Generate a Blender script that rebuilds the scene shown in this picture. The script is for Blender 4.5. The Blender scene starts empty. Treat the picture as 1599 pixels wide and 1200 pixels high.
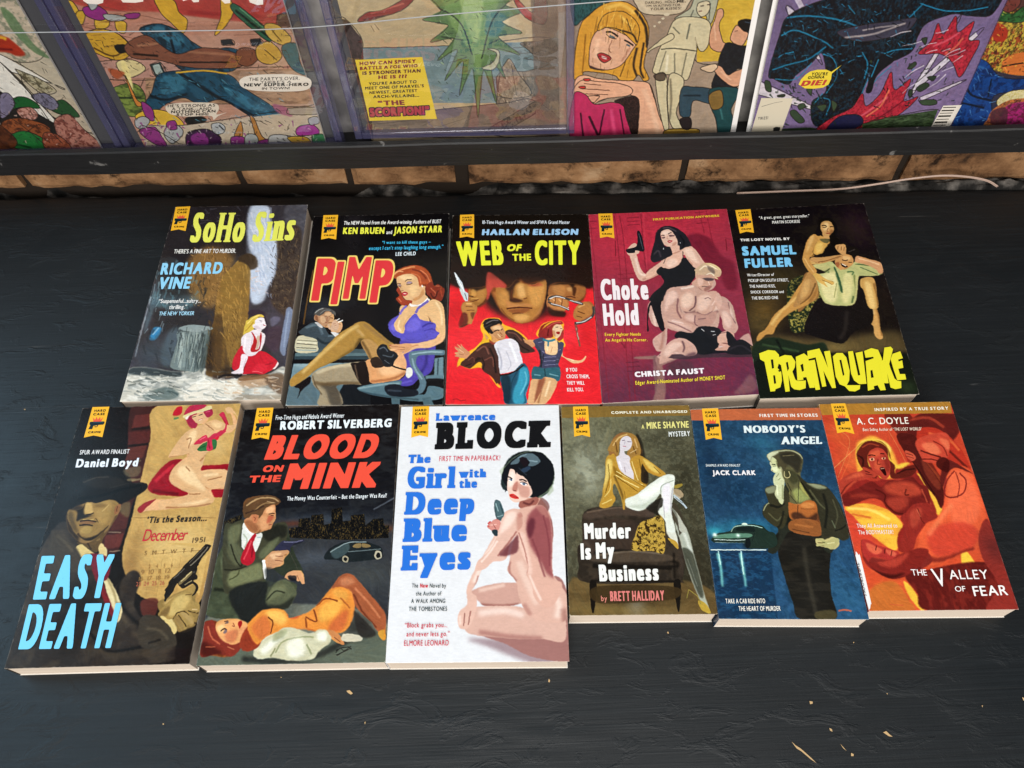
import bpy, bmesh, math, random
import numpy as np
from mathutils import Vector
from mathutils.geometry import tessellate_polygon

S = bpy.context.scene
COL = S.collection
PH_W, PH_H = 1599.0, 1200.0

# ------------------------------------------------------------------ camera, light, exposure
FOC, PITCH, ROLL, CAM_H = 1306.1, math.radians(59.09), math.radians(-2.17), 0.600
ZC = 0.021                                  # height of the book covers above the table
_fw = np.array([0, math.cos(PITCH), -math.sin(PITCH)])
_rt = np.array([1.0, 0, 0]); _up = np.cross(_rt, _fw)
RT = math.cos(ROLL) * _rt + math.sin(ROLL) * _up
UP = -math.sin(ROLL) * _rt + math.cos(ROLL) * _up
CAM = np.array([0, 0, CAM_H + ZC])
cd = bpy.data.cameras.new('camera')
co = bpy.data.objects.new('camera', cd); COL.objects.link(co)
from mathutils import Matrix
co.matrix_world = Matrix(((RT[0], UP[0], -_fw[0], CAM[0]), (RT[1], UP[1], -_fw[1], CAM[1]), (RT[2], UP[2], -_fw[2], CAM[2]), (0, 0, 0, 1)))
cd.sensor_width = 36.0; cd.lens = 36.0 * FOC / PH_W
cd.clip_start = 0.02; cd.clip_end = 50
S.camera = co

w = bpy.data.worlds.new('World'); S.world = w; w.use_nodes = True
bg = w.node_tree.nodes['Background']
bg.inputs[0].default_value = (0.62, 0.74, 0.86, 1); bg.inputs[1].default_value = 0.10

def area(name, loc, aim, sx, sy, power, col):
    l = bpy.data.lights.new(name, 'AREA'); l.shape = 'RECTANGLE'; l.size = sx; l.size_y = sy
    l.energy = power; l.color = col
    o = bpy.data.objects.new(name, l); COL.objects.link(o); o.location = loc
    o.rotation_euler = (Vector(aim) - Vector(loc)).to_track_quat('-Z', 'Y').to_euler()
    return o
area('shopfront_light', (0.2, -2.3, 1.45), (0, 0.45, 0.05), 3.0, 1.6, 128, (1.0, 0.96, 0.91))
area('ceiling_light', (0.0, -0.5, 2.3), (0, 0.35, 0), 1.6, 1.2, 34, (1.0, 0.97, 0.93))
area('window_light', (-2.3, 1.0, 1.9), (-0.1, 0.2, 0), 1.5, 1.5, 44, (0.50, 0.78, 1.0))

S.view_settings.view_transform = 'Standard'; S.view_settings.look = 'None'
S.view_settings.exposure = 0.0; S.view_settings.gamma = 1.0; S.view_settings.use_curve_mapping = False
S.cycles.use_denoising = True
S.cycles.max_bounces = 8; S.cycles.transparent_max_bounces = 12

# ------------------------------------------------------------------ projection of photograph pixels
def ray(px):
    px = np.atleast_2d(np.asarray(px, float))
    return _fw + ((px[:, 0] - PH_W / 2) / FOC)[:, None] * RT - ((px[:, 1] - PH_H / 2) / FOC)[:, None] * UP
def on_z(px, z):
    d = ray(px); t = (np.asarray(z) - CAM[2]) / d[:, 2]
    return CAM + t[:, None] * d
def on_plane(px, P0, n):
    d = ray(px); t = ((P0 - CAM) @ n) / (d @ n)
    return CAM + t[:, None] * d
def homog(src, dst):
    A = []
    for (x, y), (u, v) in zip(src, dst):
        A.append([x, y, 1, 0, 0, 0, -u * x, -u * y, -u]); A.append([0, 0, 0, x, y, 1, -v * x, -v * y, -v])
    return np.linalg.svd(np.array(A, float))[2][-1].reshape(3, 3)
def happly(Hm, p):
    p = np.atleast_2d(np.asarray(p, float)); q = np.c_[p, np.ones(len(p))] @ Hm.T
    return q[:, :2] / q[:, 2:]

# ------------------------------------------------------------------ small helpers
def lin(h):
    h = h.lstrip('#')
    if len(h) == 3: h = ''.join(c * 2 for c in h)
    v = np.array([int(h[i:i + 2], 16) for i in (0, 2, 4)]) / 255.0
    return np.where(v <= 0.04045, v / 12.92, ((v + 0.055) / 1.055) ** 2.4)
def enc(v):
    v = np.clip(v, 0, 1); return np.where(v <= 0.0031308, v * 12.92, 1.055 * v ** (1 / 2.4) - 0.055)
def srgb(h):
    h = h.lstrip('#')
    if len(h) == 3: h = ''.join(c * 2 for c in h)
    return np.array([int(h[i:i + 2], 16) for i in (0, 2, 4)]) / 255.0
def dec(v):
    v = np.clip(v, 0, 1); return np.where(v <= 0.04045, v / 12.92, ((v + 0.055) / 1.055) ** 2.4)

def noise2(h, w_, cell, seed, ax=1.0):
    """smooth value noise of h x w_ samples; ax stretches it sideways"""
    r = np.random.RandomState(seed)
    gy, gx = int(h / cell) + 4, int(w_ / (cell * ax)) + 4
    g = r.rand(gy, gx)
    y = np.arange(h) / cell; x = np.arange(w_) / (cell * ax)
    yi = y.astype(int); xi = x.astype(int)
    fy = y - yi; fx = x - xi; fy = (fy * fy * (3 - 2 * fy))[:, None]; fx = fx * fx * (3 - 2 * fx)
    a = g[np.ix_(yi, xi)] * (1 - fx) + g[np.ix_(yi, xi + 1)] * fx
    b = g[np.ix_(yi + 1, xi)] * (1 - fx) + g[np.ix_(yi + 1, xi + 1)] * fx
    return a * (1 - fy) + b * fy
def blur(m, s):
    if s < 0.3: return m
    r = max(1, int(s * 2.6)); k = np.exp(-0.5 * (np.arange(-r, r + 1) / s) ** 2); k /= k.sum()
    p = np.pad(m, r, mode='edge')
    p = sum(k[i] * p[i:i + m.shape[0], :] for i in range(2 * r + 1))
    return sum(k[i] * p[:, i:i + m.shape[1]] for i in range(2 * r + 1))
def spline(p, closed, n=6):
    p = np.asarray(p, float)
    if len(p) < 3: return p
    q = np.vstack([p[-1:], p, p[:2]]) if closed else np.vstack([2 * p[:1] - p[1:2], p, 2 * p[-1:] - p[-2:-1]])
    out = []; t = np.linspace(0, 1, n, endpoint=False)[:, None]
    for i in range(len(q) - 3):
        a, b, c, d = q[i:i + 4]
        out.append(0.5 * (2 * b + (c - a) * t + (2 * a - 5 * b + 4 * c - d) * t ** 2 + (3 * b - a - 3 * c + d) * t ** 3))
    r = np.vstack(out)
    return r if closed else np.vstack([r, p[-1:]])

# ------------------------------------------------------------------ the painter: print colours of a cover, point by point
class Canvas:
    def __init__(s, w_, h, to_uv, scale):
        s.w, s.h, s.to_uv, s.sc = w_, h, to_uv, scale
        s.im = np.zeros((h, w_, 3)); s.clip = None; s.outline = None; s.k = .55
    def pt(s, p): return s.to_uv(np.asarray(p, float)) * np.array([s.w, s.h])
    def fill(s, poly, soft):
        """anti-aliased coverage of a polygon (raster coordinates)"""
        x0, y0 = np.floor(poly.min(0)).astype(int) - 2 - int(soft * 3); x1, y1 = np.ceil(poly.max(0)).astype(int) + 3 + int(soft * 3)
        x0, y0 = max(x0, 0), max(y0, 0); x1, y1 = min(x1, s.w), min(y1, s.h)
        if x1 <= x0 or y1 <= y0: return None
        SSS = 3
        ys = (np.arange((y1 - y0) * SSS) + 0.5) / SSS + y0
        xs = (np.arange((x1 - x0) * SSS) + 0.5) / SSS + x0
        cnt = np.zeros((len(ys), len(xs) + 1), np.int32)
        a = poly; b = np.roll(poly, -1, 0)
        for (ax, ay), (bx, by) in zip(a, b):
            if ay == by: continue
            lo, hi = (ay, by) if ay < by else (by, ay)
            i0, i1 = np.searchsorted(ys, [lo, hi])
            if i1 <= i0: continue
            xx = ax + (ys[i0:i1] - ay) * (bx - ax) / (by - ay)
            k = np.searchsorted(xs, xx)
            np.add.at(cnt, (np.arange(i0, i1), k), 1)
        m = (np.cumsum(cnt, 1)[:, :-1] % 2).astype(float)
        m = m.reshape(y1 - y0, SSS, x1 - x0, SSS).mean((1, 3))
        return (x0, y0, x1, y1), blur(m, soft)
    def put(s, box, m, c, clip):
        x0, y0, x1, y1 = box
        if clip and s.clip is not None: m = m * s.clip[y0:y1, x0:x1]
        s.im[y0:y1, x0:x1] += (c - s.im[y0:y1, x0:x1]) * m[..., None]
    def poly(s, pts, c, soft=0.0, a=1.0, clip=False, smooth=True):
        p = spline(pts, True) if smooth else np.asarray(pts, float)
        r = s.fill(s.pt(p), soft * s.sc * s.k)
        if r is None: return
        if not clip:
            s.clip = np.zeros((s.h, s.w)); x0, y0, x1, y1 = r[0]; s.clip[y0:y1, x0:x1] = r[1]
        s.put(r[0], r[1] * a, c, clip)
        if s.outline and not clip and a > .75 and soft < 4: s.line(np.vstack([p, p[:1]]), s.outline[0], s.outline[1], .4, .85)
    def line(s, pts, c, w_, soft=0.0, a=1.0, clip=False, w2=None):
        p = spline(pts, False) if len(pts) < 40 else np.asarray(pts, float); n = len(p)
        d = np.gradient(p, axis=0); d /= np.maximum(np.hypot(d[:, 0], d[:, 1]), 1e-6)[:, None]
        nn = np.c_[-d[:, 1], d[:, 0]]; t = np.linspace(0, 1, n)[:, None]
        ww = (w_ + ((w2 if w2 is not None else w_) - w_) * t) / 2
        q = np.vstack([p + nn * ww, (p - nn * ww)[::-1]])
        r = s.fill(s.pt(q), soft * s.sc * s.k)
        if r: s.put(r[0], np.clip(r[1], 0, 1) * a, c, clip)
    def blob(s, c, p, rx, ry, a=1.0, clip=False, rot=0.0):
        q = s.pt([p])[0]; rx *= s.sc; ry *= s.sc
        R = 2.6 * max(rx, ry); x0, x1 = int(max(q[0] - R, 0)), int(min(q[0] + R + 1, s.w)); y0, y1 = int(max(q[1] - R, 0)), int(min(q[1] + R + 1, s.h))
        if x1 <= x0 or y1 <= y0: return
        X, Y = np.meshgrid(np.arange(x0, x1) + .5 - q[0], np.arange(y0, y1) + .5 - q[1])
        cr, sr = math.cos(rot), math.sin(rot)
        m = np.exp(-(((X * cr + Y * sr) / rx) ** 2 + ((Y * cr - X * sr) / ry) ** 2))
        s.put((x0, y0, x1, y1), m * a, c, clip)
    def grad(s, p0, c0, p1, c1):
        q0, q1 = s.pt([p0, p1]); d = q1 - q0; X, Y = np.meshgrid(np.arange(s.w) + .5, np.arange(s.h) + .5)
        t = np.clip(((X - q0[0]) * d[0] + (Y - q0[1]) * d[1]) / (d @ d), 0, 1)[..., None]
        s.im[:] = c0 * (1 - t) + c1 * t
    def mott(s, c, a, cell, ax, seed, clip, box=None):
        cell = max(1.5, cell * s.sc)
        n = 0.6 * noise2(s.h, s.w, cell, seed, ax) + 0.4 * noise2(s.h, s.w, max(1.2, cell / 2.7), seed + 7, ax)
        s.put((0, 0, s.w, s.h), np.clip((n - 0.45) * 4, 0, 1) * a, c, clip)
    def finish(s, seed, amp=1.0, warp=0.9, brush=0.0):
        X, Y = np.meshgrid(np.arange(s.w, dtype=float), np.arange(s.h, dtype=float))
        if warp:
            X += (noise2(s.h, s.w, 5, seed) - .5) * 2 * warp * 1.5; Y += (noise2(s.h, s.w, 5, seed + 1) - .5) * 2 * warp * 1.5
        X = np.clip(X, 0, s.w - 1.001); Y = np.clip(Y, 0, s.h - 1.001)
        xi, yi = X.astype(int), Y.astype(int); fx, fy = (X - xi)[..., None], (Y - yi)[..., None]
        I = s.im
        I = (I[yi, xi] * (1 - fx) + I[yi, xi + 1] * fx) * (1 - fy) + (I[yi + 1, xi] * (1 - fx) + I[yi + 1, xi + 1] * fx) * fy
        if brush:
            # streaks of paint that follow the forms
            L = blur(I.mean(2), 2.0); gy, gx = np.gradient(L)
            jxx, jyy, jxy = blur(gx * gx, 4), blur(gy * gy, 4), blur(gx * gy, 4)
            big = (noise2(s.h, s.w, 60, seed + 31) - .5) * 3
            wgt = np.clip(np.sqrt(jxx + jyy) * 60, 0, 1)
            th = (.5 * np.arctan2(2 * jxy, jxx - jyy) + math.pi / 2) * wgt + (big + .6) * (1 - wgt)
            tx, ty = np.cos(th), np.sin(th); Yg, Xg = np.mgrid[0:s.h, 0:s.w].astype(float)
            def lic(cell, ln, sd):
                N = noise2(s.h, s.w, cell, sd); acc = np.zeros_like(N)
                for d in np.linspace(-ln, ln, 13):
                    acc += N[np.clip((Yg + ty * d).round().astype(int), 0, s.h - 1), np.clip((Xg + tx * d).round().astype(int), 0, s.w - 1)]
                acc -= acc.mean(); return acc / (acc.std() + 1e-6)
            s1, s2, s3 = lic(2.2, 9, seed + 41), lic(4.5, 14, seed + 42), lic(3.5, 12, seed + 43)
            lum = I.mean(2); k_ = brush * np.clip(1.15 - lum, .12, 1)
            m_ = np.clip(s1 * .5 + s2 * .6, -2, 2) * .085 * k_
            I = I * (1 + m_[..., None]) + m_[..., None] * .05
            I = I * (1 + np.clip(s3, -2, 2)[..., None] * .030 * k_[..., None] * np.array([1, .1, -1]))
        n = (noise2(s.h, s.w, 3, seed + 2, 2.5) - .5) * .5 + (noise2(s.h, s.w, 2, seed + 3) - .5) * .3 + (noise2(s.h, s.w, 14, seed + 4) - .5) * .35
        I = I * (1 + 0.22 * amp * n[..., None]) + 0.012 * amp * n[..., None]
        for ch in range(3):                                                # crisp brush edges
            I[..., ch] += .38 * (I[..., ch] - blur(I[..., ch], 1.6))
        s.im = np.clip(I, 0, 1)

def run_art(cv, src, off, sc):
    """reads one drawing command per line; points are pixels of an enlarged view of the photograph"""
    f = lambda t: np.array([[float(a) for a in q.split(',')] for q in t]) * sc + off
    base = cv.sc; cv.sc = base * sc
    for ln in src.strip().splitlines():
        ln = ln.split('#')[0].strip()
        if not ln: continue
        head, _, pts = ln.partition('|'); h = head.split(); k = h[0]; clip = k[0] == '.'; k = k.lstrip('.')
        P = f(pts.split()) if pts.strip() and k != 'N' else None
        num = [x for x in h[2:]]
        g = lambda i, d: float(num[i]) if len(num) > i else d
        if k == 'F': off = np.array([float(h[1]), float(h[2])]); sc = float(h[3]); cv.sc = base * sc; continue
        c = srgb(h[1]) if len(h) > 1 and k != 'G' else None
        if k in 'PQ': cv.poly(P, c, g(0, 0), g(1, 1), clip, k == 'P')
        elif k == 'L':
            w0 = num[0].split('-'); cv.line(P, c, float(w0[0]) * sc, g(1, 0), g(2, 1), clip, float(w0[1]) * sc if len(w0) > 1 else None)
        elif k == 'B':
            cv.blob(c, f([h[2]])[0], g(1, 20), g(2, g(1, 20)), g(3, 1), clip, math.radians(g(4, 0)))
        elif k == 'G': cv.grad(f([h[1]])[0], srgb(h[2]), f([h[3]])[0], srgb(h[4]))
        elif k == 'H':                                    # scatter of short ink or paint strokes inside a box: count, length, width, angle, spread, seed
            r = np.random.RandomState(int(g(5, 1))); x0, y0, x1, y1 = P.ravel()[:4] if len(P) == 2 else (*P.min(0), *P.max(0))
            for _ in range(int(num[0])):
                a = math.radians(g(3, 0) + (r.rand() - .5) * 2 * g(4, 20)); q = np.array([x0 + (x1 - x0) * r.rand(), y0 + (y1 - y0) * r.rand()]); d = np.array([math.cos(a), math.sin(a)]) * g(1, 20) * sc * (.4 + .8 * r.rand()) / 2
                cv.line(np.array([q - d, q + np.array([d[1], -d[0]]) * .25 * (r.rand() - .5), q + d]), c, g(2, 3) * sc * (.7 + .6 * r.rand()), .8, g(6, .75), clip, .4 * g(2, 3) * sc)
        elif k == 'N': cv.mott(c, g(0, .5), g(1, 30), g(2, 1), int(g(3, 1)), clip)
    cv.sc = base

# ------------------------------------------------------------------ lettering: outlines of the built-in typeface, fattened, squeezed and filled
_gl = {}
def glyph(ch):
    if ch not in _gl:
        cu = bpy.data.curves.new('g', 'FONT'); cu.body = ch; cu.fill_mode = 'NONE'
        o = bpy.data.objects.new('g', cu); COL.objects.link(o)
        c2 = o.to_curve(bpy.context.evaluated_depsgraph_get())
        sp = []
        for q in c2.splines:
            b = q.bezier_points; P = []
            n = len(b)
            for i in range(n):
                a, d = b[i], b[(i + 1) % n]
                p0, p1, p2, p3 = [np.array(v[:2]) for v in (a.co, a.handle_right, d.handle_left, d.co)]
                cr = lambda a_, b_: abs(a_[0] * b_[1] - a_[1] * b_[0])
                straight = cr(p1 - p0, p3 - p0) < 1e-5 and cr(p2 - p0, p3 - p0) < 1e-5
                m = 1 if straight else 5
                for j in range(m):
                    t = j / m; P.append((1 - t) ** 3 * p0 + 3 * (1 - t) ** 2 * t * p1 + 3 * (1 - t) * t * t * p2 + t ** 3 * p3)
            sp.append(np.array(P))
        o.to_curve_clear(); bpy.data.objects.remove(o); bpy.data.curves.remove(cu)
        allp = np.vstack(sp) if sp else None
        if sp:
            x0, x1 = allp[:, 0].min(), allp[:, 0].max()
            _gl[ch] = ([q - [x0, 0] for q in sp], x1 - x0)
        else: _gl[ch] = ([], 0.16)
    return _gl[ch]
CAPH = 0.682

def grow(m, rx, ry):
    """widens a coverage mask by rx, ry cells (fractions allowed), keeping corners square"""
    for ax, r in ((1, rx), (0, ry)):
        if r <= 0: continue
        n = int(r); fr = r - n
        def mx(a, k):
            o = a.copy()
            for d in range(1, k + 1):
                s1 = np.zeros_like(a); s2 = np.zeros_like(a)
                if ax: s1[:, d:] = a[:, :-d]; s2[:, :-d] = a[:, d:]
                else: s1[d:] = a[:-d]; s2[:-d] = a[d:]
                o = np.maximum(o, np.maximum(s1, s2))
            return o
        a = mx(m, n); m = a if fr < 1e-3 else a * (1 - fr) + mx(m, n + 1) * fr
    return m
def mask_mesh(m):
    """marching squares: fills the area where the mask is above one half"""
    V, F, idx = [], [], {}
    def vert(x, y):
        k_ = (round(x, 3), round(y, 3))
        if k_ not in idx: idx[k_] = len(V); V.append(k_)
        return idx[k_]
    H_, W_ = m.shape; ins = m > .5
    a, b, c, d = ins[:-1, :-1], ins[:-1, 1:], ins[1:, 1:], ins[1:, :-1]
    full = a & b & c & d; part = (a | b | c | d) & ~full
    for y in range(H_ - 1):
        row = full[y]
        if row.any():
            e = np.diff(np.r_[0, row.astype(np.int8), 0]); s0 = np.where(e == 1)[0]; s1 = np.where(e == -1)[0]
            for p, q in zip(s0, s1):
                F.append((vert(p, y), vert(p, y + 1), vert(q, y + 1), vert(q, y)))
    for y, x in zip(*np.where(part)):
        cs = [(x, y), (x, y + 1), (x + 1, y + 1), (x + 1, y)]; vs = [m[q[1], q[0]] for q in cs]; P = []
        for i in range(4):
            j = (i + 1) % 4
            if vs[i] > .5: P.append(cs[i])
            if (vs[i] > .5) != (vs[j] > .5):
                t = (.5 - vs[i]) / (vs[j] - vs[i]); P.append((cs[i][0] + (cs[j][0] - cs[i][0]) * t, cs[i][1] + (cs[j][1] - cs[i][1]) * t))
        ids = []
        for q in P:
            k_ = vert(*q)
            if k_ not in ids: ids.append(k_)
        if len(ids) > 2: F.append(tuple(ids))
    return np.array(V, float), F
def lettering(text, aspect, w=.5, gap=0.10, serif=0.0, sth=0.03, by=None, space=0.30, res=26, out=0.0, soft=.45):
    """a line of text in a box of width aspect and cap height 1 -> mesh in unit coordinates, and optionally a mesh of its outline.
    w is the stem to counter ratio (weight), serif the slab length"""
    chars = [c for c in text if c != ' ']; n = len(chars); nsp = text.count(' ')
    nat = sum(glyph(c)[1] for c in chars)
    bk = max(0.0, (.37 * w - .098) / (2 * (1 + w)))                 # fattening per unit of squeeze
    lower = any(c.islower() for c in text)
    g0 = gap + 2 * bk + 1.3 * serif
    tot = nat + 2 * bk + 2 * serif + g0 * max(n - 1, 0) + nsp * (space - .0)
    xs = aspect * CAPH / tot * 1.0
    b = bk * xs
    if by is None: by = min(b * .75, .042 if not lower else .022)
    sc = res / (CAPH + 2 * by); xs *= (CAPH + 2 * by) / CAPH; b = bk * xs
    PADC = 6 + int(out * res * 1.2)
    up, dn = .30, .32
    Wc = int(aspect * res) + 2 * PADC + 2; Hc = int((CAPH + up + dn) * sc) + 2 * PADC
    Y0 = PADC + (CAPH + up) * sc                                     # row of the baseline
    m = np.zeros((Hc, Wc)); cv = Canvas(Wc, Hc, lambda p: p / np.array([Wc, Hc]), 1.0)
    x = (serif + bk) * xs
    for ch in text:
        if ch == ' ': x += space * xs; continue
        sp, gw = glyph(ch); polys = [q * [xs, 1] for q in sp]
        acc = np.zeros((Hc, Wc))
        for q in polys:
            r = cv.fill(np.c_[PADC + (q[:, 0] + x) * sc, Y0 - q[:, 1] * sc], 0)
            if r:
                (x0, y0, x1, y1), mm = r; acc[y0:y1, x0:x1] = np.abs(acc[y0:y1, x0:x1] - mm)
        m = np.maximum(m, acc)
        if serif:
            e = serif * xs
            for q in sp:
                for a in range(len(q)):
                    A, B_ = q[a], q[(a + 1) % len(q)]
                    if abs(A[1] - B_[1]) > 1e-4: continue
                    for lev, sg in ((0, 1), (CAPH, -1), (0.449, -1), (-0.209, 1)):
                        if abs(A[1] - lev) > 0.012: continue
                        l, r = sorted((A[0] * xs, B_[0] * xs)); L = abs(A[0] - B_[0])
                        if L < .02: continue
                        ya, yb = sorted((lev, lev + sg * sth)); R = []
                        if L < .17: R.append((l - e, r + (e if not (lev == .449 or (lev == CAPH and ch in 'lhkbd')) else 0), ya, yb))
                        elif ch in 'BDEFLPR': R.append((l - e, l + .02, ya, yb))
                        if L >= .17 and ch in 'TEFLZ':
                            vs = (-1,) if ch in 'TF' or lev > .1 else (1,)
                            for v in vs:
                                yy = sorted((lev, lev + v * .17)); R.append((r - .035, r, *yy))
                                if ch == 'T': R.append((l, l + .035, *yy))
                        for (xa, xb, ya_, yb_) in R:
                            rr = cv.fill(np.array([(PADC + (xa + x) * sc, Y0 - yb_ * sc), (PADC + (xb + x) * sc, Y0 - yb_ * sc), (PADC + (xb + x) * sc, Y0 - ya_ * sc), (PADC + (xa + x) * sc, Y0 - ya_ * sc)]), 0)
                            if rr: (x0, y0, x1, y1), mm = rr; m[y0:y1, x0:x1] = np.maximum(m[y0:y1, x0:x1], mm)
        x += (gw + g0) * xs
    m = grow(m, b * sc, by * sc)
    base = Y0 + by * sc
    def unit(V): return np.c_[(V[:, 0] - PADC) / (aspect * res), (base - V[:, 1]) / res]
    o = None
    if out:
        mo = blur(grow(m, out * res, out * res), .9); V, F = mask_mesh(mo); o = (unit(V), F)
    V, F = mask_mesh(blur(m, soft)); return unit(V), F, o

# ------------------------------------------------------------------ materials
def mat(name, color=(.5, .5, .5), rough=.5, spec=.5, attr=None, **kw):
    m = bpy.data.materials.new(name); m.use_nodes = True
    nt = m.node_tree; b = nt.nodes['Principled BSDF']
    b.inputs['Base Color'].default_value = (*color, 1); b.inputs['Roughness'].default_value = rough
    b.inputs['Specular IOR Level'].default_value = spec
    for k_, v in kw.items(): b.inputs[k_.replace('_', ' ')].default_value = v
    if attr:
        a = nt.nodes.new('ShaderNodeAttribute'); a.attribute_name = attr
        nt.links.new(a.outputs['Color'], b.inputs['Base Color'])
    return m, nt, b
def node(nt, t, **kw):
    n = nt.nodes.new(t)
    for k_, v in kw.items():
        if k_ in n.inputs.keys(): n.inputs[k_].default_value = v
        else: setattr(n, k_, v)
    return n
def ramp(nt, src, stops):
    r = nt.nodes.new('ShaderNodeValToRGB'); e = r.color_ramp.elements
    while len(e) < len(stops): e.new(0.5)
    for el, (p, c) in zip(e, stops):
        el.position = p; el.color = (*c, 1) if len(c) == 3 else c
    nt.links.new(src, r.inputs[0]); return r
def coords(nt, scale):
    t = node(nt, 'ShaderNodeTexCoord'); mp = node(nt, 'ShaderNodeMapping'); mp.inputs['Scale'].default_value = scale
    nt.links.new(t.outputs['Object'], mp.inputs[0]); return mp.outputs[0]
def bump(nt, b, src, strength, dist):
    n = node(nt, 'ShaderNodeBump'); n.inputs['Strength'].default_value = strength; n.inputs['Distance'].default_value = dist
    nt.links.new(src, n.inputs['Height']); nt.links.new(n.outputs[0], b.inputs['Normal']); return n

def cover_material(name, rough, spec, wrinkle):
    m, nt, b = mat(name, rough=rough, spec=spec, attr='art')
    n1 = node(nt, 'ShaderNodeTexNoise'); n1.inputs['Scale'].default_value = 1.0; n1.inputs['Detail'].default_value = 4
    nt.links.new(coords(nt, (420, 420, 420)), n1.inputs['Vector'])
    bump(nt, b, n1.outputs[0], wrinkle, 0.0004)
    n2 = node(nt, 'ShaderNodeTexNoise'); n2.inputs['Scale'].default_value = 1.0; n2.inputs['Detail'].default_value = 3
    nt.links.new(coords(nt, (40, 40, 40)), n2.inputs['Vector'])
    r = ramp(nt, n2.outputs[0], [(0.3, (rough * .8,) * 3), (0.75, (min(1, rough * 1.35),) * 3)])
    nt.links.new(r.outputs[0], b.inputs['Roughness'])
    return m
M_COVER = cover_material('laminated_cover', 0.22, 0.15, 0.05)
M_WRINK = cover_material('wrinkled_varnish', 0.20, 0.5, 0.22)
M_MATTE = cover_material('matte_cover', 0.36, 0.18, 0.05)
def page_material():
    m, nt, b = mat('page_edges', (.62, .54, .45), .8, .2)
    w1 = node(nt, 'ShaderNodeTexNoise'); w1.inputs['Scale'].default_value = 1; w1.inputs['Detail'].default_value = 3
    nt.links.new(coords(nt, (12, 12, 5200)), w1.inputs['Vector'])
    r = ramp(nt, w1.outputs[0], [(0.25, (.40, .32, .245)), (0.5, (.58, .49, .40)), (0.8, (.67, .59, .50))])
    nt.links.new(r.outputs[0], b.inputs['Base Color']); bump(nt, b, w1.outputs[0], .35, .0002)
    return m
M_PAGE = page_material()
M_SPINE = mat('spine_print', rough=.35, spec=.35, attr='art')[0]
M_WHITE = mat('card_white', (.66, .63, .58), .6, .3)[0]

# ------------------------------------------------------------------ objects
def link(name, V, F, material=None, parent=None, origin=(0, 0, 0), colors=None, smooth=False, matidx=None):
    me = bpy.data.meshes.new(name)
    V = np.asarray(V, float) - np.asarray(origin)
    me.from_pydata(V.tolist() if len(V) < 5000 else V.tolist(), [], F)
    if colors is not None:
        a = me.color_attributes.new('art', 'FLOAT_COLOR', 'POINT')
        a.data.foreach_set('color', np.c_[colors, np.ones(len(colors))].astype(np.float32).ravel())
    mats = material if isinstance(material, (list, tuple)) else [material]
    for m in mats:
        if m: me.materials.append(m)
    if matidx is not None: me.polygons.foreach_set('material_index', matidx)
    if smooth: me.polygons.foreach_set('use_smooth', [True] * len(me.polygons))
    me.update()
    o = bpy.data.objects.new(name, me); COL.objects.link(o)
    if parent: o.parent = parent
    else: o.location = origin
    return o
def empty(name, loc):
    o = bpy.data.objects.new(name, None); COL.objects.link(o); o.location = loc; o.empty_display_size = .02; return o
def tag(o, label=None, cat=None, group=None, kind=None):
    if label: o['label'] = label
    if cat: o['category'] = cat
    if group: o['group'] = group
    if kind: o['kind'] = kind
    return o
def prism(poly_top, poly_bot):
    """closed solid between two outlines with the same number of corners"""
    n = len(poly_top); V = np.vstack([poly_top, poly_bot])
    F = [tuple(range(n)), tuple(range(2 * n - 1, n - 1, -1))] + [(i, n + i, n + (i + 1) % n, (i + 1) % n) for i in range(n)]
    F = [F[0][::-1], F[1][::-1]] + [f for f in F[2:]]
    return V, F
def box(x0, x1, y0, y1, z0, z1):
    b = [(x0, y0), (x1, y0), (x1, y1), (x0, y1)]
    return prism(np.array([(x, y, z1) for x, y in b][::-1]), np.array([(x, y, z0) for x, y in b][::-1]))

class Sheet:
    """gathers the printed sheet: a fine grid that carries the painting and flat ink shapes for lettering and emblems"""
    def __init__(s, to_world, nrm): s.tw, s.n = to_world, nrm; s.V, s.F, s.C, s.k = [], [], [], 0; s.lay = 0
    def add(s, px, F, c, lift):
        s.V.append((px, lift)); s.F += [tuple(i + s.k for i in f) for f in F]; s.C.append(np.tile(dec(c) * INK, (len(px), 1))); s.k += len(px)
    def shape(s, px, c):
        s.lay += 1; px = np.asarray(px, float)
        t = tessellate_polygon([[Vector((x, y, 0)) for x, y in px]])
        s.add(px, [tuple(q) for q in t], c, np.full(len(px), 8e-5 + 2.2e-5 * s.lay))
    def text(s, txt, p0, p1, p2, c, **kw):
        s.lay += 1
        p0, p1, p2 = [np.asarray(q, float) for q in (p0, p1, p2)]
        outc = kw.pop('outc', None); kw.pop('k', None); bo = kw.pop('bold', None)
        if bo is not None: kw.setdefault('w', .25 + 12 * bo)
        ex = p1 - p0; up = p2 - p0
        e = ex / np.hypot(*ex); hh = abs(up @ np.array([e[1], -e[0]]))
        kw.setdefault('res', int(np.clip(hh * 2.2, 20, 56)))
        U, F, o = lettering(txt, np.hypot(*ex) / hh, **kw)
        if o:
            s.add(p0 + o[0][:, :1] * ex + o[0][:, 1:] * up, o[1], outc, np.full(len(o[0]), 8e-5 + 2.2e-5 * s.lay)); s.lay += 1
        s.add(p0 + U[:, :1] * ex + U[:, 1:] * up, F, c, np.full(len(U), 8e-5 + 2.2e-5 * s.lay))
INK = 0.92

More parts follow.
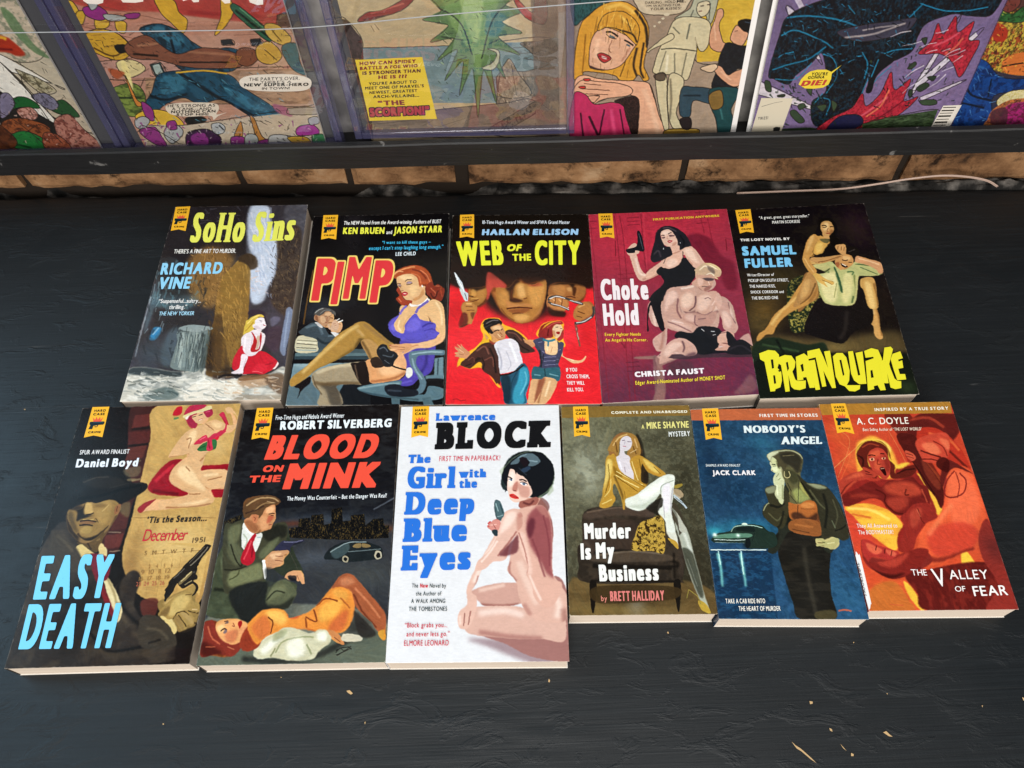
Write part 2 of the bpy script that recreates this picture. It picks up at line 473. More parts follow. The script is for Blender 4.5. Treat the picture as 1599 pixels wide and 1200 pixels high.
def badge(sh, q, dim=1.0):
    """yellow ribbon with a crowned pistol, corners q: top left, top right, bottom right, bottom left (notched foot)"""
    q = np.asarray(q, float)
    def m(pts):
        pts = np.atleast_2d(np.asarray(pts, float)); u, v = pts[:, :1], pts[:, 1:]
        return q[0] * (1 - u) * (1 - v) + q[1] * u * (1 - v) + q[2] * u * v + q[3] * (1 - u) * v
    ink = srgb('16160e')
    sh.shape(m([(0, 0), (1, 0), (1, 1), (.5, .935), (0, 1)]), srgb('f0b32c') * dim)
    def t(s_, x0, x1, y0, y1): sh.text(s_, m([(x0, y1)])[0], m([(x1, y1)])[0], m([(x0, y0)])[0], ink, w=.75, gap=.12)
    t('HARD', .17, .84, .085, .165); t('CASE', .17, .84, .20, .28); t('CRIME', .16, .86, .80, .865)
    sh.shape(m([(.30, .50), (.20, .345), (.36, .43), (.40, .33), (.51, .42), (.61, .325), (.66, .43), (.80, .34), (.72, .50)]), srgb('e05a3c'))
    sh.shape(m([(.10, .50), (.14, .485), (.88, .485), (.93, .50), (.93, .565), (.88, .59), (.62, .595), (.58, .665), (.44, .67), (.42, .61), (.36, .62), (.33, .73), (.12, .73), (.17, .60), (.10, .56)]), srgb('10242c'))
    sh.shape(m([(.46, .61), (.56, .61), (.545, .645), (.47, .645)]), srgb('f0b32c') * dim)
    sh.shape(m([(.30, .50), (.86, .50), (.86, .515), (.30, .515)]), srgb('2c5866'))

def parse_ink(sh, src, off, sc):
    def f(t): return np.array([[float(a) for a in q.split(',')] for q in t.split()]) * sc + off
    for ln in src.strip().splitlines():
        ln = ln.strip()
        if not ln or ln[0] == '#': continue
        if ln[0] == 'F': v = [float(a) for a in ln.split()[1:]]; off, sc = np.array(v[:2]), v[2]; continue
        head, _, pts = ln.rpartition('|')
        if ln.startswith('T'):
            i, j = head.index('"'), head.rindex('"'); txt = head[i + 1:j]; op = head[j + 1:].split(); kw = {}
            for o_ in op[1:]:
                a, b_ = o_.split('='); kw[a] = srgb(b_) if a == 'outc' else float(b_)
            P = f(pts); sh.text(txt, P[0], P[1], P[2], srgb(op[0]), **kw)
        elif ln == 'Q': continue
        elif ln.startswith('M'):
            c = srgb(head.split()[1]); P = f(pts); sh.shape(spline(P, True, 5) if ln.startswith('MS') else P, c)
        elif ln.startswith('Y'):
            badge(sh, f(pts), float(head.split()[1]) if len(head.split()) > 1 else 1.0)

def grid_faces(nu, nv, base=0):
    i = np.arange(nv - 1)[:, None] * nu + np.arange(nu - 1)[None, :] + base
    return np.stack([i, i + nu, i + nu + 1, i + 1], -1).reshape(-1, 4)

BOOKS = []
def paperback(corners, crop, art, ink, label, cover_mat=None, spine=('e8b040', '1c1a18'), seed=1, curl=0.0, thick=ZC, lift=0.0, edge=.5, amp=1.0, nu=400):
    off, sc = np.array(crop[:2], float), crop[2]
    c = np.array(corners, float) * sc + off
    unit = [(0, 0), (1, 0), (1, 1), (0, 1)]
    p2u, u2p = homog(c, unit), homog(unit, c)
    def height(uv):
        u, v = uv[:, 0], uv[:, 1]
        return thick + lift * u ** 2 + curl * np.clip((u - .75) / .25, 0, 1) ** 2 * (.4 + .6 * np.cos(v * 3)) + .00015 * np.sin(u * 3 + v * 4 + seed)
    def tw(px): return on_z(px, height(happly(p2u, px)))
    cw = on_z(c, thick)
    size = np.hypot(*(cw[1] - cw[0])[:2]), np.hypot(*(cw[3] - cw[0])[:2])
    nv = int(nu * size[1] / size[0])
    area_px = 0.5 * abs(np.dot(c[:, 0], np.roll(c[:, 1], -1)) - np.dot(c[:, 1], np.roll(c[:, 0], -1)))
    cv = Canvas(nu, nv, lambda p: happly(p2u, p), math.sqrt(nu * nv / area_px))
    run_art(cv, art + DETAIL.get(seed, ''), off, sc); cv.finish(seed, amp * .5, .42, .40 * amp ** 3)
    # worn white edges
    r = np.random.RandomState(seed); Y, X = np.mgrid[0:nv, 0:nu]
    d = np.minimum(np.minimum(X, nu - 1 - X), np.minimum(Y, nv - 1 - Y))
    wear = (d == 0) * np.clip(noise2(nv, nu, 9, seed + 20) * 2.2 - .75, 0, 1) * edge + (d == 1) * np.clip(noise2(nv, nu, 6, seed + 21) * 2.6 - 1.5, 0, 1) * edge * .8
    for (a, b_) in ((0, 0), (nu, 0), (nu, nv), (0, nv)):
        wear = np.maximum(wear, edge * 1.2 * (np.hypot(X - a, Y - b_) < 2 + 3 * r.rand()) * .8)
    im = cv.im + (np.array([.86, .83, .78]) - cv.im) * np.clip(wear, 0, 1)[..., None]
    sh = Sheet(tw, None)
    ink_src = parse_ink(sh, ink, off, sc)
    U, Vv = np.meshgrid(np.linspace(0, 1, nu), np.linspace(0, 1, nv))
    uv = np.c_[U.ravel(), Vv.ravel()]; px = happly(u2p, uv)
    W0 = on_z(px, height(uv)); Cc = dec(im.reshape(-1, 3)) * INK
    F = grid_faces(nu, nv).tolist()
    # cut edge of the cover board
    rim = np.concatenate([np.arange(nu), np.arange(1, nv) * nu + nu - 1, (nv - 1) * nu + np.arange(nu - 2, -1, -1), np.arange(nv - 2, 0, -1) * nu])
    W1 = W0[rim] - [0, 0, .00034]; n0 = len(W0); m_ = len(rim)
    F += [(int(rim[(i + 1) % m_]), int(rim[i]), n0 + i, n0 + (i + 1) % m_)[::-1] for i in range(m_)]
    Vs = [W0, W1]; Cs = [Cc, np.tile(dec(np.array([.84, .81, .75])), (m_, 1))]
    base = n0 + m_
    for P, lf in sh.V:
        q = tw(P); q[:, 2] += lf; Vs.append(q)
    F += [tuple(i + base for i in f) for f in sh.F]; Cs += sh.C
    o0 = np.append(cw[:, :2].mean(0), 0.0)
    root = empty('paperback_book', o0); tag(root, label, 'book', 'pulp paperbacks laid out on the black table')
    link('front_cover', np.vstack(Vs), F, cover_mat or M_COVER, root, o0, np.vstack(Cs), smooth=True)
    def outline(u0, u1, v0, v1, z):
        pts = []
        for (a, b_) in [(u0 + (u1 - u0) * t, v0) for t in np.linspace(0, 1, 12)] + [(u1, v0 + (v1 - v0) * t) for t in np.linspace(0.1, .9, 9)] + [(u1 + (u0 - u1) * t, v1) for t in np.linspace(0, 1, 12)] + [(u0, v1 + (v0 - v1) * t) for t in np.linspace(.1, .9, 9)]:
            pts.append((a, b_))
        pts = np.array(pts); h = height(pts)
        p = on_z(happly(u2p, pts), h)                       # where the cover really is
        p[:, 2] = z if z is not None else thick - .0007
        return p
    V, F = prism(outline(.0045, .990, .004, .9965, None), outline(.0045, .990, .004, .9965, .0005))
    link('page_block', V, F, M_PAGE, root, o0)
    V, F = prism(outline(.002, .997, .0, 1, .00045), outline(.002, .997, .0, 1, .0))
    link('back_cover', V, F, M_WHITE, root, o0)
    # spine: printed strip folded down the left side
    n = 24; t = np.linspace(0, 1, n); top = on_z(happly(u2p, np.c_[np.zeros(n) + .001, t]), height(np.c_[np.zeros(n), t])); 
    inn = on_z(happly(u2p, np.c_[np.full(n, .004), t]), height(np.c_[np.zeros(n), t])); V = []; Cc = []
    for i in range(n):
        c_ = dec(srgb(spine[0] if t[i] < .16 else spine[1])) * INK
        for q, z in ((top[i], top[i][2] - .0004), (top[i], .0005), (inn[i], .0005), (inn[i], inn[i][2] - .0006)):
            V.append((q[0], q[1], z)); Cc.append(c_)
    F = [(4 * i + j, 4 * i + (j + 1) % 4, 4 * i + 4 + (j + 1) % 4, 4 * i + 4 + j) for i in range(n - 1) for j in range(4)] + [(3, 2, 1, 0), (4 * n - 4, 4 * n - 3, 4 * n - 2, 4 * n - 1)]
    link('spine', V, F, M_SPINE, root, o0, np.array(Cc))
    return root

# ------------------------------------------------------------------ finer brushwork of each cover; the first also paints in a bronze reflection (keyed by the cover's seed)
DETAIL = {3: '''
F 170 310 .2749
P 1c1718 30 .75 | 380,60 800,50 800,330 700,330 560,520 380,560 260,480
P 9a7038 26 .75 | 470,330 560,280 660,300 700,360 640,480 600,620 520,600 450,500 440,400
H c09050 120 26 6 60 50 3 .42 | 450,280 700,620
H 3a2614 110 26 6 60 50 4 .42 | 430,260 720,640
H 4c4850 40 40 10 20 40 5 .42 | 480,60 760,240
P c4cede 12 .9 | 800,60 905,50 915,120 950,250 940,420 905,490 880,580 820,600 800,520 790,420 830,340 790,260
H e8e4ea 50 50 12 70 25 6 .42 | 800,70 920,560
H a0acc6 40 50 10 70 25 7 .42 | 800,60 930,560
H d8b8a8 12 30 8 10 30 8 .42 | 800,380 900,560
P 3c2c1c 8 .9 | 735,345 760,322 800,314 838,340 844,388 805,408 770,400
P 8a6830 5 .9 | 700,390 745,360 800,400 802,480 795,600 780,740 735,880 690,960 660,800 640,600 640,460
H c09448 110 34 7 75 25 9 .42 | 640,390 790,800
H 4c3416 90 34 7 75 25 10 .42 | 560,640 760,1000
H 6c4c24 60 30 7 75 25 11 .42 | 560,700 720,1000
H 7c6240 70 28 7 70 40 12 .42 | 930,180 1080,620
H 241a14 70 28 7 70 40 13 .42 | 920,220 1060,640
H 5c8490 40 44 14 100 30 14 .42 | 260,340 500,640
H 1c2228 50 60 14 100 30 15 .42 | 200,420 560,900
H 90a8b0 16 50 8 110 20 16 .42 | 200,480 330,760
L 2f86ba 26-12 5 .9 | 245,790 290,735
L 90b8d0 8 2 .8 | 250,775 285,735
H a4b0a8 40 90 8 100 8 17 .42 | 380,770 540,960
H 343c3c 36 90 8 100 8 18 .42 | 400,770 540,960
H f4f0e6 70 60 12 5 25 19 .42 | 90,1000 960,1145
H 7c8480 50 60 10 5 25 20 .42 | 80,980 700,1145
H 3c4440 22 50 12 5 20 21 .42 | 110,960 420,1120
H c8a684 26 50 12 5 25 22 .42 | 660,1010 960,1120

F 340 480 .1
P 2e2430 10 .9 | 480,120 520,40 700,60 760,200 780,420 700,420 720,200
P 4a3442 30 .6 | 780,350 980,300 980,560 900,700 780,640 720,520
P 6c6a80 20 .7 | 820,180 920,140 980,190 920,260 840,300
P 7c88a0 10 .9 | 1075,20 1150,15 1160,140 1120,400 1070,640 1040,760 970,670 1000,420 1040,200
.L 9aa8c0 20 8 .7 | 1110,60 1070,300 1030,620
P d6b648 6 1 | 400,430 410,330 430,260 440,215 470,200 540,150 640,112 700,120 715,160 640,150 590,190 580,260 540,310 520,370 440,400
.L f0d880 16 8 .9 | 460,260 550,170 650,125
.L a47c20 14 6 .8 | 425,380 500,300 560,230
P eee4e6 6 1 | 585,200 640,165 710,165 735,215 745,250 755,280 745,310 700,345 640,352 560,320 545,280 580,250
.P d4c0c8 14 .8 | 560,300 620,290 680,350 600,350
.L 4c3c4c 7 2 .9 | 650,205 690,215
.L 8c7080 6 2 .8 | 655,225 690,232
.L b02030 12 3 1 | 705,278 745,284
P e8dcde 6 1 | 370,620 365,500 410,430 500,385 560,350 680,350 670,400 720,410 740,450 715,560 660,660 600,730 520,765 400,750 370,700
.L ccb0b8 14 6 .8 | 545,450 520,600 525,700
.L fff4f4 20 8 .7 | 430,450 420,600 400,680
.P c8a88c 4 .9 | 600,480 645,450 640,600 600,670
P b01c20 5 1 | 520,385 560,420 600,500 610,560 590,660 640,640 655,560 650,470 670,405 685,430 675,560 650,660 580,700 520,690 515,640 545,560 560,470
P c41c2c 6 1 | 320,670 380,600 400,690 470,760 560,760 660,680 780,740 900,820 930,850 900,920 800,990 700,1050 540,1030 400,1045 240,970 225,900 250,790
.L 8c1020 26 10 .8 | 460,780 420,900 390,1030
.P d82838 14 .8 | 600,900 700,880 780,920 700,1020 540,1010
.L 8c1020 16 6 .7 | 740,900 860,870
.L f09090 8 3 .7 | 540,1010 620,1000 700,1030
P ecdce0 5 1 | 375,735 470,760 440,860 400,960 390,1030 330,1045 220,1035 215,1015 320,960 350,880
.L c8a8ac 10 4 .8 | 440,800 400,940
P eed8d4 4 1 | 900,920 930,850 945,890 900,950 850,965
L 17100e 40 12 .9 | 0,1100 120,1060 240,1060 380,1060
B 18110f 120,1000 60 70 .7
P 7a5434 10 .8 | 380,1070 560,1050 800,1050 760,1090 700,1110 400,1150 320,1130
''', 5: '''
F 600 410 .1
P 9c3a22 6 1 | 190,570 230,520 210,470 190,440 230,400 260,480 320,580 440,600 400,660 300,670 240,640
.L d87c54 16 6 .8 | 220,560 270,620
P dcb07e 5 1 | 200,330 190,230 260,190 420,180 520,240 560,360 640,380 640,500 680,560 560,640 440,650 440,580 360,590 310,560 280,490 250,430 210,370
.P f0d09c 20 .8 | 240,210 380,200 460,260 300,270
.P eac48e 20 .8 | 400,380 520,370 480,500 420,520
.P c08450 14 .8 | 440,580 540,520 600,420 620,500 500,600
.P d4a06c 14 .7 | 260,380 300,440 290,500 240,430
.L 2c1a14 11 3 1 | 325,300 360,272 425,270
.P 7c6a84 6 .8 | 340,330 380,300 435,310 400,335
.L c0a8c0 9 4 .8 | 370,318 420,318
.L 1c1012 10 3 1 | 345,350 395,348 440,325
.L 2c1a14 10 3 1 | 205,328 262,338
.P 7c6a84 5 .8 | 220,345 262,350 265,372 225,365
.L 1c1012 9 3 1 | 215,368 262,385
.L a8704c 10 4 .9 | 270,360 240,410 250,440
.L 6c3c2c 8 3 .9 | 262,440 300,438
P c0303c 4 1 | 270,480 320,460 370,480 340,520 305,530 280,505
.L f0e0d4 9 2 1 | 300,488 345,490
.L 8c1c28 6 2 .9 | 280,476 322,466 368,482
P a84a26 7 1 | 125,215 150,160 240,105 380,65 490,48 600,90 690,150 730,240 760,350 700,410 650,380 660,330 590,345 550,380 520,260 480,210 400,175 300,190 200,230 180,260
.L e8a46c 22 9 .8 | 140,200 250,125 400,80 480,70
.L d87848 20 8 .8 | 420,170 540,220 570,330
.L 6c2416 24 9 .8 | 430,110 560,150 660,260
.L e89468 14 6 .7 | 560,120 660,200 720,330
.L f4c490 12 5 .8 | 160,180 220,140 300,150
P 7c2c1c 7 1 | 640,380 740,300 780,380 830,340 880,370 870,420 930,400 935,480 890,600 800,590 720,540 660,500
.L d06c48 14 6 .8 | 720,400 800,480 790,530
.L b04c30 14 6 .8 | 880,430 900,540
.L 3c120c 24 9 .8 | 720,480 780,560 840,440
.L d88058 10 4 .8 | 790,370 860,370
L f0e8e0 30 3 1 | 395,650 440,685 520,680
L f0e8e0 22 3 1 | 520,680 600,640 680,560
L b8a4a8 6 3 .7 | 400,690 520,700 620,640
L ece4dc 24 2 1 | 585,365 600,390
P e0b480 5 1 | 240,720 280,670 380,690 480,690 640,660 700,600 780,580 870,620 930,720 945,900 940,1100 880,1110 800,1000 680,820 700,920 560,890 490,800 380,900 320,1060 290,1110 180,1060 150,960 230,830
.L f4d8a8 30 14 .8 | 800,620 880,760 900,980
.L b88050 20 9 .7 | 680,830 760,960 860,1100
.L c89060 14 6 .7 | 410,820 330,920 290,1060
.L f8dcac 26 12 .8 | 240,900 220,1000 260,1080
P 5850b8 5 1 | 65,1010 110,950 220,840 150,960 190,1080 290,1110 320,1060 330,960 480,800 560,890 700,925 800,960 800,1060 860,1110 700,1200 340,1200 180,1160 90,1080
.P 7468d0 22 .8 | 360,960 470,860 560,930 540,1040 420,1080 340,1060
.L 2e2678 24 10 .8 | 590,1010 680,960 760,950
.L 3c3490 18 8 .8 | 620,1070 740,1040 800,1060
.P 7a70d8 14 .8 | 90,1010 150,960 180,1070 120,1060
L 7868c0 34 3 1 | 240,810 300,720 350,680
L 6c60b0 38 3 1 | 490,790 540,710 690,600
F 460 470 .10062
P b08462 5 1 | 305,290 320,220 360,230 400,230 480,170 560,165 580,210 555,250 550,290 520,350 500,380 460,395 410,370 360,330
.P dcb48c 10 .8 | 480,190 560,180 560,230 480,230
.P d8b088 10 .8 | 400,250 470,250 480,330 420,340
.P 7a4c34 8 .8 | 320,230 360,240 370,320 330,300
.L 4a2c20 9 3 .9 | 470,238 505,240
.L 4a2c20 9 3 .9 | 535,240 575,236
.L 8c5038 8 3 .9 | 515,250 500,310 530,310
.L 8c4838 9 3 1 | 470,330 510,340
P 4c4a48 5 1 | 300,215 330,160 400,115 470,110 560,130 600,160 590,210 570,180 500,160 440,210 390,235 370,225 330,210
.L a8a8a4 12 4 .9 | 320,190 380,140 450,118
.L 8c8a86 9 4 .8 | 400,200 470,150 560,145
P c8a488 4 1 | 515,370 540,360 560,420 580,350 610,300 660,290 660,330 690,370 680,430 640,470 560,450 530,430
.L 94604a 7 2 .9 | 600,360 640,350
.L 94604a 7 2 .9 | 620,390 650,380
L f4f0e8 12 2 1 | 655,305 700,275
F 440 320 .2668
L 4c4a78 3 1 .0 | 0,0 1,1
''', 8: '''
F 700 420 .14697
P 1a0d09 20 .95 | 20,60 400,-20 1500,-20 1520,200 1300,170 1050,120 900,80 500,60 400,160 200,210 60,180
P c8483c 12 .9 | 410,60 450,40 520,90 620,180 560,230 480,200 420,330 400,260
P a87034 9 1 | 505,240 520,200 640,200 720,120 780,150 900,170 1030,120 1040,250 1010,360 940,480 880,550 790,578 700,560 600,480 550,420 515,330
.P 2a140c 16 .95 | 480,60 1060,60 1040,110 960,140 800,140 740,150 700,200 680,310 660,340 600,190 520,130
.P e0ac68 24 .9 | 740,170 800,170 820,290 760,310 730,260
.P d0964e 26 .85 | 840,190 960,160 1020,200 980,380 900,400 860,300
.P c88c48 24 .8 | 540,260 640,240 640,340 600,400 550,380
.P 3a1a0c 14 .95 | 650,330 700,310 770,330 790,350 700,360
.L 5a2a12 14 6 .9 | 680,220 670,300 700,320
.L 6a3414 12 5 .9 | 800,320 840,310
.P c0804a 14 .8 | 620,340 700,370 840,370 900,400 760,400 640,420
.L 4a1a0c 15 4 1 | 620,425 700,415 760,412 890,420
.P 8c4c26 12 .9 | 640,440 760,425 870,430 800,470 690,470
.L 5a2c14 12 5 .9 | 680,480 740,470 800,475
.P dca45c 22 .9 | 700,500 800,480 860,510 800,560 720,550
.L 6c3c18 20 8 .8 | 560,420 620,500 700,555
.L 3c1c0c 12 4 .9 | 860,150 900,180 960,160
.L e87860 14 5 .8 | 930,105 1010,90
.P b05030 14 .8 | 850,160 950,140 1000,180 880,190
B 1a0c08 740,70 220 50 .85
P a06a30 7 1 | 215,240 240,210 330,200 400,200 410,280 380,340 320,390 260,380 220,340
.P 201009 14 .9 | 200,170 420,170 380,210 300,240 240,220
.P d09a50 14 .85 | 250,220 290,230 300,280 250,290
.P b88040 16 .8 | 310,240 390,230 370,330 310,350
.L 3a180c 12 4 .9 | 220,290 270,295
.L 5a2412 9 3 1 | 230,345 270,345 325,325
.L d8a85c 8 3 .8 | 240,320 320,312
P b87c40 6 1 | 155,380 180,355 240,350 280,380 310,400 300,450 280,480 260,560 240,590 200,560 205,480 160,470 150,420
.L e8bc74 14 5 .8 | 190,370 250,375
.L 5a2c14 7 2 .9 | 185,400 260,405
.L 5a2c14 7 2 .9 | 195,440 280,440
.P 5a2c18 8 .8 | 240,470 290,470 260,540
P 5a1c18 10 .8 | 150,470 200,480 210,560 160,620 110,600
Q c8d0d4 2 1 | 62,38 80,46 150,150 180,240 212,262 212,345 180,345 155,250 100,150
.L f4f6f6 8 2 1 | 75,60 150,200 170,250
.L 3c464c 8 2 .9 | 175,260 200,330
P 9c6232 8 1 | 1060,280 1090,180 1200,150 1340,160 1450,190 1450,270 1400,330 1300,350 1180,320
.P 1c0e08 16 .9 | 1060,110 1480,110 1460,190 1350,170 1320,240 1280,170 1100,170
.P d09a5c 14 .8 | 1260,200 1310,200 1310,240 1270,240
.P c08448 16 .7 | 1110,190 1230,180 1230,280 1140,270
.P 3a1a0c 10 .9 | 1330,200 1360,210 1340,290 1320,270
.L 5a2412 10 3 1 | 1250,298 1300,295 1350,310
P 2a140c 12 .9 | 1060,400 1120,440 1240,460 1230,510 1120,500 1060,460
P b87a44 6 1 | 1050,320 1080,280 1160,290 1240,310 1270,380 1240,440 1160,430 1080,400
.L e0ac70 14 5 .8 | 1090,310 1130,340
.L e0ac70 14 5 .8 | 1170,320 1200,350
.L 5a2c14 9 3 .9 | 1140,300 1130,390
.L 5a2c14 9 3 .9 | 1210,320 1200,410
P b0743c 6 1 | 1330,470 1380,380 1460,350 1520,390 1530,470 1460,520 1400,550 1340,530
.L e0ac6c 14 5 .8 | 1380,410 1450,380
.L 5a2c14 9 3 .9 | 1370,450 1450,480
.L 5a2c14 9 3 .9 | 1360,500 1420,520
L 3a3634 22 4 1 | 1060,340 1090,300 1170,295 1260,320 1360,360 1430,375
L d8d4d0 9 2 1 | 1075,320 1150,295 1240,315
L d8d4d0 7 2 1 | 1290,335 1420,372
L 3a3634 20 4 1 | 1060,350 1110,380 1200,400 1280,440
L d8d4d0 8 2 1 | 1090,370 1190,395 1280,435
L 3a3634 24 4 1 | 1340,580 1420,570 1500,530 1540,480 1540,400
L c8c4c0 10 2 1 | 1360,575 1440,560 1520,510
L 8c4038 16 4 1 | 1345,590 1370,640 1360,680
F 705 490 .12195
P f0b82c 8 1 | 480,100 380,150 400,220 460,290 470,320 380,370 300,440 200,500 110,580 85,660 130,640 220,540 420,420 500,400 510,300 430,200 420,130
P c08a5c 5 1 | 490,180 560,150 620,130 650,180 690,230 690,300 660,340 620,340 560,300 500,240
.P ecc898 14 .8 | 520,180 610,150 640,200 560,210
.P 7a2c24 12 .9 | 430,230 500,260 560,310 640,350 540,380 480,330
.L 1c100c 14 4 1 | 540,230 590,212 615,220
.L 1c100c 11 3 1 | 635,215 655,195
.L 7a4028 8 3 .9 | 620,240 650,270
.L a04838 9 3 1 | 630,295 660,290
.L f4d8a8 12 5 .8 | 590,260 630,300
P 8c3028 6 .9 | 490,330 540,370 640,350 600,390 500,390
P 121010 5 1 | 410,150 430,110 500,75 580,65 630,95 630,120 560,140 500,170 520,220 540,240 510,260 440,200
.L 6c6664 14 5 .9 | 440,130 520,90 600,85
.L 3c3838 9 4 .9 | 430,180 520,130
P 42241e 5 1 | 300,470 390,390 480,370 520,400 560,470 600,560 615,680 610,800 580,900 520,810 440,760 390,700 400,600 330,560 260,690 190,690 120,640 200,560
.L 8c5848 18 7 .8 | 320,480 430,420 480,520
.L 150a08 24 8 .9 | 490,440 540,560 570,760
.L 8c5040 14 6 .7 | 420,600 520,560 540,680
.L 150a08 16 6 .9 | 390,560 420,640 400,720
.L 6a3c30 14 5 .8 | 210,600 280,560 300,640
.L 150a08 12 5 .9 | 180,670 260,640
P c88c64 4 1 | 60,550 45,540 90,510 45,500 90,480 40,420 90,440 60,410 130,450 120,385 165,440 210,480 240,510 200,570 150,570
.L f0c49c 9 3 .8 | 100,460 160,500
.L 8c4c34 6 2 .9 | 100,520 160,530
P 3c2420 5 1 | 690,250 720,210 800,215 890,280 960,370 1060,460 1060,490 960,500 900,480 860,400 780,330
.L 7c4c40 16 6 .8 | 720,240 820,260 900,350
.L 140a08 18 6 .9 | 800,300 900,420 1000,480
P c88c60 4 1 | 920,320 980,350 1030,370 1070,400 1040,430 990,400 940,370
P dcd8de 5 1 | 550,400 640,340 760,320 850,380 880,500 910,620 860,700 740,750 640,760 610,700 600,560
.L a8a6b4 20 9 .8 | 590,440 640,600 630,720
.L f8f8fa 30 12 .8 | 740,360 800,500 840,620
.L b0aebc 12 5 .7 | 700,480 760,640 720,730
P 1e4a60 5 1 | 630,800 760,770 900,640 960,670 1000,760 990,900 940,1020 940,1150 700,1150 660,1000
.P 3a9cb8 14 .9 | 880,700 970,700 990,850 930,1000 930,1140 800,1140 790,1000 850,850
.P 0e2430 14 .8 | 640,820 740,800 760,1000 740,1140 680,1140
.L 7cc8d8 16 7 .7 | 940,740 960,860 880,1040
.L 10303e 12 5 .8 | 850,720 780,860 760,960
L 1c100c 20 4 1 | 615,790 740,770 860,710 920,660
P f0b82c 6 .9 | 1150,230 1200,150 1290,100 1400,90 1440,140 1420,200 1430,330 1450,390 1400,440 1370,360 1150,250
P e4c098 4 1 | 1290,210 1330,140 1390,140 1420,190 1410,250 1370,310 1320,300
.P b87850 10 .8 | 1280,220 1320,220 1330,290 1300,280
.L 3a1810 9 3 1 | 1335,175 1365,170
.L 3a1810 7 3 1 | 1390,190 1415,190
.P a02020 3 1 | 1345,235 1385,235 1380,265 1350,260
P 8c2424 5 1 | 1130,240 1200,170 1300,110 1400,95 1430,130 1390,140 1330,140 1290,200 1300,290 1250,310 1150,310 1110,270
.L c85048 14 5 .8 | 1220,180 1320,120 1400,110
.L 4c0c10 16 6 .9 | 1240,200 1230,290
P a02c2c 4 1 | 1390,280 1430,200 1430,310 1380,350 1350,330
P ecc494 4 1 | 1180,400 1200,350 1340,340 1360,440 1340,520 1240,520 1190,470
.L b8784c 8 3 .8 | 1290,430 1270,500
.L fce0b8 14 6 .8 | 1220,400 1230,480
P 40405a 4 1 | 1050,340 1180,310 1190,440 1220,520 1350,520 1380,370 1440,390 1390,540 1330,600 1340,710 1170,710 1170,600 1130,430 1070,390
.L 8c88a8 8 2 .8 | 1180,560 1340,550
.L 8c88a8 8 2 .8 | 1180,610 1330,600
.L 8c88a8 8 2 .8 | 1190,660 1330,650
.L 8c88a8 8 2 .8 | 1110,370 1160,360
.L 8c88a8 8 2 .8 | 1160,480 1190,500
.L 8c88a8 8 2 .8 | 1360,470 1400,460
.L 181824 18 6 .8 | 1180,520 1160,640
L 2f7a8c 26 3 1 | 1170,330 1250,350 1330,330
L 2f7a8c 22 3 1 | 1240,350 1235,420
P 2c5c68 4 1 | 1050,680 1180,700 1370,690 1390,790 1370,860 1250,830 1200,800 1140,840 1030,830
.L 78a8b0 14 5 .8 | 1060,780 1140,790
.L 78a8b0 14 5 .8 | 1250,770 1370,800
.L 142c34 14 5 .8 | 1190,700 1200,800
P d8a878 5 1 | 1020,850 1150,840 1200,810 1340,850 1300,960 1210,1140 1130,1140 1150,1000 1060,1140 970,1140 1010,1000
.P 8c4c34 14 .9 | 1120,840 1200,830 1160,960 1110,1140 1060,1140
.L f8dcb0 24 10 .8 | 1260,860 1200,1060
''', 11: '''
F 1010 350 .1
P 1e1e24 10 1 | 130,230 150,130 220,60 300,35 400,60 520,110 600,170 660,260 690,340 600,380 540,420 500,400 480,300 440,200 360,100 230,120 220,200 280,340 360,360 410,470 300,540 130,600 70,540 100,400
.L 54484e 20 8 .8 | 250,70 340,60 460,120
.L 4a4046 24 9 .7 | 110,480 180,420 220,520
.L 0e0e12 24 9 .8 | 520,180 580,280 560,380
P e0b8a4 5 1 | 220,190 230,120 330,85 390,120 450,200 480,280 450,330 380,355 310,345 260,290
.P f0d4c4 16 .8 | 240,130 330,110 370,140 280,170
.P c08c78 12 .8 | 400,310 460,280 470,320 400,350
.L 2c1c20 13 4 1 | 225,185 255,178 275,188
.L 2c1c20 13 4 1 | 330,160 365,140 385,140
.P 6a4a50 6 .8 | 240,205 290,205 270,230 240,225
.P 6a4a50 6 .8 | 350,175 430,175 420,195 360,200
.L 2a1a1e 7 2 .9 | 245,228 290,212
.L 2a1a1e 7 2 .9 | 355,185 430,185
.L b8806c 9 3 .9 | 320,190 315,230 345,235
P b02830 3 1 | 320,270 355,255 400,262 385,285 345,298
.L f0d8d0 7 2 .9 | 340,275 375,272
L d0d4d8 9 2 1 | 260,375 262,400
L d0d4d8 9 2 1 | 522,290 526,305
P dcb09a 6 1 | 0,760 150,640 300,540 400,480 380,360 500,340 520,410 600,370 690,360 740,420 800,520 880,630 770,700 700,640 620,540 560,430 570,540 500,640 360,700 230,680 150,740 160,780 0,860
.P f0d0bc 22 .8 | 580,420 680,380 760,500 820,620 700,560
.P f0d0bc 24 .7 | 320,580 440,540 480,620 340,680
.L b07c68 18 7 .8 | 400,470 480,440 540,410
.L b07c68 16 7 .7 | 640,550 720,640
P 17191d 6 1 | 150,740 220,670 260,690 360,700 500,640 570,530 690,650 760,700 740,800 700,900 600,960 480,980 350,1010 300,1060 270,1200 40,1200 100,1080 220,980 270,900 260,820 190,800
L 17191d 9 2 1 | 265,620 290,550
L 17191d 9 2 1 | 565,540 560,430
P c89c88 6 1 | 770,780 760,860 700,930 820,1000 900,1060 1000,1000 1040,880 1060,820 900,760 800,740
.P e0baa8 14 .8 | 790,850 880,870 860,960 800,960
.P 3c3238 12 .9 | 870,850 960,840 1060,860 1040,880 940,890
.L 3c2a2c 10 3 1 | 860,980 900,975 970,985
.P 8c5c54 12 .8 | 900,1000 1000,960 1000,1020 900,1050
.L ecd0c0 12 4 .9 | 960,900 980,950
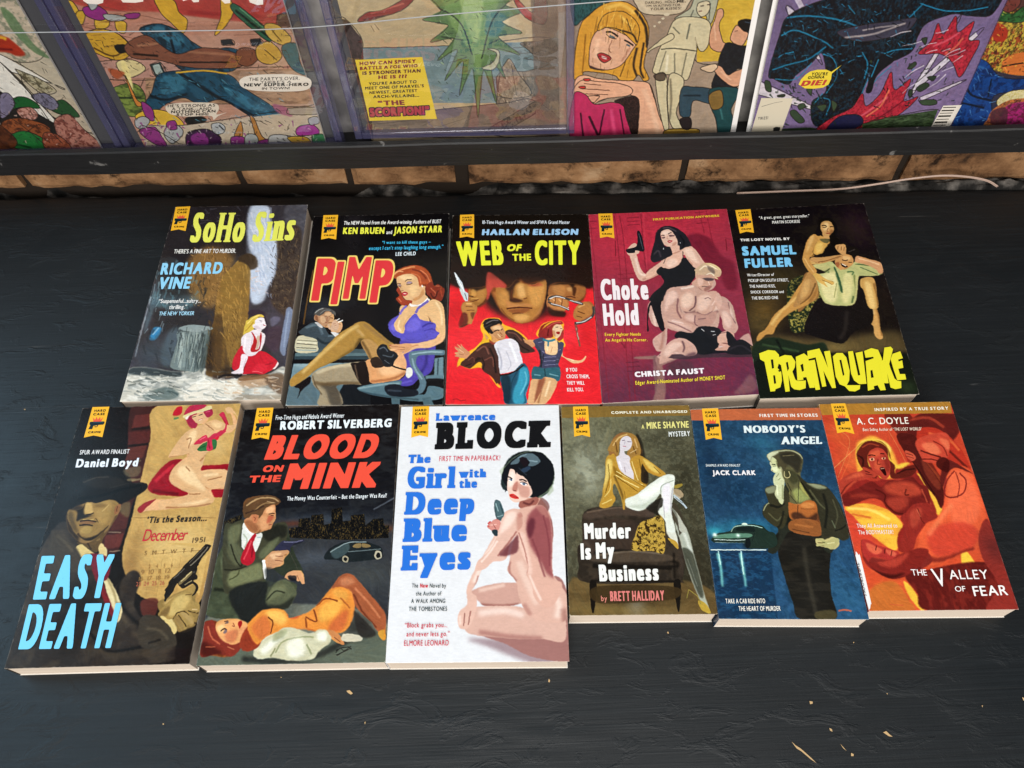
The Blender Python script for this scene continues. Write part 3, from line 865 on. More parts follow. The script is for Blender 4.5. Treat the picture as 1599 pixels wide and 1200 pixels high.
P c8a888 5 1 | 740,720 790,680 880,620 960,640 1060,700 1160,740 1140,820 1060,830 1000,790 900,800 800,790 780,760
.L f0e0c0 20 7 .9 | 820,720 900,660 960,680
.P 6a5c54 12 .8 | 940,660 1040,700 1060,780 980,740
.L f4e8d0 12 4 .9 | 920,800 1000,770 1050,810
F 1030 450 .125
P c49a8a 7 1 | 30,260 60,100 140,0 260,0 260,80 260,280 320,330 300,400 500,490 450,560 330,560 200,540 80,490 60,400
.P e4c0b0 22 .85 | 80,100 180,30 220,120 120,220 70,300
.P dcb4a4 20 .8 | 120,400 240,400 400,500 300,540 120,480
.L 70464a 20 8 .8 | 230,130 220,280 270,380
.L 70464a 14 6 .7 | 100,420 240,470 400,550
.L f0d4c8 12 5 .8 | 150,410 300,440
P c89e8c 7 1 | 250,200 260,80 330,20 440,40 470,90 640,40 720,60 700,220 660,300 560,330 450,300 440,250 380,290 280,280
.P e8c8b4 24 .8 | 280,100 380,60 430,120 380,230 280,230
.P e4c2b0 24 .8 | 490,110 620,90 640,180 560,280 480,270
.L 5c3c40 18 7 .9 | 450,100 440,220 370,290
.L 6a464a 14 6 .8 | 460,300 560,340 660,290
.L 6a464a 9 3 .9 | 560,140 600,120 640,140
P b88c7e 7 1 | 300,400 320,320 440,310 580,340 700,290 700,380 620,480 480,480
.P dab4a4 18 .8 | 320,340 420,330 430,420 330,400
.L 6a464a 14 6 .8 | 440,340 440,440 480,480
.L 6a464a 12 5 .7 | 480,390 580,380
P d0a898 5 1 | 620,230 680,150 720,60 760,100 780,230 740,280 700,180 640,300
.L f0d0c0 10 4 .8 | 650,220 690,160
P c49a8c 6 1 | 790,180 830,130 870,220 880,320 940,420 970,490 930,540 830,530 770,380 740,290
.P e4c2b2 18 .8 | 780,300 840,300 900,430 860,500 800,420
.L 5a383e 18 7 .8 | 860,180 900,330 950,440
P 15181c 6 1 | 200,590 250,540 400,560 500,480 700,490 760,540 720,600 740,700 680,800 500,830 440,720 330,640
P 1a1a1e 5 1 | 720,760 800,790 1000,640 1180,750 1190,820 900,830
.L 2e2a30 20 9 .8 | 800,800 1000,720 1140,790
P 1c1c20 4 1 | 495,490 600,485 740,520 760,570 680,620 600,580
.L d0d0d0 9 3 .9 | 520,510 560,540
.L d0d0d0 9 3 .9 | 640,540 690,545
.L c8c8c8 7 3 .9 | 660,590 700,580
P d0a490 5 1 | 720,620 770,560 840,550 880,590 930,600 900,620 860,640 800,680 730,690
.L 5a3438 9 3 .9 | 750,570 840,545
P 1a1a1e 4 1 | 830,550 870,550 930,620 930,700 860,720 840,640
P c89a88 4 1 | 690,770 760,730 850,740 870,720 840,780 820,780 740,780
.L d8d4d8 7 2 .9 | 740,740 860,710
P c89e8e 7 1 | 0,950 20,800 100,700 240,625 360,660 440,740 460,820 340,850 200,800 100,880
.P e4c2b2 20 .8 | 60,780 180,680 280,700 200,770 80,860
.L 5a3a40 22 9 .8 | 280,660 310,740 290,800
.P 5a3c44 20 .8 | 340,830 450,800 440,860 300,900
''', 14: '''
F 1240 330 .125
P 100c0a 12 1 | 300,120 360,90 460,100 510,180 510,300 600,400 480,440 420,340 340,300 310,220
P c8985c 6 1 | 330,220 340,150 390,125 450,135 490,190 490,250 440,310 440,350 370,330 350,270
.P e8c48a 16 .8 | 380,150 430,160 420,230 370,240
.P 7a4a26 14 .7 | 450,240 490,240 470,300 440,310
.L 1a0e08 12 4 1 | 345,185 375,178 405,195
.L 1a0e08 12 4 1 | 445,200 490,195
.L 2c1810 8 3 1 | 355,205 400,205
.L 7a4028 8 3 .9 | 425,210 410,255 435,260
.L 8c3c28 12 3 1 | 400,278 450,278
P c08e4c 6 1 | 110,580 150,400 210,310 270,295 300,350 280,420 200,560 210,640 280,740 250,800 180,720 110,620
.P e0b470 16 .8 | 200,330 250,320 200,450 150,520
.L 6a4420 16 7 .8 | 290,390 230,520 200,600
.L e0b470 14 6 .8 | 130,590 190,690 250,770
P d0a050 8 1 | 240,530 260,430 310,370 380,390 420,440 370,520 320,550
.P ecc46c 18 .8 | 280,420 360,400 340,500 280,520
P 120e0c 8 1 | 300,545 360,520 400,450 480,430 560,520 620,560 480,600 300,570
P 4a4a30 6 .8 | 320,350 440,350 420,400 360,390
P 17120f 6 1 | 640,480 700,440 800,480 790,580 740,640 720,560 640,530
.L 3c3430 10 4 .9 | 680,510 760,480
P cc965a 6 1 | 510,620 560,580 640,540 720,570 740,640 690,700 620,720 580,740 530,700
.P e8be80 14 .8 | 620,560 700,580 690,610 620,600
.L 24120a 12 4 1 | 600,610 640,620 670,610
.L 24120a 10 4 1 | 680,640 720,640
.P 200c08 5 1 | 580,650 620,670 670,690 640,710 600,690
.L ecdcc0 10 3 1 | 595,660 650,685
.P 8c4c2c 10 .8 | 510,650 560,640 560,700 530,700
P c4945a 6 1 | 200,620 220,580 300,580 420,570 600,540 640,530 520,600 400,640 320,650 260,640
.L 7a4c26 12 5 .8 | 300,640 440,610 580,560
P cc9a60 5 1 | 510,440 560,415 620,430 650,470 640,540 600,540 540,490
.L 6a4024 8 3 .9 | 550,440 545,480
.L 6a4024 8 3 .9 | 590,440 585,490
.L 6a4024 8 3 .9 | 625,450 620,500
P b8b878 7 1 | 190,640 320,660 460,630 520,690 600,740 700,700 760,660 900,660 1050,720 1060,800 800,810 740,800 760,1000 720,1160 540,1175 400,1140 330,1050 280,860 240,800 400,770 440,690
.P e8dca0 26 .85 | 320,850 500,760 540,900 520,1120 400,1110
.P e4d898 24 .8 | 620,800 720,800 720,1000 660,1150 600,1100
.L 24482c 22 7 .9 | 500,700 560,850 600,1020
.L 305434 30 10 .8 | 530,780 580,940 590,1000
.L 3c5c34 18 7 .8 | 660,760 740,760 720,800
.L 7c8048 10 4 .8 | 530,900 500,1080
.L 3c5430 24 9 .8 | 740,1060 720,1150
.L 34502c 12 5 .9 | 220,740 320,770 440,760
.L 34502c 14 5 .9 | 400,680 390,750
.L 4a6038 12 5 .8 | 820,700 920,740 1040,790
.L 34502c 14 5 .9 | 760,660 940,680
P d4a858 5 1 | 240,790 300,780 400,850 490,880 480,920 380,880 420,950 370,920 300,880
.L 6a4a20 6 2 .9 | 360,820 490,880
.L 6a4a20 6 2 .9 | 350,860 480,920
P d0986a 6 1 | 760,600 790,560 900,600 1070,640 1110,760 1060,780 1020,730 900,670 770,640
.L ecc090 16 6 .8 | 800,590 950,630 1060,670
P c89a54 6 1 | 830,940 830,860 920,840 980,870 1010,960 1050,1200 930,1200 870,1000
.P ecc880 20 .8 | 880,900 950,900 990,1050 1010,1200 950,1200
.L 7a5026 18 8 .8 | 990,900 1030,1050 1050,1200
P b0824a 6 1 | 150,800 200,760 280,870 280,950 200,1080 60,1180 0,1200 0,1150 80,960
.P d8ac6a 20 .7 | 120,900 200,850 180,1000 80,1100
.L 5a3c1c 20 8 .8 | 270,900 200,1060 80,1170
''', 17: '''
F 80 720 .14167
P 14110f 10 1 | 130,80 250,-60 620,-60 800,60 840,240 990,238 1050,265 1030,330 900,410 740,490 640,430 500,470 380,440 240,500 140,560 60,460
.P 221e1a 20 .8 | 340,230 480,180 660,170 820,230 700,290 480,300
.L 3e3830 12 6 .8 | 350,240 500,185 640,180
.L 0a0908 26 10 .9 | 300,420 560,380 800,310 1000,270
.L 2c2824 12 6 .8 | 640,300 850,250 1000,250
P 8c6e3c 8 1 | 330,530 390,460 500,470 640,430 720,450 770,520 720,600 680,600 650,690 560,800 420,880 290,820 220,720 180,630 200,540
.P 18110b 14 .96 | 180,560 260,500 330,460 390,455 360,540 370,580 420,600 460,600 340,640 280,660 290,560 220,540
.P 4c3c22 22 .8 | 180,600 230,560 260,660 300,800 230,740
.P c8a462 16 .9 | 380,470 440,460 465,560 440,580 370,580
.P a4844a 24 .8 | 480,480 660,440 640,640 560,700 500,640
.P 6a5028 20 .7 | 480,480 560,470 620,500 500,520
.L 1a100a 12 4 1 | 385,595 430,590 470,575
.L c8a860 10 4 .8 | 350,645 430,650 470,640
.P 7c5634 8 .9 | 320,670 400,650 480,665 470,690 350,700
.L 1a100a 13 4 1 | 320,665 400,655 500,672
.L 1a100a 16 6 1 | 310,710 390,705 460,715
.P a88a4c 16 .9 | 340,740 400,720 450,740 420,800 320,790
.L 2c1e10 26 9 .9 | 290,800 360,870 500,830 640,720
.P 1c140c 16 .8 | 260,830 420,850 560,800 420,920
.L 3a2a16 10 4 .8 | 490,630 520,680
.L d0b070 10 5 .6 | 560,560 640,480
P 8c5c38 6 1 | 710,500 770,480 750,560 700,590
.L 3c2010 8 3 .9 | 730,500 720,560
P 5a4424 8 1 | 280,900 420,900 580,780 560,900 500,1010 400,960
.L 8c7040 18 8 .7 | 500,880 540,860
.L 2a1c10 16 7 .9 | 400,900 440,980
P d0b878 6 1 | 265,975 330,920 420,980 490,1040 420,1100 330,1060
P d4bc80 6 1 | 520,960 560,905 610,1010 600,1060 540,1020
P 6c1c2c 8 1 | 430,1030 490,1020 620,1060 660,1120 620,1300 520,1300 440,1120
.L a83c50 12 5 .7 | 500,1050 560,1200
P 3c342a 14 1 | 0,800 60,780 200,880 280,960 340,1070 440,1200 0,1200
.L 524838 30 12 .7 | 60,820 160,900 240,1000
F 80 720 .14167
P 7a6c50 14 .6 | 800,100 980,60 960,160 850,180
P 8c7c58 8 .6 | 840,200 930,195 920,220 845,225
P 6c6040 14 .7 | 780,480 870,460 850,620 760,560
L a8987c 12 6 .6 | 630,785 770,790
L a8987c 12 6 .6 | 640,1000 760,990
F 220 840 .14167
Q c8a460 6 .9 | 260,60 760,60 640,640 560,520 640,300 700,120
P 201c18 3 1 | 690,90 720,70 760,80 765,110 620,280 640,290 600,340 570,380 620,420 610,460 570,470 620,510 630,560 600,620 560,640 580,590 590,540 560,510 470,560 430,540 380,480 350,560 300,650 270,700 255,680 300,620 330,560 300,580 260,580 300,520 310,480 400,390 480,310 510,290
.L 8c8270 9 3 .9 | 740,100 640,220 540,310
.L 5c5448 8 3 .9 | 700,100 530,280
.P 7c6c48 5 .9 | 420,490 540,380 560,400 440,510
.L d0bc84 9 3 .9 | 440,480 560,370
.L 6c6458 8 3 .9 | 360,450 480,340
.L a89870 8 3 .9 | 480,520 560,470
.P a8926a 4 .9 | 340,620 370,520 400,560 440,570 380,610
P 9c8048 6 1 | 190,860 230,780 380,640 470,590 560,520 600,540 590,600 560,640 570,700 640,720 640,800 600,830 550,820 590,900 560,970 510,960 500,1020 450,1030 360,900 300,900
.P c8ac6a 20 .85 | 360,680 480,620 540,680 480,780 360,860 300,840
.P 6c5430 16 .8 | 200,860 260,780 320,760 280,860
.L 3a2a14 12 4 1 | 350,900 400,830 470,810 530,850
.L 3a2a14 12 4 1 | 410,850 470,930 500,980
.L 3a2a14 12 4 1 | 520,800 560,820 600,820
.P 8c7244 10 .9 | 360,890 410,860 470,960 460,1020
.P a88c58 10 .9 | 430,830 500,830 570,900 560,950
.L d8b888 12 5 .8 | 560,790 620,790
.L 5a4424 10 4 .9 | 490,630 560,620
P 17120f 10 .9 | 520,1000 600,960 640,850 640,1000 560,1200 380,1200 400,1060
P 3a332a 10 1 | 0,880 210,870 320,980 380,1080 360,1200 0,1200
.L 564c3c 30 14 .7 | 60,1000 200,1020 300,1120
.L 1a1612 24 9 .8 | 80,1160 220,1120
P d0b878 5 1 | 215,875 250,866 340,940 395,1020 360,1060 320,980
F 250 630 .14161
P c8a078 0 .0 | 0,0 1,0 1,1
P d4a878 5 1 | 95,600 130,520 220,390 300,310 400,260 500,220 560,190 640,190 740,240 830,230 850,160 800,110 740,110 720,60 780,50 850,150 850,250 740,310 640,290 590,330 560,440 540,520 480,600 470,680 410,790 480,900 560,1020 600,1060 540,1120 420,1140 160,1160 0,1170 0,1080 160,1060 320,1000 240,960 130,880 110,800 160,700 300,600 310,560 220,580
.P f0d0a0 20 .8 | 320,340 400,300 380,420 320,460
.P f0d0a0 26 .8 | 180,760 280,680 400,800 500,960 420,940 260,860
.P eccb98 18 .7 | 560,220 680,230 640,280
.P f0d0a0 18 .7 | 180,1120 400,1080 540,1050 440,1110
.L 8c5c38 12 5 .8 | 290,400 340,390 310,500
.L 8c5c38 14 6 .8 | 280,700 330,750
.L 9c6840 16 7 .8 | 440,640 480,600 540,540
.L 8c5c38 12 5 .8 | 240,960 320,1000 440,1000
.L 9c6840 18 8 .8 | 60,1150 300,1150 560,1110
.L 9c6840 12 5 .8 | 100,595 240,580 320,560
.L 8c5c38 10 4 .8 | 500,230 540,260 590,300
P d8ac7c 5 1 | 400,800 480,740 740,740 730,900 540,940
.L f0d0a0 30 12 .7 | 480,800 640,780
.L 8c5c38 12 5 .8 | 520,850 680,810
P d8ac80 4 1 | 350,150 420,120 500,110 500,170 460,220 420,230 380,200
.L 2a1410 8 3 1 | 355,155 395,145
.L 2a1410 8 3 1 | 425,135 470,120
.L b03038 9 3 1 | 420,190 465,172
.L f4e8d8 6 2 1 | 425,192 460,178
P 9c2440 5 1 | 300,190 340,130 360,200 410,230 380,280 320,240
P 9c2440 5 1 | 480,90 560,60 580,120 520,160
.L d05070 10 4 .8 | 500,100 550,90
P d8c890 4 1 | 250,150 300,110 460,50 560,30 550,70 400,110 290,150 270,170
P b02844 4 1 | 260,130 330,30 500,20 470,60 340,100
P 2c6438 3 1 | 410,520 430,480 500,430 610,400 610,500 480,530
.L 184020 10 4 .8 | 430,500 500,470
P c02c48 4 1 | 370,455 420,400 500,350 530,380 600,330 650,350 620,380 570,410 580,510 510,520 520,420 440,450
.L f06c80 9 3 .8 | 430,410 500,370
.L 7c1428 10 4 .8 | 530,400 545,510
P c02c48 4 1 | 620,330 700,290 720,220 690,170 650,130 690,100 715,130 735,230 720,310 650,370
''', 21: '''
F 350 770 .13333
P 3c3c2c 10 1 | 0,420 100,360 220,320 300,420 420,470 560,380 700,340 750,420 720,560 640,620 560,680 480,760 440,800 470,1000 460,1030 200,1080 0,1150
.P 6c7050 24 .8 | 60,420 200,370 160,560 60,600
.P 5c6046 24 .8 | 80,560 200,640 220,760 140,860 40,700
.P 1e1e18 22 .9 | 450,470 560,390 720,380 730,500 600,560 500,560
.P 666a4c 20 .8 | 420,700 560,560 660,520 560,680 440,780
.L 1c1c14 16 6 .9 | 80,600 130,760 200,860 220,740
.P 7c8058 24 .8 | 60,940 240,880 420,820 460,900 440,1000 240,1060 60,1100
.L 1c1c14 18 7 .8 | 0,900 120,900 260,860
.L 34361f 14 6 .8 | 60,1020 160,960 180,900
P dcdcd4 5 1 | 205,560 230,350 300,430 370,480 440,470 440,530 360,700 230,660
.L a0a890 16 6 .8 | 230,480 270,560 240,640
.L f8f8f4 20 8 .9 | 260,420 330,490
.L 7c98a0 12 5 .8 | 390,520 430,520
P a81828 5 1 | 290,560 360,475 375,500 340,600 365,700 350,800 280,850 200,810 210,720
.L e05058 16 6 .8 | 320,560 270,700 230,780
.L 6c0c18 14 6 .8 | 340,640 320,760
P c08458 6 1 | 235,330 300,280 330,250 400,250 480,190 560,140 600,150 605,200 590,260 605,300 580,320 570,370 545,420 480,440 420,430 380,470 300,450
.P e8b484 18 .85 | 500,170 590,160 570,230 500,240
.P d89c6c 18 .8 | 420,310 500,270 520,400 440,420
.P b04c38 14 .7 | 520,270 580,280 560,320 500,360
.P 8c5434 18 .8 | 240,340 320,320 400,400 380,460 300,440
.L 2c140c 10 3 1 | 520,250 560,240 595,245
.L 3c1c14 9 3 1 | 545,265 580,268
.L 8c3c30 10 3 1 | 520,378 560,370
P c07850 4 1 | 320,270 360,250 400,270 380,350 340,340
.L 7c3c28 8 3 .9 | 345,280 370,300 360,330
P 5c4028 6 1 | 220,230 230,160 300,80 420,35 540,30 640,70 660,110 600,135 540,140 480,190 450,250 410,300 400,260 330,255 290,290 240,290
.L c09c6c 16 6 .8 | 260,150 400,70 560,60 640,100
.L a07c50 14 5 .8 | 350,210 460,130 580,115
.L 33221a 18 7 .8 | 250,240 380,200 470,150
.L c8a478 8 3 .8 | 500,100 600,120
P c08c64 4 1 | 480,820 540,700 600,680 740,670 760,690 700,730 690,800 640,850 520,890
.P e8bc90 12 .8 | 540,720 680,700 580,780
.L 6c3c28 8 3 .9 | 600,740 690,740
.L 6c3c28 8 3 .9 | 600,790 690,800
P e4e4e0 3 1 | 445,800 475,790 495,880 490,995 470,995 470,900
P 2c2c40 4 1 | 590,670 650,590 700,560 800,570 920,545 930,570 830,590 780,640 770,690 740,670
.L 7c7c98 8 3 .9 | 700,575 820,575 920,555
P d0986c 4 1 | 710,1000 740,940 820,910 900,930 930,1000 940,1060 910,1050 880,1000 880,1030 850,1025 840,970 780,970
.L 7c4c34 7 2 .9 | 850,960 880,1020
P 15151c 6 .8 | 750,970 840,970 840,1030 770,1020
P 4c4f3c 8 1 | 500,1200 540,1090 640,1030 760,1060 840,1200
P 282c2c 14 .7 | 480,900 560,880 640,1000 520,1100
L 5c5048 4 2 .7 | 770,700 860,890
F 310 890 .18762
P 565a42 8 1 | 560,260 620,130 720,80 790,140 810,210 740,320 640,330 560,300
.P 6a6e50 16 .8 | 600,160 720,120 700,200 560,260
.L 24261c 12 5 .9 | 560,260 640,180 720,190
.P 1c1e1a 16 .8 | 540,280 680,290 800,220 740,340
P 1e201e 10 1 | 260,180 560,100 560,280 700,340 420,440 340,400
P 7c2c20 6 1 | 40,560 50,450 120,420 150,500 200,560 330,600 360,640 280,720 160,700 20,720
.P 3a100c 20 .8 | 20,600 100,620 200,700 40,720
.L c86c48 12 5 .8 | 80,470 110,560 180,620
.L b05838 10 4 .8 | 60,640 140,640
.L c87850 8 3 .8 | 240,640 300,660
P e0a064 6 1 | 145,460 220,425 330,420 400,440 410,500 380,570 300,620 220,600 170,550
.P f4cc8c 14 .8 | 160,470 220,450 210,500 170,520
.P c06c48 14 .8 | 230,520 330,500 300,600 230,590
.P d88c60 14 .7 | 330,470 400,480 370,560
.L 2c1414 9 3 1 | 185,510 215,490 240,500
.P 6a5a60 4 .9 | 205,525 225,495 240,505 225,530
.L 2c1414 9 3 1 | 215,428 250,425
.P 5a4a4c 4 .9 | 220,440 250,430 250,445 225,448
.L 7c3428 7 3 .9 | 290,440 300,470 280,465
P 9c1c1c 3 1 | 330,435 355,425 365,445 345,490 335,470
P 8c3420 6 1 | 340,620 400,480 480,460 520,560 500,640 400,680
P dc8838 7 1 | 410,460 500,360 560,330 680,325 740,370 760,400 880,370 990,290 1080,180 1160,130 1260,180 1290,260 1270,420 1200,520 1060,520 960,500 880,480 760,480 680,510 560,560 490,620 440,560
.P f4c060 22 .85 | 560,350 680,340 740,400 700,460 620,430
.P c86838 18 .8 | 440,480 540,380 590,420 600,520 520,580
.L 5c2814 10 3 .9 | 580,390 620,440 600,530
.P f0b450 22 .8 | 1000,340 1090,260 1200,260 1140,380 1020,430
.P e0a048 20 .8 | 1120,170 1220,170 1240,240 1140,230
.L 6c2c14 12 4 .9 | 980,300 1060,240 1160,260
.L 6c2c14 12 4 .9 | 890,390 980,430 960,330
.P c05c34 20 .8 | 1120,420 1240,330 1230,440 1180,510 1080,510
.L 6c2c14 14 5 .8 | 890,400 900,490
.P b03030 12 .8 | 740,370 830,370 820,400 760,400
.L 8c4420 12 5 .7 | 1180,230 1260,320
P 9c5434 6 1 | 1110,150 1170,60 1240,28 1310,70 1420,200 1550,360 1540,500 1480,500 1440,440 1310,310 1270,180 1180,140
.P c88058 18 .8 | 1180,80 1260,60 1300,110 1200,130
.L c87c54 16 6 .8 | 1300,150 1420,280 1510,400
.L 5c2818 14 6 .8 | 1290,200 1360,340 1480,480
P c89038 4 1 | 1495,520 1540,500 1535,570 1510,570
P 24201e 10 .8 | 1290,340 1400,440 1480,540 1340,550
P c8c4a4 6 1 | 460,710 500,640 560,570 650,520 720,480 820,490 940,530 1000,495 1080,510 1100,580 1000,680 940,745 760,755 620,730 520,740
.P eceadc 20 .85 | 520,660 640,560 720,520 640,620 560,700
.P 8c9068 14 .7 | 640,520 740,500 700,560 620,600
.L 8c9068 12 4 .9 | 640,690 700,600 840,560 960,560
.P f0eede 18 .8 | 740,600 860,570 880,700 760,720
.L 7c8058 14 5 .8 | 900,620 940,700
.L 6c7048 12 5 .8 | 600,720 640,650
.P f0f0e4 14 .8 | 990,520 1060,520 1060,590 990,580
P c4804c 4 1 | 1070,500 1130,510 1190,560 1210,620 1170,610 1100,550
.L 5c2c18 5 2 .9 | 1130,560 1180,600
P c8c0a8 4 1 | 1200,550 1320,540 1360,580 1320,595 1200,590
L 2c2c26 7 2 1 | 1140,690 1180,650 1210,670 1270,635
L 2c2c26 7 2 1 | 1150,715 1210,680 1270,650
B 3c3e36 900,775 160 16 .6
F 290 620 .3665
P 1a2022 2 1 | 590,690 612,650 670,620 745,612 800,628 832,642 838,668 820,690 690,704 640,694
.P 3c4c4e 3 .9 | 620,655 690,625 690,660 640,690
.L 8c9c9c 4 1 .9 | 615,662 690,622 770,618
.P 8c7448 1 .9 | 712,640 722,626 745,624 744,642
.P 8c7448 1 .9 | 752,641 752,624 780,630 786,640
.L 7c8c8c 3 1 .8 | 690,660 830,648
P b0a890 1 1 | 802,676 812,656 830,660 834,684 812,692
P 141616 1 1 | 810,676 816,664 826,666 828,682 814,686
P a09880 1 1 | 666,690 676,676 692,684 690,702 674,704
P 141616 1 1 | 672,692 678,682 688,690 682,700
''', 25: '''
F 760 700 .14161
P 9cac88 10 .5 | 160,300 220,180 340,80 480,36 620,60 720,180 745,300 720,440 620,520 560,540
P 14161a 5 1 | 200,490 215,430 190,380 165,320 190,240 230,180 320,100 440,50 580,45 660,100 730,190 740,320 700,430 600,520 490,540 400,420 300,260 240,300 230,440
P e8c4b2 5 1 | 225,420 240,290 270,220 310,250 350,290 430,330 480,420 500,500 440,560 380,590 330,600 290,590 260,540 235,480
.P fce8dc 22 .8 | 250,290 290,250 310,330 280,420 240,420
.P c48c7c 16 .8 | 330,380 420,420 470,440 460,540 380,540 350,470
.P b06a5c 10 .8 | 300,400 340,370 330,480 280,460
.L 1c1214 13 4 1 | 232,318 262,325 280,345
.L 1c1214 15 4 1 | 360,352 400,350 440,370
.P f4f0f0 4 1 | 245,350 285,340 280,365 250,362
.P 4c6078 3 1 | 262,346 280,342 280,362 265,362
.P f4f0f0 4 1 | 370,385 440,390 430,412 385,405
.P 4c6078 3 1 | 395,384 425,388 418,408 398,404
.L 141012 8 3 1 | 370,382 405,375 450,400
.L 141012 8 3 1 | 240,345 285,338
.L 6c342c 9 3 .9 | 290,465 320,470
P cc302c 4 1 | 250,515 290,505 345,540 350,560 310,560 265,545
.L f08078 9 3 .9 | 275,525 315,535
.L 7c1818 6 2 .9 | 260,520 345,548
P 14161a 4 1 | 200,220 260,200 310,190 330,230 320,290 300,240 250,240 220,330 200,400 180,300
P 14161a 4 1 | 330,200 450,260 480,420 440,350 380,290 350,270
.L 2c343c 10 4 .8 | 350,220 440,300
P 5c7078 6 .9 | 320,120 400,70 490,60 560,100 590,150 540,190 460,200 470,150 400,110 340,170 260,180
.L 90a8b0 14 5 .7 | 460,140 560,150
.L 8098a0 12 5 .7 | 340,110 440,70
P 2c3c50 6 .9 | 380,240 460,200 480,230 420,270
P 1c1418 5 .9 | 360,110 440,110 450,190 400,200
P 9a5c50 6 1 | 350,640 370,590 440,570 550,540 570,590 520,640 440,670 380,665
.L 5c2a2a 22 8 .8 | 400,600 470,620 520,580
P d8aa98 8 1 | 340,700 480,640 620,640 690,760 720,900 725,1100 720,1300 745,1440 830,1500 760,1700 640,1760 520,1640 500,1500 440,1400 460,1300 400,1200 350,1060 330,900
.P 8a4448 26 .9 | 450,760 530,660 620,640 690,740 720,900 725,1100 715,1300 740,1430 660,1380 590,1250 520,1150 470,1050 440,900
.P 5a2630 20 .85 | 440,880 480,780 530,790 520,900 470,1000
.P b87c70 20 .7 | 540,620 620,640 680,760 640,760 560,680
.L 7a3a40 18 7 .7 | 620,740 660,900 690,1100 690,1300
.L 7a3a40 22 10 .7 | 500,1000 560,1160 600,1300 640,1420
.P e8c4b4 20 .8 | 350,940 410,940 450,1080 480,1220 500,1380 450,1380 400,1200 350,1060
.L f0d4c6 26 10 .8 | 470,1400 540,1560 600,1680
.L a86c60 14 6 .8 | 350,930 390,1040 430,1180 450,1300 440,1380
P dcb3a2 6 1 | 100,1000 160,800 200,710 280,670 350,680 400,760 390,860 340,920 300,990 180,1150 60,1260 -20,1330 -120,1350 -100,1250 0,1160 60,1080
.P f4d8ca 26 .85 | 200,760 280,700 330,740 260,860 160,940 120,1000
.P c08878 18 .8 | 330,760 380,740 400,860 340,920 330,800
.P b4786c 16 .7 | 340,720 420,700 400,760 350,760
.L 9c5c54 18 7 .8 | 330,920 240,1040 120,1190
.L f4dcd0 20 8 .8 | 120,1020 40,1140 -60,1260
P 6a343a 14 .85 | 300,1000 340,960 350,1060 330,1150 200,1190 140,1170
P 4c6468 4 1 | 85,600 120,580 155,600 190,700 180,760 120,770 100,680
.L a0bcbc 10 3 .9 | 100,610 130,700
.L 24383c 10 4 .9 | 150,620 180,720
.L 90acac 8 3 .9 | 110,760 180,740
P d08c80 4 1 | 10,870 60,810 90,790 150,810 130,900 90,910 50,900
.L f0c8b8 9 3 .8 | 40,850 110,840
.L 8c4440 7 2 .9 | 70,840 100,890
L c03838 9 2 1 | 5,855 30,870
P 24343a 4 1 | 55,910 110,900 120,960 90,970
''', 31: '''
F 930 660 .14162
P 241c14 10 .9 | 450,180 500,240 520,380 580,560 570,680 500,660 500,400 440,400
P 9c7438 6 1 | 135,310 170,230 230,170 340,115 430,140 480,220 500,330 460,380 360,400 350,330 400,230 370,160 290,170 260,240 250,380 200,330
.L d8b478 14 5 .8 | 190,260 260,170 350,130
.L d8b478 12 4 .8 | 430,180 460,280
.L 5c3c18 14 5 .8 | 220,220 240,330
.L 5c3c18 14 5 .8 | 410,260 450,350
.L e0c088 9 3 .8 | 380,340 450,300
P d4ccd0 5 1 | 270,230 290,180 340,150 385,170 400,240 370,300 320,305 330,350 380,390 420,560 410,640 330,580 260,520 220,400 260,360 270,300
.L 6a5c6c 8 3 .9 | 290,200 325,195
.L 6a5c6c 8 3 .9 | 350,210 395,215
.L a4606c 9 3 .9 | 300,262 335,265
.L a89ca8 8 3 .8 | 325,210 320,245
.L 9c8c94 10 4 .8 | 320,490 330,550
.L f0ecf0 16 6 .8 | 260,430 290,520
P b88c34 6 1 | 55,910 90,840 75,780 110,580 120,420 180,350 220,370 260,510 330,580 480,660 560,690 540,730 480,760 440,830 400,820 340,820 320,950 300,940 310,760 250,640 190,560 190,760 220,840 190,900 120,940
.P e4cc74 16 .8 | 120,440 180,420 180,540 110,700 90,760
.P 7c5818 14 .8 | 190,480 240,520 300,600 220,590
.L f0dc90 10 4 .9 | 220,580 340,650 480,720
.L f0dc90 10 4 .9 | 230,540 360,610 520,690
.L 6c4c14 8 3 .9 | 240,610 360,690 460,760
.L 6c4c14 8 3 .9 | 280,560 420,640 540,710
.L e8d07c 10 4 .8 | 100,820 160,740 170,620
.L 6c4c14 9 3 .8 | 140,460 150,620 110,780
.L e8d07c 12 4 .8 | 70,900 180,850
.L 7c5c1c 8 3 .8 | 320,760 330,900
P b08430 6 1 | 380,420 470,360 540,390 640,460 760,560 720,600 640,580 560,530 510,460 500,640 560,680 460,660 420,560
.P e0c468 14 .8 | 520,400 640,470 700,560 600,520
.L f0dc90 10 4 .8 | 400,430 440,560 470,640
.L 6c4c14 10 4 .8 | 480,400 500,520
.L 6c4c14 8 3 .8 | 640,490 720,570
P dce0d4 6 1 | 330,850 460,790 600,680 740,590 820,575 870,600 860,720 840,900 840,1020 880,1200 790,1200 770,1090 690,980 740,910 720,790 660,850 560,940 460,970 360,930
.P f4f4ec 24 .8 | 480,800 640,690 780,610 700,740 560,840
.P b4bca8 16 .7 | 360,920 520,900 700,800 560,950
.L 8c9484 12 5 .8 | 860,640 730,700 720,800
.P e8e0e8 18 .8 | 740,720 820,680 820,900 780,1000 740,900
.L a49ca4 12 5 .8 | 850,720 830,900 840,1020
.L 9c98a0 9 4 .8 | 750,920 760,1050
P b4b4a4 5 1 | 830,940 900,1000 960,1100 1010,1200 930,1200 900,1060
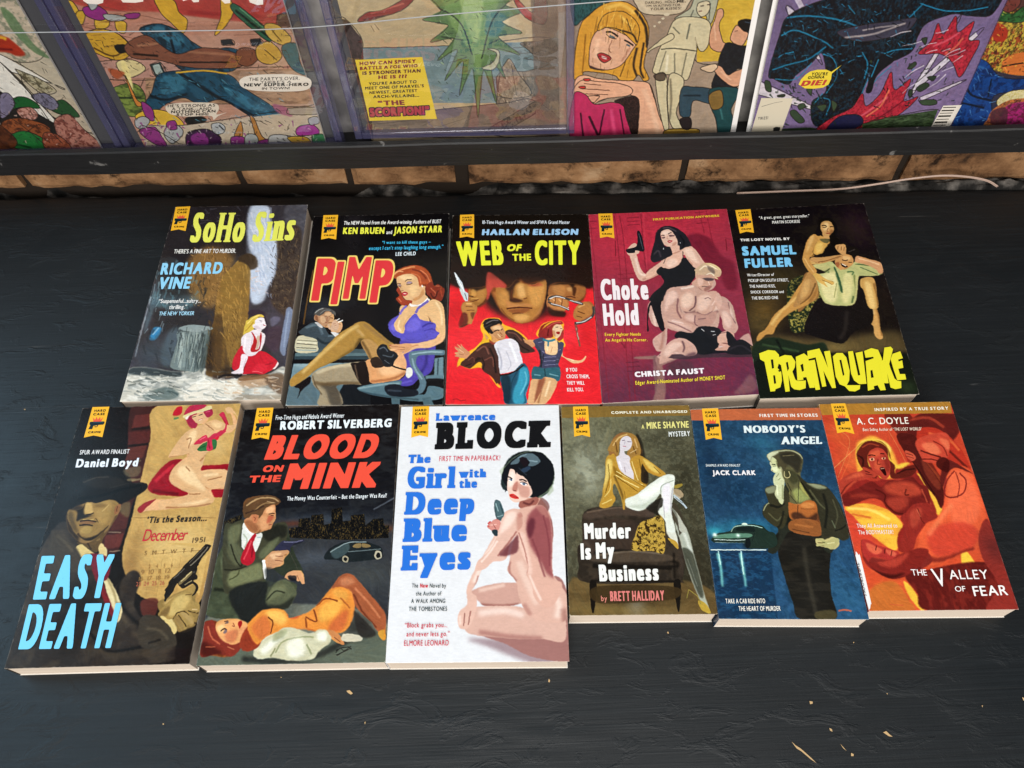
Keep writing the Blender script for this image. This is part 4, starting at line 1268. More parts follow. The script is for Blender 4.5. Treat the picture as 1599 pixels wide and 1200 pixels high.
.P 5c5c50 10 .8 | 830,940 900,1020 900,1200 860,1200
P a08c6c 4 1 | 860,740 920,740 965,790 950,830 880,790
L b4c4cc 16 2 1 | 860,800 930,860 1005,945
L 34424c 6 2 1 | 880,830 960,890
P 1a1612 8 .8 | 560,940 720,830 740,900 690,980 720,1050 640,1000
''', 35: '''
F 1180 690 .15
P 5c5838 8 1 | 300,420 280,300 360,260 450,310 470,380 460,480 560,590 640,620 440,650 340,620 350,520
.P a0a860 22 .8 | 380,520 460,490 560,590 440,630
.P 343420 16 .8 | 300,300 420,320 450,400 380,440
.L 2c2c1c 9 3 .9 | 330,430 370,520
.L 2c2c1c 7 2 .9 | 450,400 440,640
.L 2c2c1c 7 2 .8 | 360,560 440,660
P c8cc98 5 1 | 165,190 230,180 260,260 250,310 220,330 185,320 180,300 160,300 172,250
.P e8ecc0 12 .8 | 165,270 220,260 230,310 190,310
.P 6c6c48 8 .8 | 210,200 260,220 260,280 230,270
.L 24281c 9 3 1 | 172,235 205,240
.L 3c3c28 7 2 1 | 180,255 210,255
.L 7c3c30 8 3 1 | 190,335 215,335
P 48422c 5 1 | 230,270 260,260 300,310 340,240 440,330 480,220 490,180 440,110 340,85 220,90 140,120 115,150 150,210 170,160 220,200
.P d8dcb4 12 .9 | 115,150 150,110 240,95 220,130 170,160 160,210
.P 24221a 16 .8 | 250,130 380,110 470,180 440,320 380,260 300,220
.L b8bc94 14 5 .8 | 240,100 360,92 450,130 490,180
.L 6c6444 10 4 .8 | 280,150 400,140
L c8bc84 7 2 1 | 300,310 300,360 335,378 358,350 345,310
P c8cca0 5 1 | 180,400 200,340 240,305 270,330 260,370 300,400 290,520 295,640 250,610 200,560 195,460
.L 7c8058 8 3 .9 | 215,370 240,330
.L 7c8058 8 3 .9 | 230,400 260,380
.L ecf0c8 14 5 .8 | 220,450 230,560
.L 84885c 14 5 .7 | 280,450 280,600
P 34311f 7 1 | 100,490 210,460 200,560 280,660 300,500 350,560 340,740 300,880 240,900 130,830 75,730 90,660 130,630
.P 8c9070 12 .9 | 100,490 210,460 210,520 130,540
.L 14140e 24 8 .9 | 150,660 240,680 300,640
.L 5a583c 14 6 .8 | 130,740 220,820 270,780
.L b0b488 10 4 .9 | 80,720 110,660 140,640
.L 14140e 20 8 .8 | 290,720 260,860 220,900
P 2e2c1e 7 1 | 430,340 540,430 640,440 740,470 830,600 900,760 960,920 970,1000 900,1030 820,980 700,1020 680,900 650,760 600,640 520,520
.P a8ac84 14 .8 | 530,430 640,440 740,480 640,490
.L 14140e 26 9 .9 | 700,540 740,700 720,900
.L 5a583c 16 6 .8 | 560,500 660,640 720,700
.L 4c4a34 16 6 .8 | 800,600 850,760 820,900
.L 14140e 14 5 .9 | 820,930 900,900 950,860
.L 6c7458 10 4 .7 | 790,820 830,900
.L 14140e 16 6 .8 | 470,420 600,600
P a8602c 6 1 | 340,660 350,630 440,660 520,615 600,620 640,680 640,800 600,820 480,820 360,800
.P d08848 14 .8 | 460,660 540,630 620,660 540,700
.P 3c2216 16 .9 | 380,740 460,740 540,790 640,740 640,830 480,830 380,800
.L 3c2216 8 3 .9 | 440,650 435,760
.L 7a4420 8 3 .8 | 470,700 620,700
P 8c5228 6 1 | 360,830 480,800 640,830 670,900 660,980 560,970 400,940 340,900
.L b87038 20 8 .7 | 400,860 600,890
.L 4c2a16 10 4 .7 | 380,910 560,950
P b0aa70 4 1 | 630,1015 690,1005 740,1040 820,1000 870,1030 800,1120 740,1100 700,1080 640,1090 630,1070 690,1060 690,1040
.L 4c4826 8 3 .9 | 640,1040 720,1050
.L dcd8a0 9 3 .8 | 740,1060 820,1050
F 1070 620 .3083
P 1c2c24 2 1 | 142,730 150,700 180,690 228,682 250,656 290,648 360,650 395,664 430,685 458,698 455,760 330,768 305,742 160,738
.P 5c8870 2 .9 | 150,704 230,692 330,694 320,712 152,716
.P 0e1a18 2 .9 | 258,676 280,660 340,660 350,684
.L c8ecd8 3 1 .9 | 232,684 256,656 340,652 392,664
.L 0e1a18 3 1 .9 | 345,655 350,688 340,730
.L e0f4e8 3 1 .9 | 148,722 240,726 305,724
.L b8d0c8 4 1 .9 | 152,738 300,742
P 0a1214 1 1 | 308,722 325,718 332,750 315,768 306,750
B f0fff4 152,700 9 8 1
B f0fff4 268,702 9 8 1
P d8ecd8 1 1 | 286,646 296,638 310,640 314,648
''', 39: '''
F 1310 680 .15004
L e8703c 10 5 .5 | 0,60 120,200 20,470
P e8c040 14 1 | 180,200 200,120 300,40 380,45 500,120 530,230 600,310 660,290 740,290 640,350 540,330 240,320
P 5c1c14 7 1 | 185,190 230,110 300,60 400,70 500,130 520,250 580,310 590,400 700,330 800,310 800,380 720,440 620,450 540,440 520,330 500,240 420,150 340,160 300,230 320,330 400,420 360,450 300,380 240,340 200,270
.L 9c3c24 14 5 .8 | 240,130 320,90 420,110
.L 2c0c0a 18 7 .9 | 200,210 250,250 250,330
.L 2c0c0a 14 6 .9 | 600,400 700,360 790,350
P b03c2c 6 1 | 300,240 320,170 400,130 480,170 530,280 530,390 480,460 430,430 360,370 320,310
.P d8603c 16 .8 | 330,180 420,160 410,220 340,220
.P d05838 14 .8 | 380,270 440,300 420,360 370,340
.P 7c241c 14 .8 | 470,200 530,280 520,380 490,360
.L 2c0c0a 10 3 1 | 305,215 340,205 380,215
.L 2c0c0a 10 3 1 | 430,190 475,195
.P e8a078 4 1 | 320,245 360,235 370,260 335,270
.P 2c0c0a 3 1 | 335,245 352,240 352,262 338,262
.P e8a078 4 1 | 445,235 485,232 480,252 452,252
.P 2c0c0a 3 1 | 458,234 474,234 472,250 460,250
.L 6c1c14 9 3 .9 | 410,250 400,300 440,300
.P 2c0808 4 1 | 425,340 470,335 490,380 495,420 470,410 440,370
.L d8a080 8 3 .9 | 435,348 475,345
P a83a2a 6 1 | 0,490 120,400 240,370 250,330 310,350 400,400 370,440 330,440 240,470 130,480 80,560 20,640
.P d05c3c 16 .8 | 60,460 200,390 260,420 120,450
.L 4c120e 8 3 .9 | 270,370 320,390
.L 4c120e 8 3 .9 | 280,400 350,415
.L 5c1812 14 6 .8 | 20,620 90,520 200,470
P 6a1c18 8 1 | 40,620 180,560 340,480 440,540 520,470 640,470 760,430 840,510 920,540 950,680 920,800 820,720 760,760 700,820 600,830 500,760 440,680 320,660 100,740 40,700
.P b8442e 26 .85 | 480,520 620,480 780,500 860,600 740,640 560,620 480,580
.P a83a2a 26 .85 | 510,660 700,640 720,720 620,790 520,740
.P 9c3426 18 .7 | 100,640 260,600 420,640 240,650
.L 4c120e 16 6 .9 | 380,560 480,620 480,700 580,800 680,820
.L 4c120e 14 6 .8 | 700,560 690,620 730,620
.L c85438 14 6 .7 | 860,560 920,700
P 8c2820 7 1 | 640,860 700,800 780,720 940,710 1010,820 1020,860 900,920 820,1040 760,1200 620,1200 660,1060 690,960
.P b84834 22 .7 | 740,800 860,760 840,900 760,960
.L 5c1612 12 5 .8 | 820,760 860,880 890,920
.L d06848 9 4 .7 | 810,770 850,850
P 4c1612 6 1 | 600,0 780,0 840,140 860,220 1060,500 1090,680 1060,760 1000,640 900,520 780,300 700,200
.P 7c3020 12 .8 | 860,250 960,360 1060,520 1020,560 900,400
.L 2c0c0a 12 5 .9 | 700,200 840,380 1000,620
P c05038 5 1 | 690,160 770,190 800,240 760,270 710,230
.L 5c1612 7 2 .9 | 700,190 770,210
.L 5c1612 7 2 .9 | 710,220 780,240
P c04430 8 1 | 800,60 1000,-20 1140,0 1140,200 1060,280 900,280 850,220
.P e87850 18 .8 | 860,100 980,80 1060,180 960,200
.P e87850 18 .7 | 1040,40 1140,60 1140,160
.L 4c120e 16 6 .9 | 850,160 960,200 1060,230
.L 4c120e 12 5 .9 | 860,250 960,250 1040,270
.L 6c1c14 12 5 .8 | 980,60 1080,120 1130,220
P 3c0e0c 8 .9 | 1060,230 1140,260 1140,380 1060,360 1010,300
F 1270 620 .2999
P a8302a 4 1 | 252,752 290,745 330,770 380,785 440,806 446,830 400,850 320,830 290,860 320,900 280,880 258,820
.P e06848 6 .85 | 275,760 320,775 360,800 330,820 290,800
.P d86448 5 .8 | 380,795 430,810 425,830 390,820
.L 4c120e 5 2 .9 | 330,775 325,800
.L 4c120e 5 2 .9 | 375,790 370,815
.L 4c120e 5 2 .9 | 410,800 404,828
P 7c221c 5 1 | 258,820 290,860 340,860 400,850 450,820 540,790 600,800 560,880 470,935 400,945 320,905 272,860
.P b84030 10 .8 | 320,840 420,840 500,810 440,880 360,880
.P 3c100e 8 .9 | 262,840 300,890 400,925 480,915 400,950 310,910
'''}

# ------------------------------------------------------------------ the black table
def table_material():
    m, nt, b = mat('black_paint', (.012, .015, .018), .5, .36)
    c = coords(nt, (1, 1, 1))
    def nz(sc, det, rough=.55, dist=0.0):
        mp = node(nt, 'ShaderNodeMapping'); mp.inputs['Scale'].default_value = sc; nt.links.new(c, mp.inputs[0])
        n = node(nt, 'ShaderNodeTexNoise'); n.inputs['Scale'].default_value = 1; n.inputs['Detail'].default_value = det; n.inputs['Roughness'].default_value = rough; n.inputs['Distortion'].default_value = dist
        nt.links.new(mp.outputs[0], n.inputs['Vector']); return n.outputs[0]
    grain = nz((7, 420, 40), 5, .6, .4); brush = nz((30, 900, 60), 3); cross_ = nz((700, 26, 60), 2); lump = nz((26, 60, 40), 5, .62, .8); big = nz((4, 7, 5), 3)
    def math_(op, a, b_, cl=False):
        n = node(nt, 'ShaderNodeMath'); n.operation = op; n.use_clamp = cl
        for i, v in enumerate((a, b_)):
            if isinstance(v, (int, float)): n.inputs[i].default_value = v
            else: nt.links.new(v, n.inputs[i])
        return n.outputs[0]
    mask = ramp(nt, lump, [(.54, (0, 0, 0)), (.66, (1, 1, 1))]).outputs[0]
    h = math_('ADD', math_('MULTIPLY', grain, .5), math_('MULTIPLY', brush, .3))
    h = math_('ADD', h, math_('MULTIPLY', cross_, .16))
    h = math_('ADD', h, math_('MULTIPLY', mask, 1.1))
    bump(nt, b, h, .26, .0009)
    cr = ramp(nt, grain, [(.2, (.0034, .0046, .0056)), (.55, (.0062, .0082, .0097)), (.9, (.0120, .0150, .0172))])  # slightly blue: the cast of the sky is put into the paint colour
    dust = nz((900, 900, 900), 2); d2 = ramp(nt, dust, [(.77, (0, 0, 0)), (.80, (1, 1, 1))]).outputs[0]
    scr = nz((3, 260, 3), 2, .5, 1.2); s2 = ramp(nt, scr, [(.735, (0, 0, 0)), (.745, (1, 1, 1)), (.755, (0, 0, 0))]).outputs[0]
    mx = node(nt, 'ShaderNodeMixRGB'); nt.links.new(math_('MULTIPLY', math_('ADD', d2, s2, True), .10), mx.inputs[0]); nt.links.new(cr.outputs[0], mx.inputs[1]); mx.inputs[2].default_value = (.35, .34, .32, 1)
    nt.links.new(mx.outputs[0], b.inputs['Base Color'])
    rr = ramp(nt, math_('ADD', math_('MULTIPLY', big, .6), math_('MULTIPLY', lump, .4)), [(.3, (.36,) * 3), (.7, (.56,) * 3)])
    nt.links.new(rr.outputs[0], b.inputs['Roughness'])
    return m
M_TABLE = table_material()
M_RAW = mat('bare_wood', (.50, .33, .16), .8, .2)[0]
bl, br_ = on_z([(0, 309)], 0)[0], on_z([(1599, 296)], 0)[0]
tdir = (br_ - bl) / np.linalg.norm(br_ - bl); tnor = np.array([tdir[1], -tdir[0], 0.0])          # towards the viewer
def build_table():
    # a slab with a slightly worn back edge and lumps in the paint as real relief
    NX, NY = 520, 300
    L0, L1, D = -0.60, 1.60, 0.80
    us = np.linspace(L0, L1, NX); vs = np.linspace(0, D, NY) ** 1.0
    r = np.random.RandomState(5)
    edge = (noise2(1, NX, 11, 4)[0] - .5) * .0030 + (noise2(1, NX, 3, 5)[0] - .5) * .0016
    U, Vv = np.meshgrid(us, vs)
    P = bl + U[..., None] * tdir + Vv[..., None] * tnor
    P[..., :2] += (edge[None, :] * np.exp(-Vv / .006))[..., None] * tnor[:2]
    relief = (noise2(NY, NX, 5, 31, 2.2) - .5) * .5 + (noise2(NY, NX, 3, 32, 3) - .5) * .35
    patch = np.clip((noise2(NY, NX, 24, 33, 1.6) - .56) * 5, 0, 1)
    P[..., 2] = relief * patch * .0011 - .0016 * np.exp(-Vv / .0025)
    books = np.clip((Vv - .36) * 20, 0, 1)                                            # flat under the books
    P[..., 2] *= np.where(Vv < .02, 1, np.clip((Vv - .455) / .03, 0, 1) + .0)
    P[..., 2] = np.minimum(P[..., 2], .0007)
    top = P.reshape(-1, 3); F = grid_faces(NX, NY)[:, ::-1].tolist()
    n0 = len(top)
    rim = np.concatenate([np.arange(NX), np.arange(1, NY) * NX + NX - 1, (NY - 1) * NX + np.arange(NX - 2, -1, -1), np.arange(NY - 2, 0, -1) * NX])
    low = top[rim].copy(); low[:, 2] = -.036; m_ = len(rim)
    F = [f[::-1] for f in F]
    F += [(int(rim[i]), int(rim[(i + 1) % m_]), n0 + (i + 1) % m_, n0 + i)[::-1] for i in range(m_)]
    F.append(tuple(range(n0, n0 + m_)))
    V = [top, low]; k = n0 + m_; mi = [0] * len(F)
    # chips where the paint has come off and bare wood shows
    for ch in CHIPS:
        q = on_z(ch, .0009); V.append(q); F.append(tuple(range(k, k + len(q)))[::-1]); mi.append(1); k += len(q)
    return np.vstack(V), F, mi
CHIPS = [[(541, 1079), (546, 1078), (551, 1083), (548, 1085), (543, 1082)], [(1264, 1095), (1269, 1096), (1269, 1099), (1265, 1100)], [(1295, 1137), (1299, 1139), (1300, 1143), (1296, 1141)],
         [(1236, 1158), (1242, 1164), (1250, 1169), (1258, 1176), (1268, 1185), (1275, 1192), (1266, 1186), (1252, 1174), (1244, 1169), (1240, 1164)], [(1329, 1176), (1333, 1178), (1333, 1181), (1329, 1181)],
         [(1312, 1162), (1316, 1166), (1322, 1173), (1317, 1169)], [(1379, 1144), (1384, 1142), (1389, 1147), (1394, 1151), (1388, 1150)], [(1596, 1089), (1601, 1091), (1602, 1096), (1598, 1094)],
         [(857, 1060), (859, 1063), (858, 1066), (856, 1065)], [(254, 1130), (256, 1130), (256, 1132), (254, 1132)], [(569, 1128), (571, 1127), (570, 1132)], [(1332, 1003), (1334, 1003), (1333, 1005)],
         [(1042, 987), (1044, 987), (1044, 990), (1042, 989)], [(438, 1057), (440, 1058), (439, 1059)], [(37, 639), (40, 639), (39, 641)], [(1384, 1083), (1386, 1083), (1386, 1085)], [(1533, 1102), (1535, 1102), (1534, 1105)]]
V, F, mi = build_table()
tb = link('table', V, F, [M_TABLE, M_RAW], None, (0, 0, 0), matidx=mi, smooth=False)
tag(tb, 'black painted wooden table top with chips and rough patches under all the books', 'table')

# ------------------------------------------------------------------ brick wall behind the table
def brick_material():
    m, nt, b = mat('old_brick', (.4, .25, .14), .9, .2)
    c = coords(nt, (1, 1, 1))
    def nz(s_, d, ro=.6):
        n = node(nt, 'ShaderNodeTexNoise'); n.inputs['Scale'].default_value = s_; n.inputs['Detail'].default_value = d; n.inputs['Roughness'].default_value = ro
        nt.links.new(c, n.inputs['Vector']); return n.outputs[0]
    r1 = ramp(nt, nz(16, 8, .7), [(.30, (.026, .014, .008)), (.43, (.16, .078, .034)), (.58, (.31, .165, .076)), (.76, (.47, .31, .18))])
    r2 = ramp(nt, nz(34, 8, .75), [(.36, (.02, .016, .013)), (.47, (1, 1, 1))])
    mx = node(nt, 'ShaderNodeMixRGB'); mx.blend_type = 'MULTIPLY'; mx.inputs[0].default_value = .9
    nt.links.new(r1.outputs[0], mx.inputs[1]); nt.links.new(r2.outputs[0], mx.inputs[2]); nt.links.new(mx.outputs[0], b.inputs['Base Color'])
    bump(nt, b, nz(130, 8, .7), .6, .003)
    return m
def mortar_material():
    m, nt, b = mat('dirty_mortar', (.2, .18, .16), .95, .1)
    n = node(nt, 'ShaderNodeTexNoise'); n.inputs['Scale'].default_value = 45; n.inputs['Detail'].default_value = 8; nt.links.new(coords(nt, (1, 1, 1)), n.inputs['Vector'])
    r = ramp(nt, n.outputs[0], [(.34, (.004, .004, .004)), (.50, (.018, .017, .016)), (.62, (.11, .10, .09)), (.76, (.28, .25, .22))]); nt.links.new(r.outputs[0], b.inputs['Base Color'])
    bump(nt, b, n.outputs[0], .9, .004)
    return m
M_BRICK, M_MORTAR = brick_material(), mortar_material()
M_JOINT = mat('dirty_joints', (.022, .016, .012), .95, .1)[0]
WY = 0.008                                             # wall face this far behind the table's back edge
def wall_pt(s, d, z): return bl + s * tdir - (WY + d) * tnor + np.array([0, 0, z])
def wall_s(px, z=.03):
    P = on_plane([px], bl - WY * tnor, tnor)[0]; return (P - bl) @ tdir, P[2]
wall = empty('brick_wall', bl + .5 * tdir - WY * tnor); tag(wall, 'weathered orange brick wall showing between the table and the comic shelf', 'wall')
def wall_box(name, s0, s1, d0, d1, z0, z1, m, seed, rough=.0012, cell=.012):
    nx = max(4, int((s1 - s0) / cell)); nz_ = max(4, int((z1 - z0) / cell)); r = np.random.RandomState(seed)
    V = []; N = noise2(nz_ + 1, nx + 1, 2.5, seed) - .5
    for j in range(nz_ + 1):
        for i in range(nx + 1):
            a, b_ = i / nx, j / nz_; ed = min(a * (s1 - s0), (1 - a) * (s1 - s0), b_ * (z1 - z0), (1 - b_) * (z1 - z0))
            d = d0 + N[j, i] * rough * 2 + .004 * math.exp(-ed / .004)
            V.append(wall_pt(s0 + (s1 - s0) * a, d, z0 + (z1 - z0) * b_))
    F = [tuple(f) for f in grid_faces(nx + 1, nz_ + 1)[:, ::-1].tolist()]; W_ = nx + 1
    rim = list(range(W_)) + [j * W_ + nx for j in range(1, nz_ + 1)] + [nz_ * W_ + i for i in range(nx - 1, -1, -1)] + [j * W_ for j in range(nz_ - 1, 0, -1)]
    k = len(V); n_ = len(rim)
    for q in rim: V.append(np.array(V[q]) - (d1 - d0) * tnor)
    F += [(rim[i], k + i, k + (i + 1) % n_, rim[(i + 1) % n_]) for i in range(n_)]
    return link(name, np.array(V), F, m, wall, wall.location)
course_z = 0.003
joints = [wall_s(p)[0] for p in ((36, 285), (377, 284), (546, 282), (728, 284), (1068, 275), (1412, 262))]
joints = [joints[0] - .48, joints[0] - .25] + joints + [joints[-1] + .23, joints[-1] + .46]
brk = []
for i in range(len(joints) - 1):
    g = .004 if i not in (4,) else .009
    brk.append(wall_box('brick', joints[i] + .003, joints[i + 1] - (.011 if i == 4 else .004), 0.0, .08, course_z, course_z + .066, M_BRICK, 50 + i, .0022, .006))
hb = .076
for row in range(1, 5):
    for i in range(10):
        s0 = joints[0] + (row % 2) * .11 + i * .225
        wall_box('brick', s0 + .004, s0 + .22, 0.0, .08, course_z + hb * row, course_z + hb * row + .066, M_BRICK, 80 + row * 11 + i, .002, .02)
wall_box('mortar_joints', joints[0] - .1, joints[-1] + .1, .007, .075, -.03, course_z + hb * 5, M_JOINT, 7, .002, .012)
def mortar_ridge():
    n, mrow = 520, 14; S0, S1 = joints[0], joints[-1]; V = []
    a = noise2(mrow, n, 5, 91, 1.6) * .6 + noise2(mrow, n, 2.2, 92) * .4; env = .30 + .9 * noise2(1, n, 40, 93)[0]
    S0, S1 = joints[1], joints[-2]; x = np.linspace(0, 1, n); env *= .0 + 1.2 * np.clip((x - .52) * 8, 0, 1) + .15 * np.exp(-((x - .46) / .03) ** 2)
    for j in range(mrow):
        t_ = j / (mrow - 1)
        for i in range(n):
            prof = math.sin(t_ * math.pi) ** .7
            V.append(wall_pt(S0 + (S1 - S0) * x[i], -.0072 + .016 * t_, -.005 + (.0100 * env[i] * a[j, i] - .035 * (1 - min(1, env[i] * 6))) * prof + .003 * t_))
    return np.array(V), grid_faces(n, mrow)[:, ::-1].tolist()
V, F = mortar_ridge(); link('mortar_bed', V, F, M_MORTAR, wall, wall.location, smooth=False)
wall['label'] = 'weathered orange brick wall showing between the table and the comic shelf'

# ------------------------------------------------------------------ sagging cable on the mortar
def tube(pts, r, n=8, closed=False):
    pts = np.asarray(pts, float); V, F = [], []
    for i, p in enumerate(pts):
        t = pts[min(i + 1, len(pts) - 1)] - pts[max(i - 1, 0)]; t /= np.linalg.norm(t)
        a = np.cross(t, [0, 0, 1.0]); a /= np.linalg.norm(a) + 1e-9; b_ = np.cross(a, t)
        for j in range(n): V.append(p + r * (math.cos(2 * math.pi * j / n) * a + math.sin(2 * math.pi * j / n) * b_))
    for i in range(len(pts) - 1):
        for j in range(n): F.append((i * n + j, i * n + (j + 1) % n, (i + 1) * n + (j + 1) % n, (i + 1) * n + j))
    F += [tuple(range(n))[::-1], tuple((len(pts) - 1) * n + j for j in range(n))]
    return np.array(V), F
cab = []
for px, z in (((1150, 298.5), .003), ((1240, 295), .003), ((1310, 292), .003), ((1370, 284), .0035), ((1420, 276), .004), ((1470, 271), .0045), ((1510, 273), .0045), ((1540, 279), .004), ((1556, 288), .003)):
    cab.append(on_plane([px], bl - .000 * tnor, tnor)[0])
cab = spline(np.array([c + .003 * tnor for c in cab]), False, 8)
cr = empty('cable', cab[0]); tag(cr, 'thin pale copper-coloured twin cable lying on the mortar at the back right', 'cable')
M_CAB = mat('copper_sheath', (.50, .36, .29), .35, .5)[0]
for k_ in (-1, 1):
    V, F = tube(cab + np.array([0, 0, .00075 * k_]) + .0003 * k_ * tnor, .00072); link('cable_core', V, F, M_CAB, cr, cab[0], smooth=True)

# ------------------------------------------------------------------ shelf with its front rail, seen above the table
RL = CAM + 0.764 * ray([(0, 243)])[0]; RR = CAM + 0.700 * ray([(1599, 202)])[0]
rdir = (RR - RL) / np.linalg.norm(RR - RL)
u0 = np.array([0, 0, 1.0]); u0 -= (u0 @ rdir) * rdir; u0 /= np.linalg.norm(u0)
back0 = np.cross(u0, rdir); back0 *= np.sign(back0[1])                       # away from the viewer
LEAN = math.radians(4)
cup = math.cos(LEAN) * u0 + math.sin(LEAN) * back0; cn = -(math.cos(LEAN) * back0 - math.sin(LEAN) * u0)     # comics: up, and facing out
RLEN = np.linalg.norm(RR - RL)
def fr(s, d, h): return RL + s * rdir + d * back0 + h * u0
def frame_box(s0, s1, d0, d1, h0, h1, bev=0.0012):
    bm = bmesh.new(); vs = [bm.verts.new(fr(s, d, h)) for s in (s0, s1) for d in (d0, d1) for h in (h0, h1)]
    for f in ((0, 1, 3, 2), (4, 6, 7, 5), (0, 4, 5, 1), (2, 3, 7, 6), (0, 2, 6, 4), (1, 5, 7, 3)): bm.faces.new([vs[i] for i in f])
    bmesh.ops.recalc_face_normals(bm, faces=bm.faces)
    if bev: bmesh.ops.bevel(bm, geom=bm.edges[:], offset=bev, segments=2, affect='EDGES', profile=.6)
    V = np.array([v.co[:] for v in bm.verts]); bm.verts.index_update(); F = [tuple(v.index for v in f.verts) for f in bm.faces]; bm.free(); return V, F
shelf = empty('display_shelf', RL); tag(shelf, 'narrow black wooden shelf with a raised front rail holding the comics', 'shelf')
def rail_material():
    m, nt, b = mat('rail_paint', (.013, .013, .014), .5, .35)
    n = node(nt, 'ShaderNodeTexNoise'); n.inputs['Scale'].default_value = 1; n.inputs['Detail'].default_value = 5; nt.links.new(coords(nt, (20, 260, 260)), n.inputs['Vector'])
    n2 = node(nt, 'ShaderNodeTexNoise'); n2.inputs['Scale'].default_value = 70; n2.inputs['Detail'].default_value = 4; nt.links.new(coords(nt, (1, 1, 1)), n2.inputs['Vector'])
    r2 = ramp(nt, n2.outputs[0], [(.0, (.006, .006, .0065)), (.69, (.0095, .0092, .0095)), (.73, (.12, .115, .11))]); nt.links.new(r2.outputs[0], b.inputs['Base Color'])
    bump(nt, b, n.outputs[0], .5, .0012); return m
M_RAIL = rail_material()
def rail_mesh():
    n = 160; V = []; prof = [(0, -.0258), (0.0, -.0012), (.0012, 0), (.0058, .0), (.007, -.0012), (.007, -.0258)]
    w1 = (noise2(1, n, 6, 3)[0] - .5) * .0009; w2 = (noise2(1, n, 4, 8)[0] - .5) * .0008
    for i in range(n):
        s_ = -.30 + (RLEN + .75) * i / (n - 1)
        for j, (d, h) in enumerate(prof): V.append(fr(s_, d + (w1[i] if j < 3 else 0), h + (w2[i] if 0 < j < 5 else w1[i])))
    k = len(prof); F = [(i * k + j, i * k + (j + 1) % k, (i + 1) * k + (j + 1) % k, (i + 1) * k + j) for i in range(n - 1) for j in range(k)]
    return np.array(V), [f[::-1] for f in F] + [tuple(range(k)), tuple(range((n - 1) * k, n * k))[::-1]]
V, F = rail_mesh(); link('front_rail', V, F, M_RAIL, shelf, RL)
V, F = frame_box(-.30, RLEN + .45, .0072, .036, -.0256, -.0156); link('shelf_board', V, F, M_RAIL, shelf, RL)
def grey_material():
    m, nt, b = mat('grey_backboard', (.2, .19, .18), .8, .3)
    n = node(nt, 'ShaderNodeTexNoise'); n.inputs['Scale'].default_value = 40; n.inputs['Detail'].default_value = 7; nt.links.new(coords(nt, (1, 1, 1)), n.inputs['Vector'])
    r = ramp(nt, n.outputs[0], [(.35, (.10, .095, .09)), (.6, (.22, .21, .195)), (.8, (.32, .30, .27))]); nt.links.new(r.outputs[0], b.inputs['Base Color']); return m
V, F = frame_box(-.30, RLEN + .45, .0365, .0400, -.0256, .30); link('back_panel', V, F, grey_material(), shelf, RL)

# ------------------------------------------------------------------ comics standing on the shelf
def clear_plastic(name, tint, refl, rough=.04, milky=.0):
    m = bpy.data.materials.new(name); m.use_nodes = True; nt = m.node_tree
    for n in list(nt.nodes): nt.nodes.remove(n)
    o = node(nt, 'ShaderNodeOutputMaterial'); t = node(nt, 'ShaderNodeBsdfTransparent'); t.inputs[0].default_value = (*tint, 1)
    g = node(nt, 'ShaderNodeBsdfGlossy'); g.inputs['Roughness'].default_value = rough; g.inputs[0].default_value = (1, 1, 1, 1)
    fz = node(nt, 'ShaderNodeFresnel'); fz.inputs['IOR'].default_value = 1.5
    nz = node(nt, 'ShaderNodeTexNoise'); nz.inputs['Scale'].default_value = 1; nt.links.new(coords(nt, (22, 22, 22)), nz.inputs['Vector'])
    bp = node(nt, 'ShaderNodeBump'); bp.inputs['Strength'].default_value = .10; bp.inputs['Distance'].default_value = .002; nt.links.new(nz.outputs[0], bp.inputs['Height']); nt.links.new(bp.outputs[0], g.inputs['Normal'])
    mu = node(nt, 'ShaderNodeMath'); mu.operation = 'MULTIPLY'; mu.inputs[1].default_value = refl; 
    ge = node(nt, 'ShaderNodeNewGeometry'); iv = node(nt, 'ShaderNodeMath'); iv.operation = 'SUBTRACT'; iv.inputs[0].default_value = 1.0; nt.links.new(ge.outputs['Backfacing'], iv.inputs[1])
    m3 = node(nt, 'ShaderNodeMath'); m3.operation = 'MULTIPLY'; nt.links.new(fz.outputs[0], m3.inputs[0]); nt.links.new(iv.outputs[0], m3.inputs[1]); nt.links.new(m3.outputs[0], mu.inputs[0])
    mx = node(nt, 'ShaderNodeMixShader'); nt.links.new(mu.outputs[0], mx.inputs[0]); nt.links.new(t.outputs[0], mx.inputs[1]); nt.links.new(g.outputs[0], mx.inputs[2])
    last = mx
    if milky:
        d = node(nt, 'ShaderNodeBsdfDiffuse'); d.inputs[0].default_value = (.30, .29, .55, 1)
        m2 = node(nt, 'ShaderNodeMixShader'); m2.inputs[0].default_value = milky; nt.links.new(mx.outputs[0], m2.inputs[1]); nt.links.new(d.outputs[0], m2.inputs[2]); last = m2
    nt.links.new(last.outputs[0], o.inputs[0]); return m
M_PANE = clear_plastic('clear_case_front', (.95, .95, .955), 1.7, .012)
M_RIM = clear_plastic('case_rim', (.62, .62, .74), 2.2, .06, .09)
M_SLEEVE = clear_plastic('polythene_sleeve', (.97, .97, .97), .5, .10)
M_COMIC = cover_material('newsprint_cover', .45, .25, .04)
M_INNER = mat('case_inner_border', (.055, .055, .060), .5, .3)[0]
P_COM = fr(0, .016, 0)                                           # plane of the comics' covers
def comic_st(px):
    P = on_plane(px, P_COM, cn) - P_COM
    return np.c_[P @ rdir, P @ cup]
def st_world(st, lift=0.0):
    st = np.atleast_2d(st); return P_COM + st[:, :1] * rdir + st[:, 1:] * cup + np.asarray(lift)[..., None] * cn
CW, CHH = .1695, .259
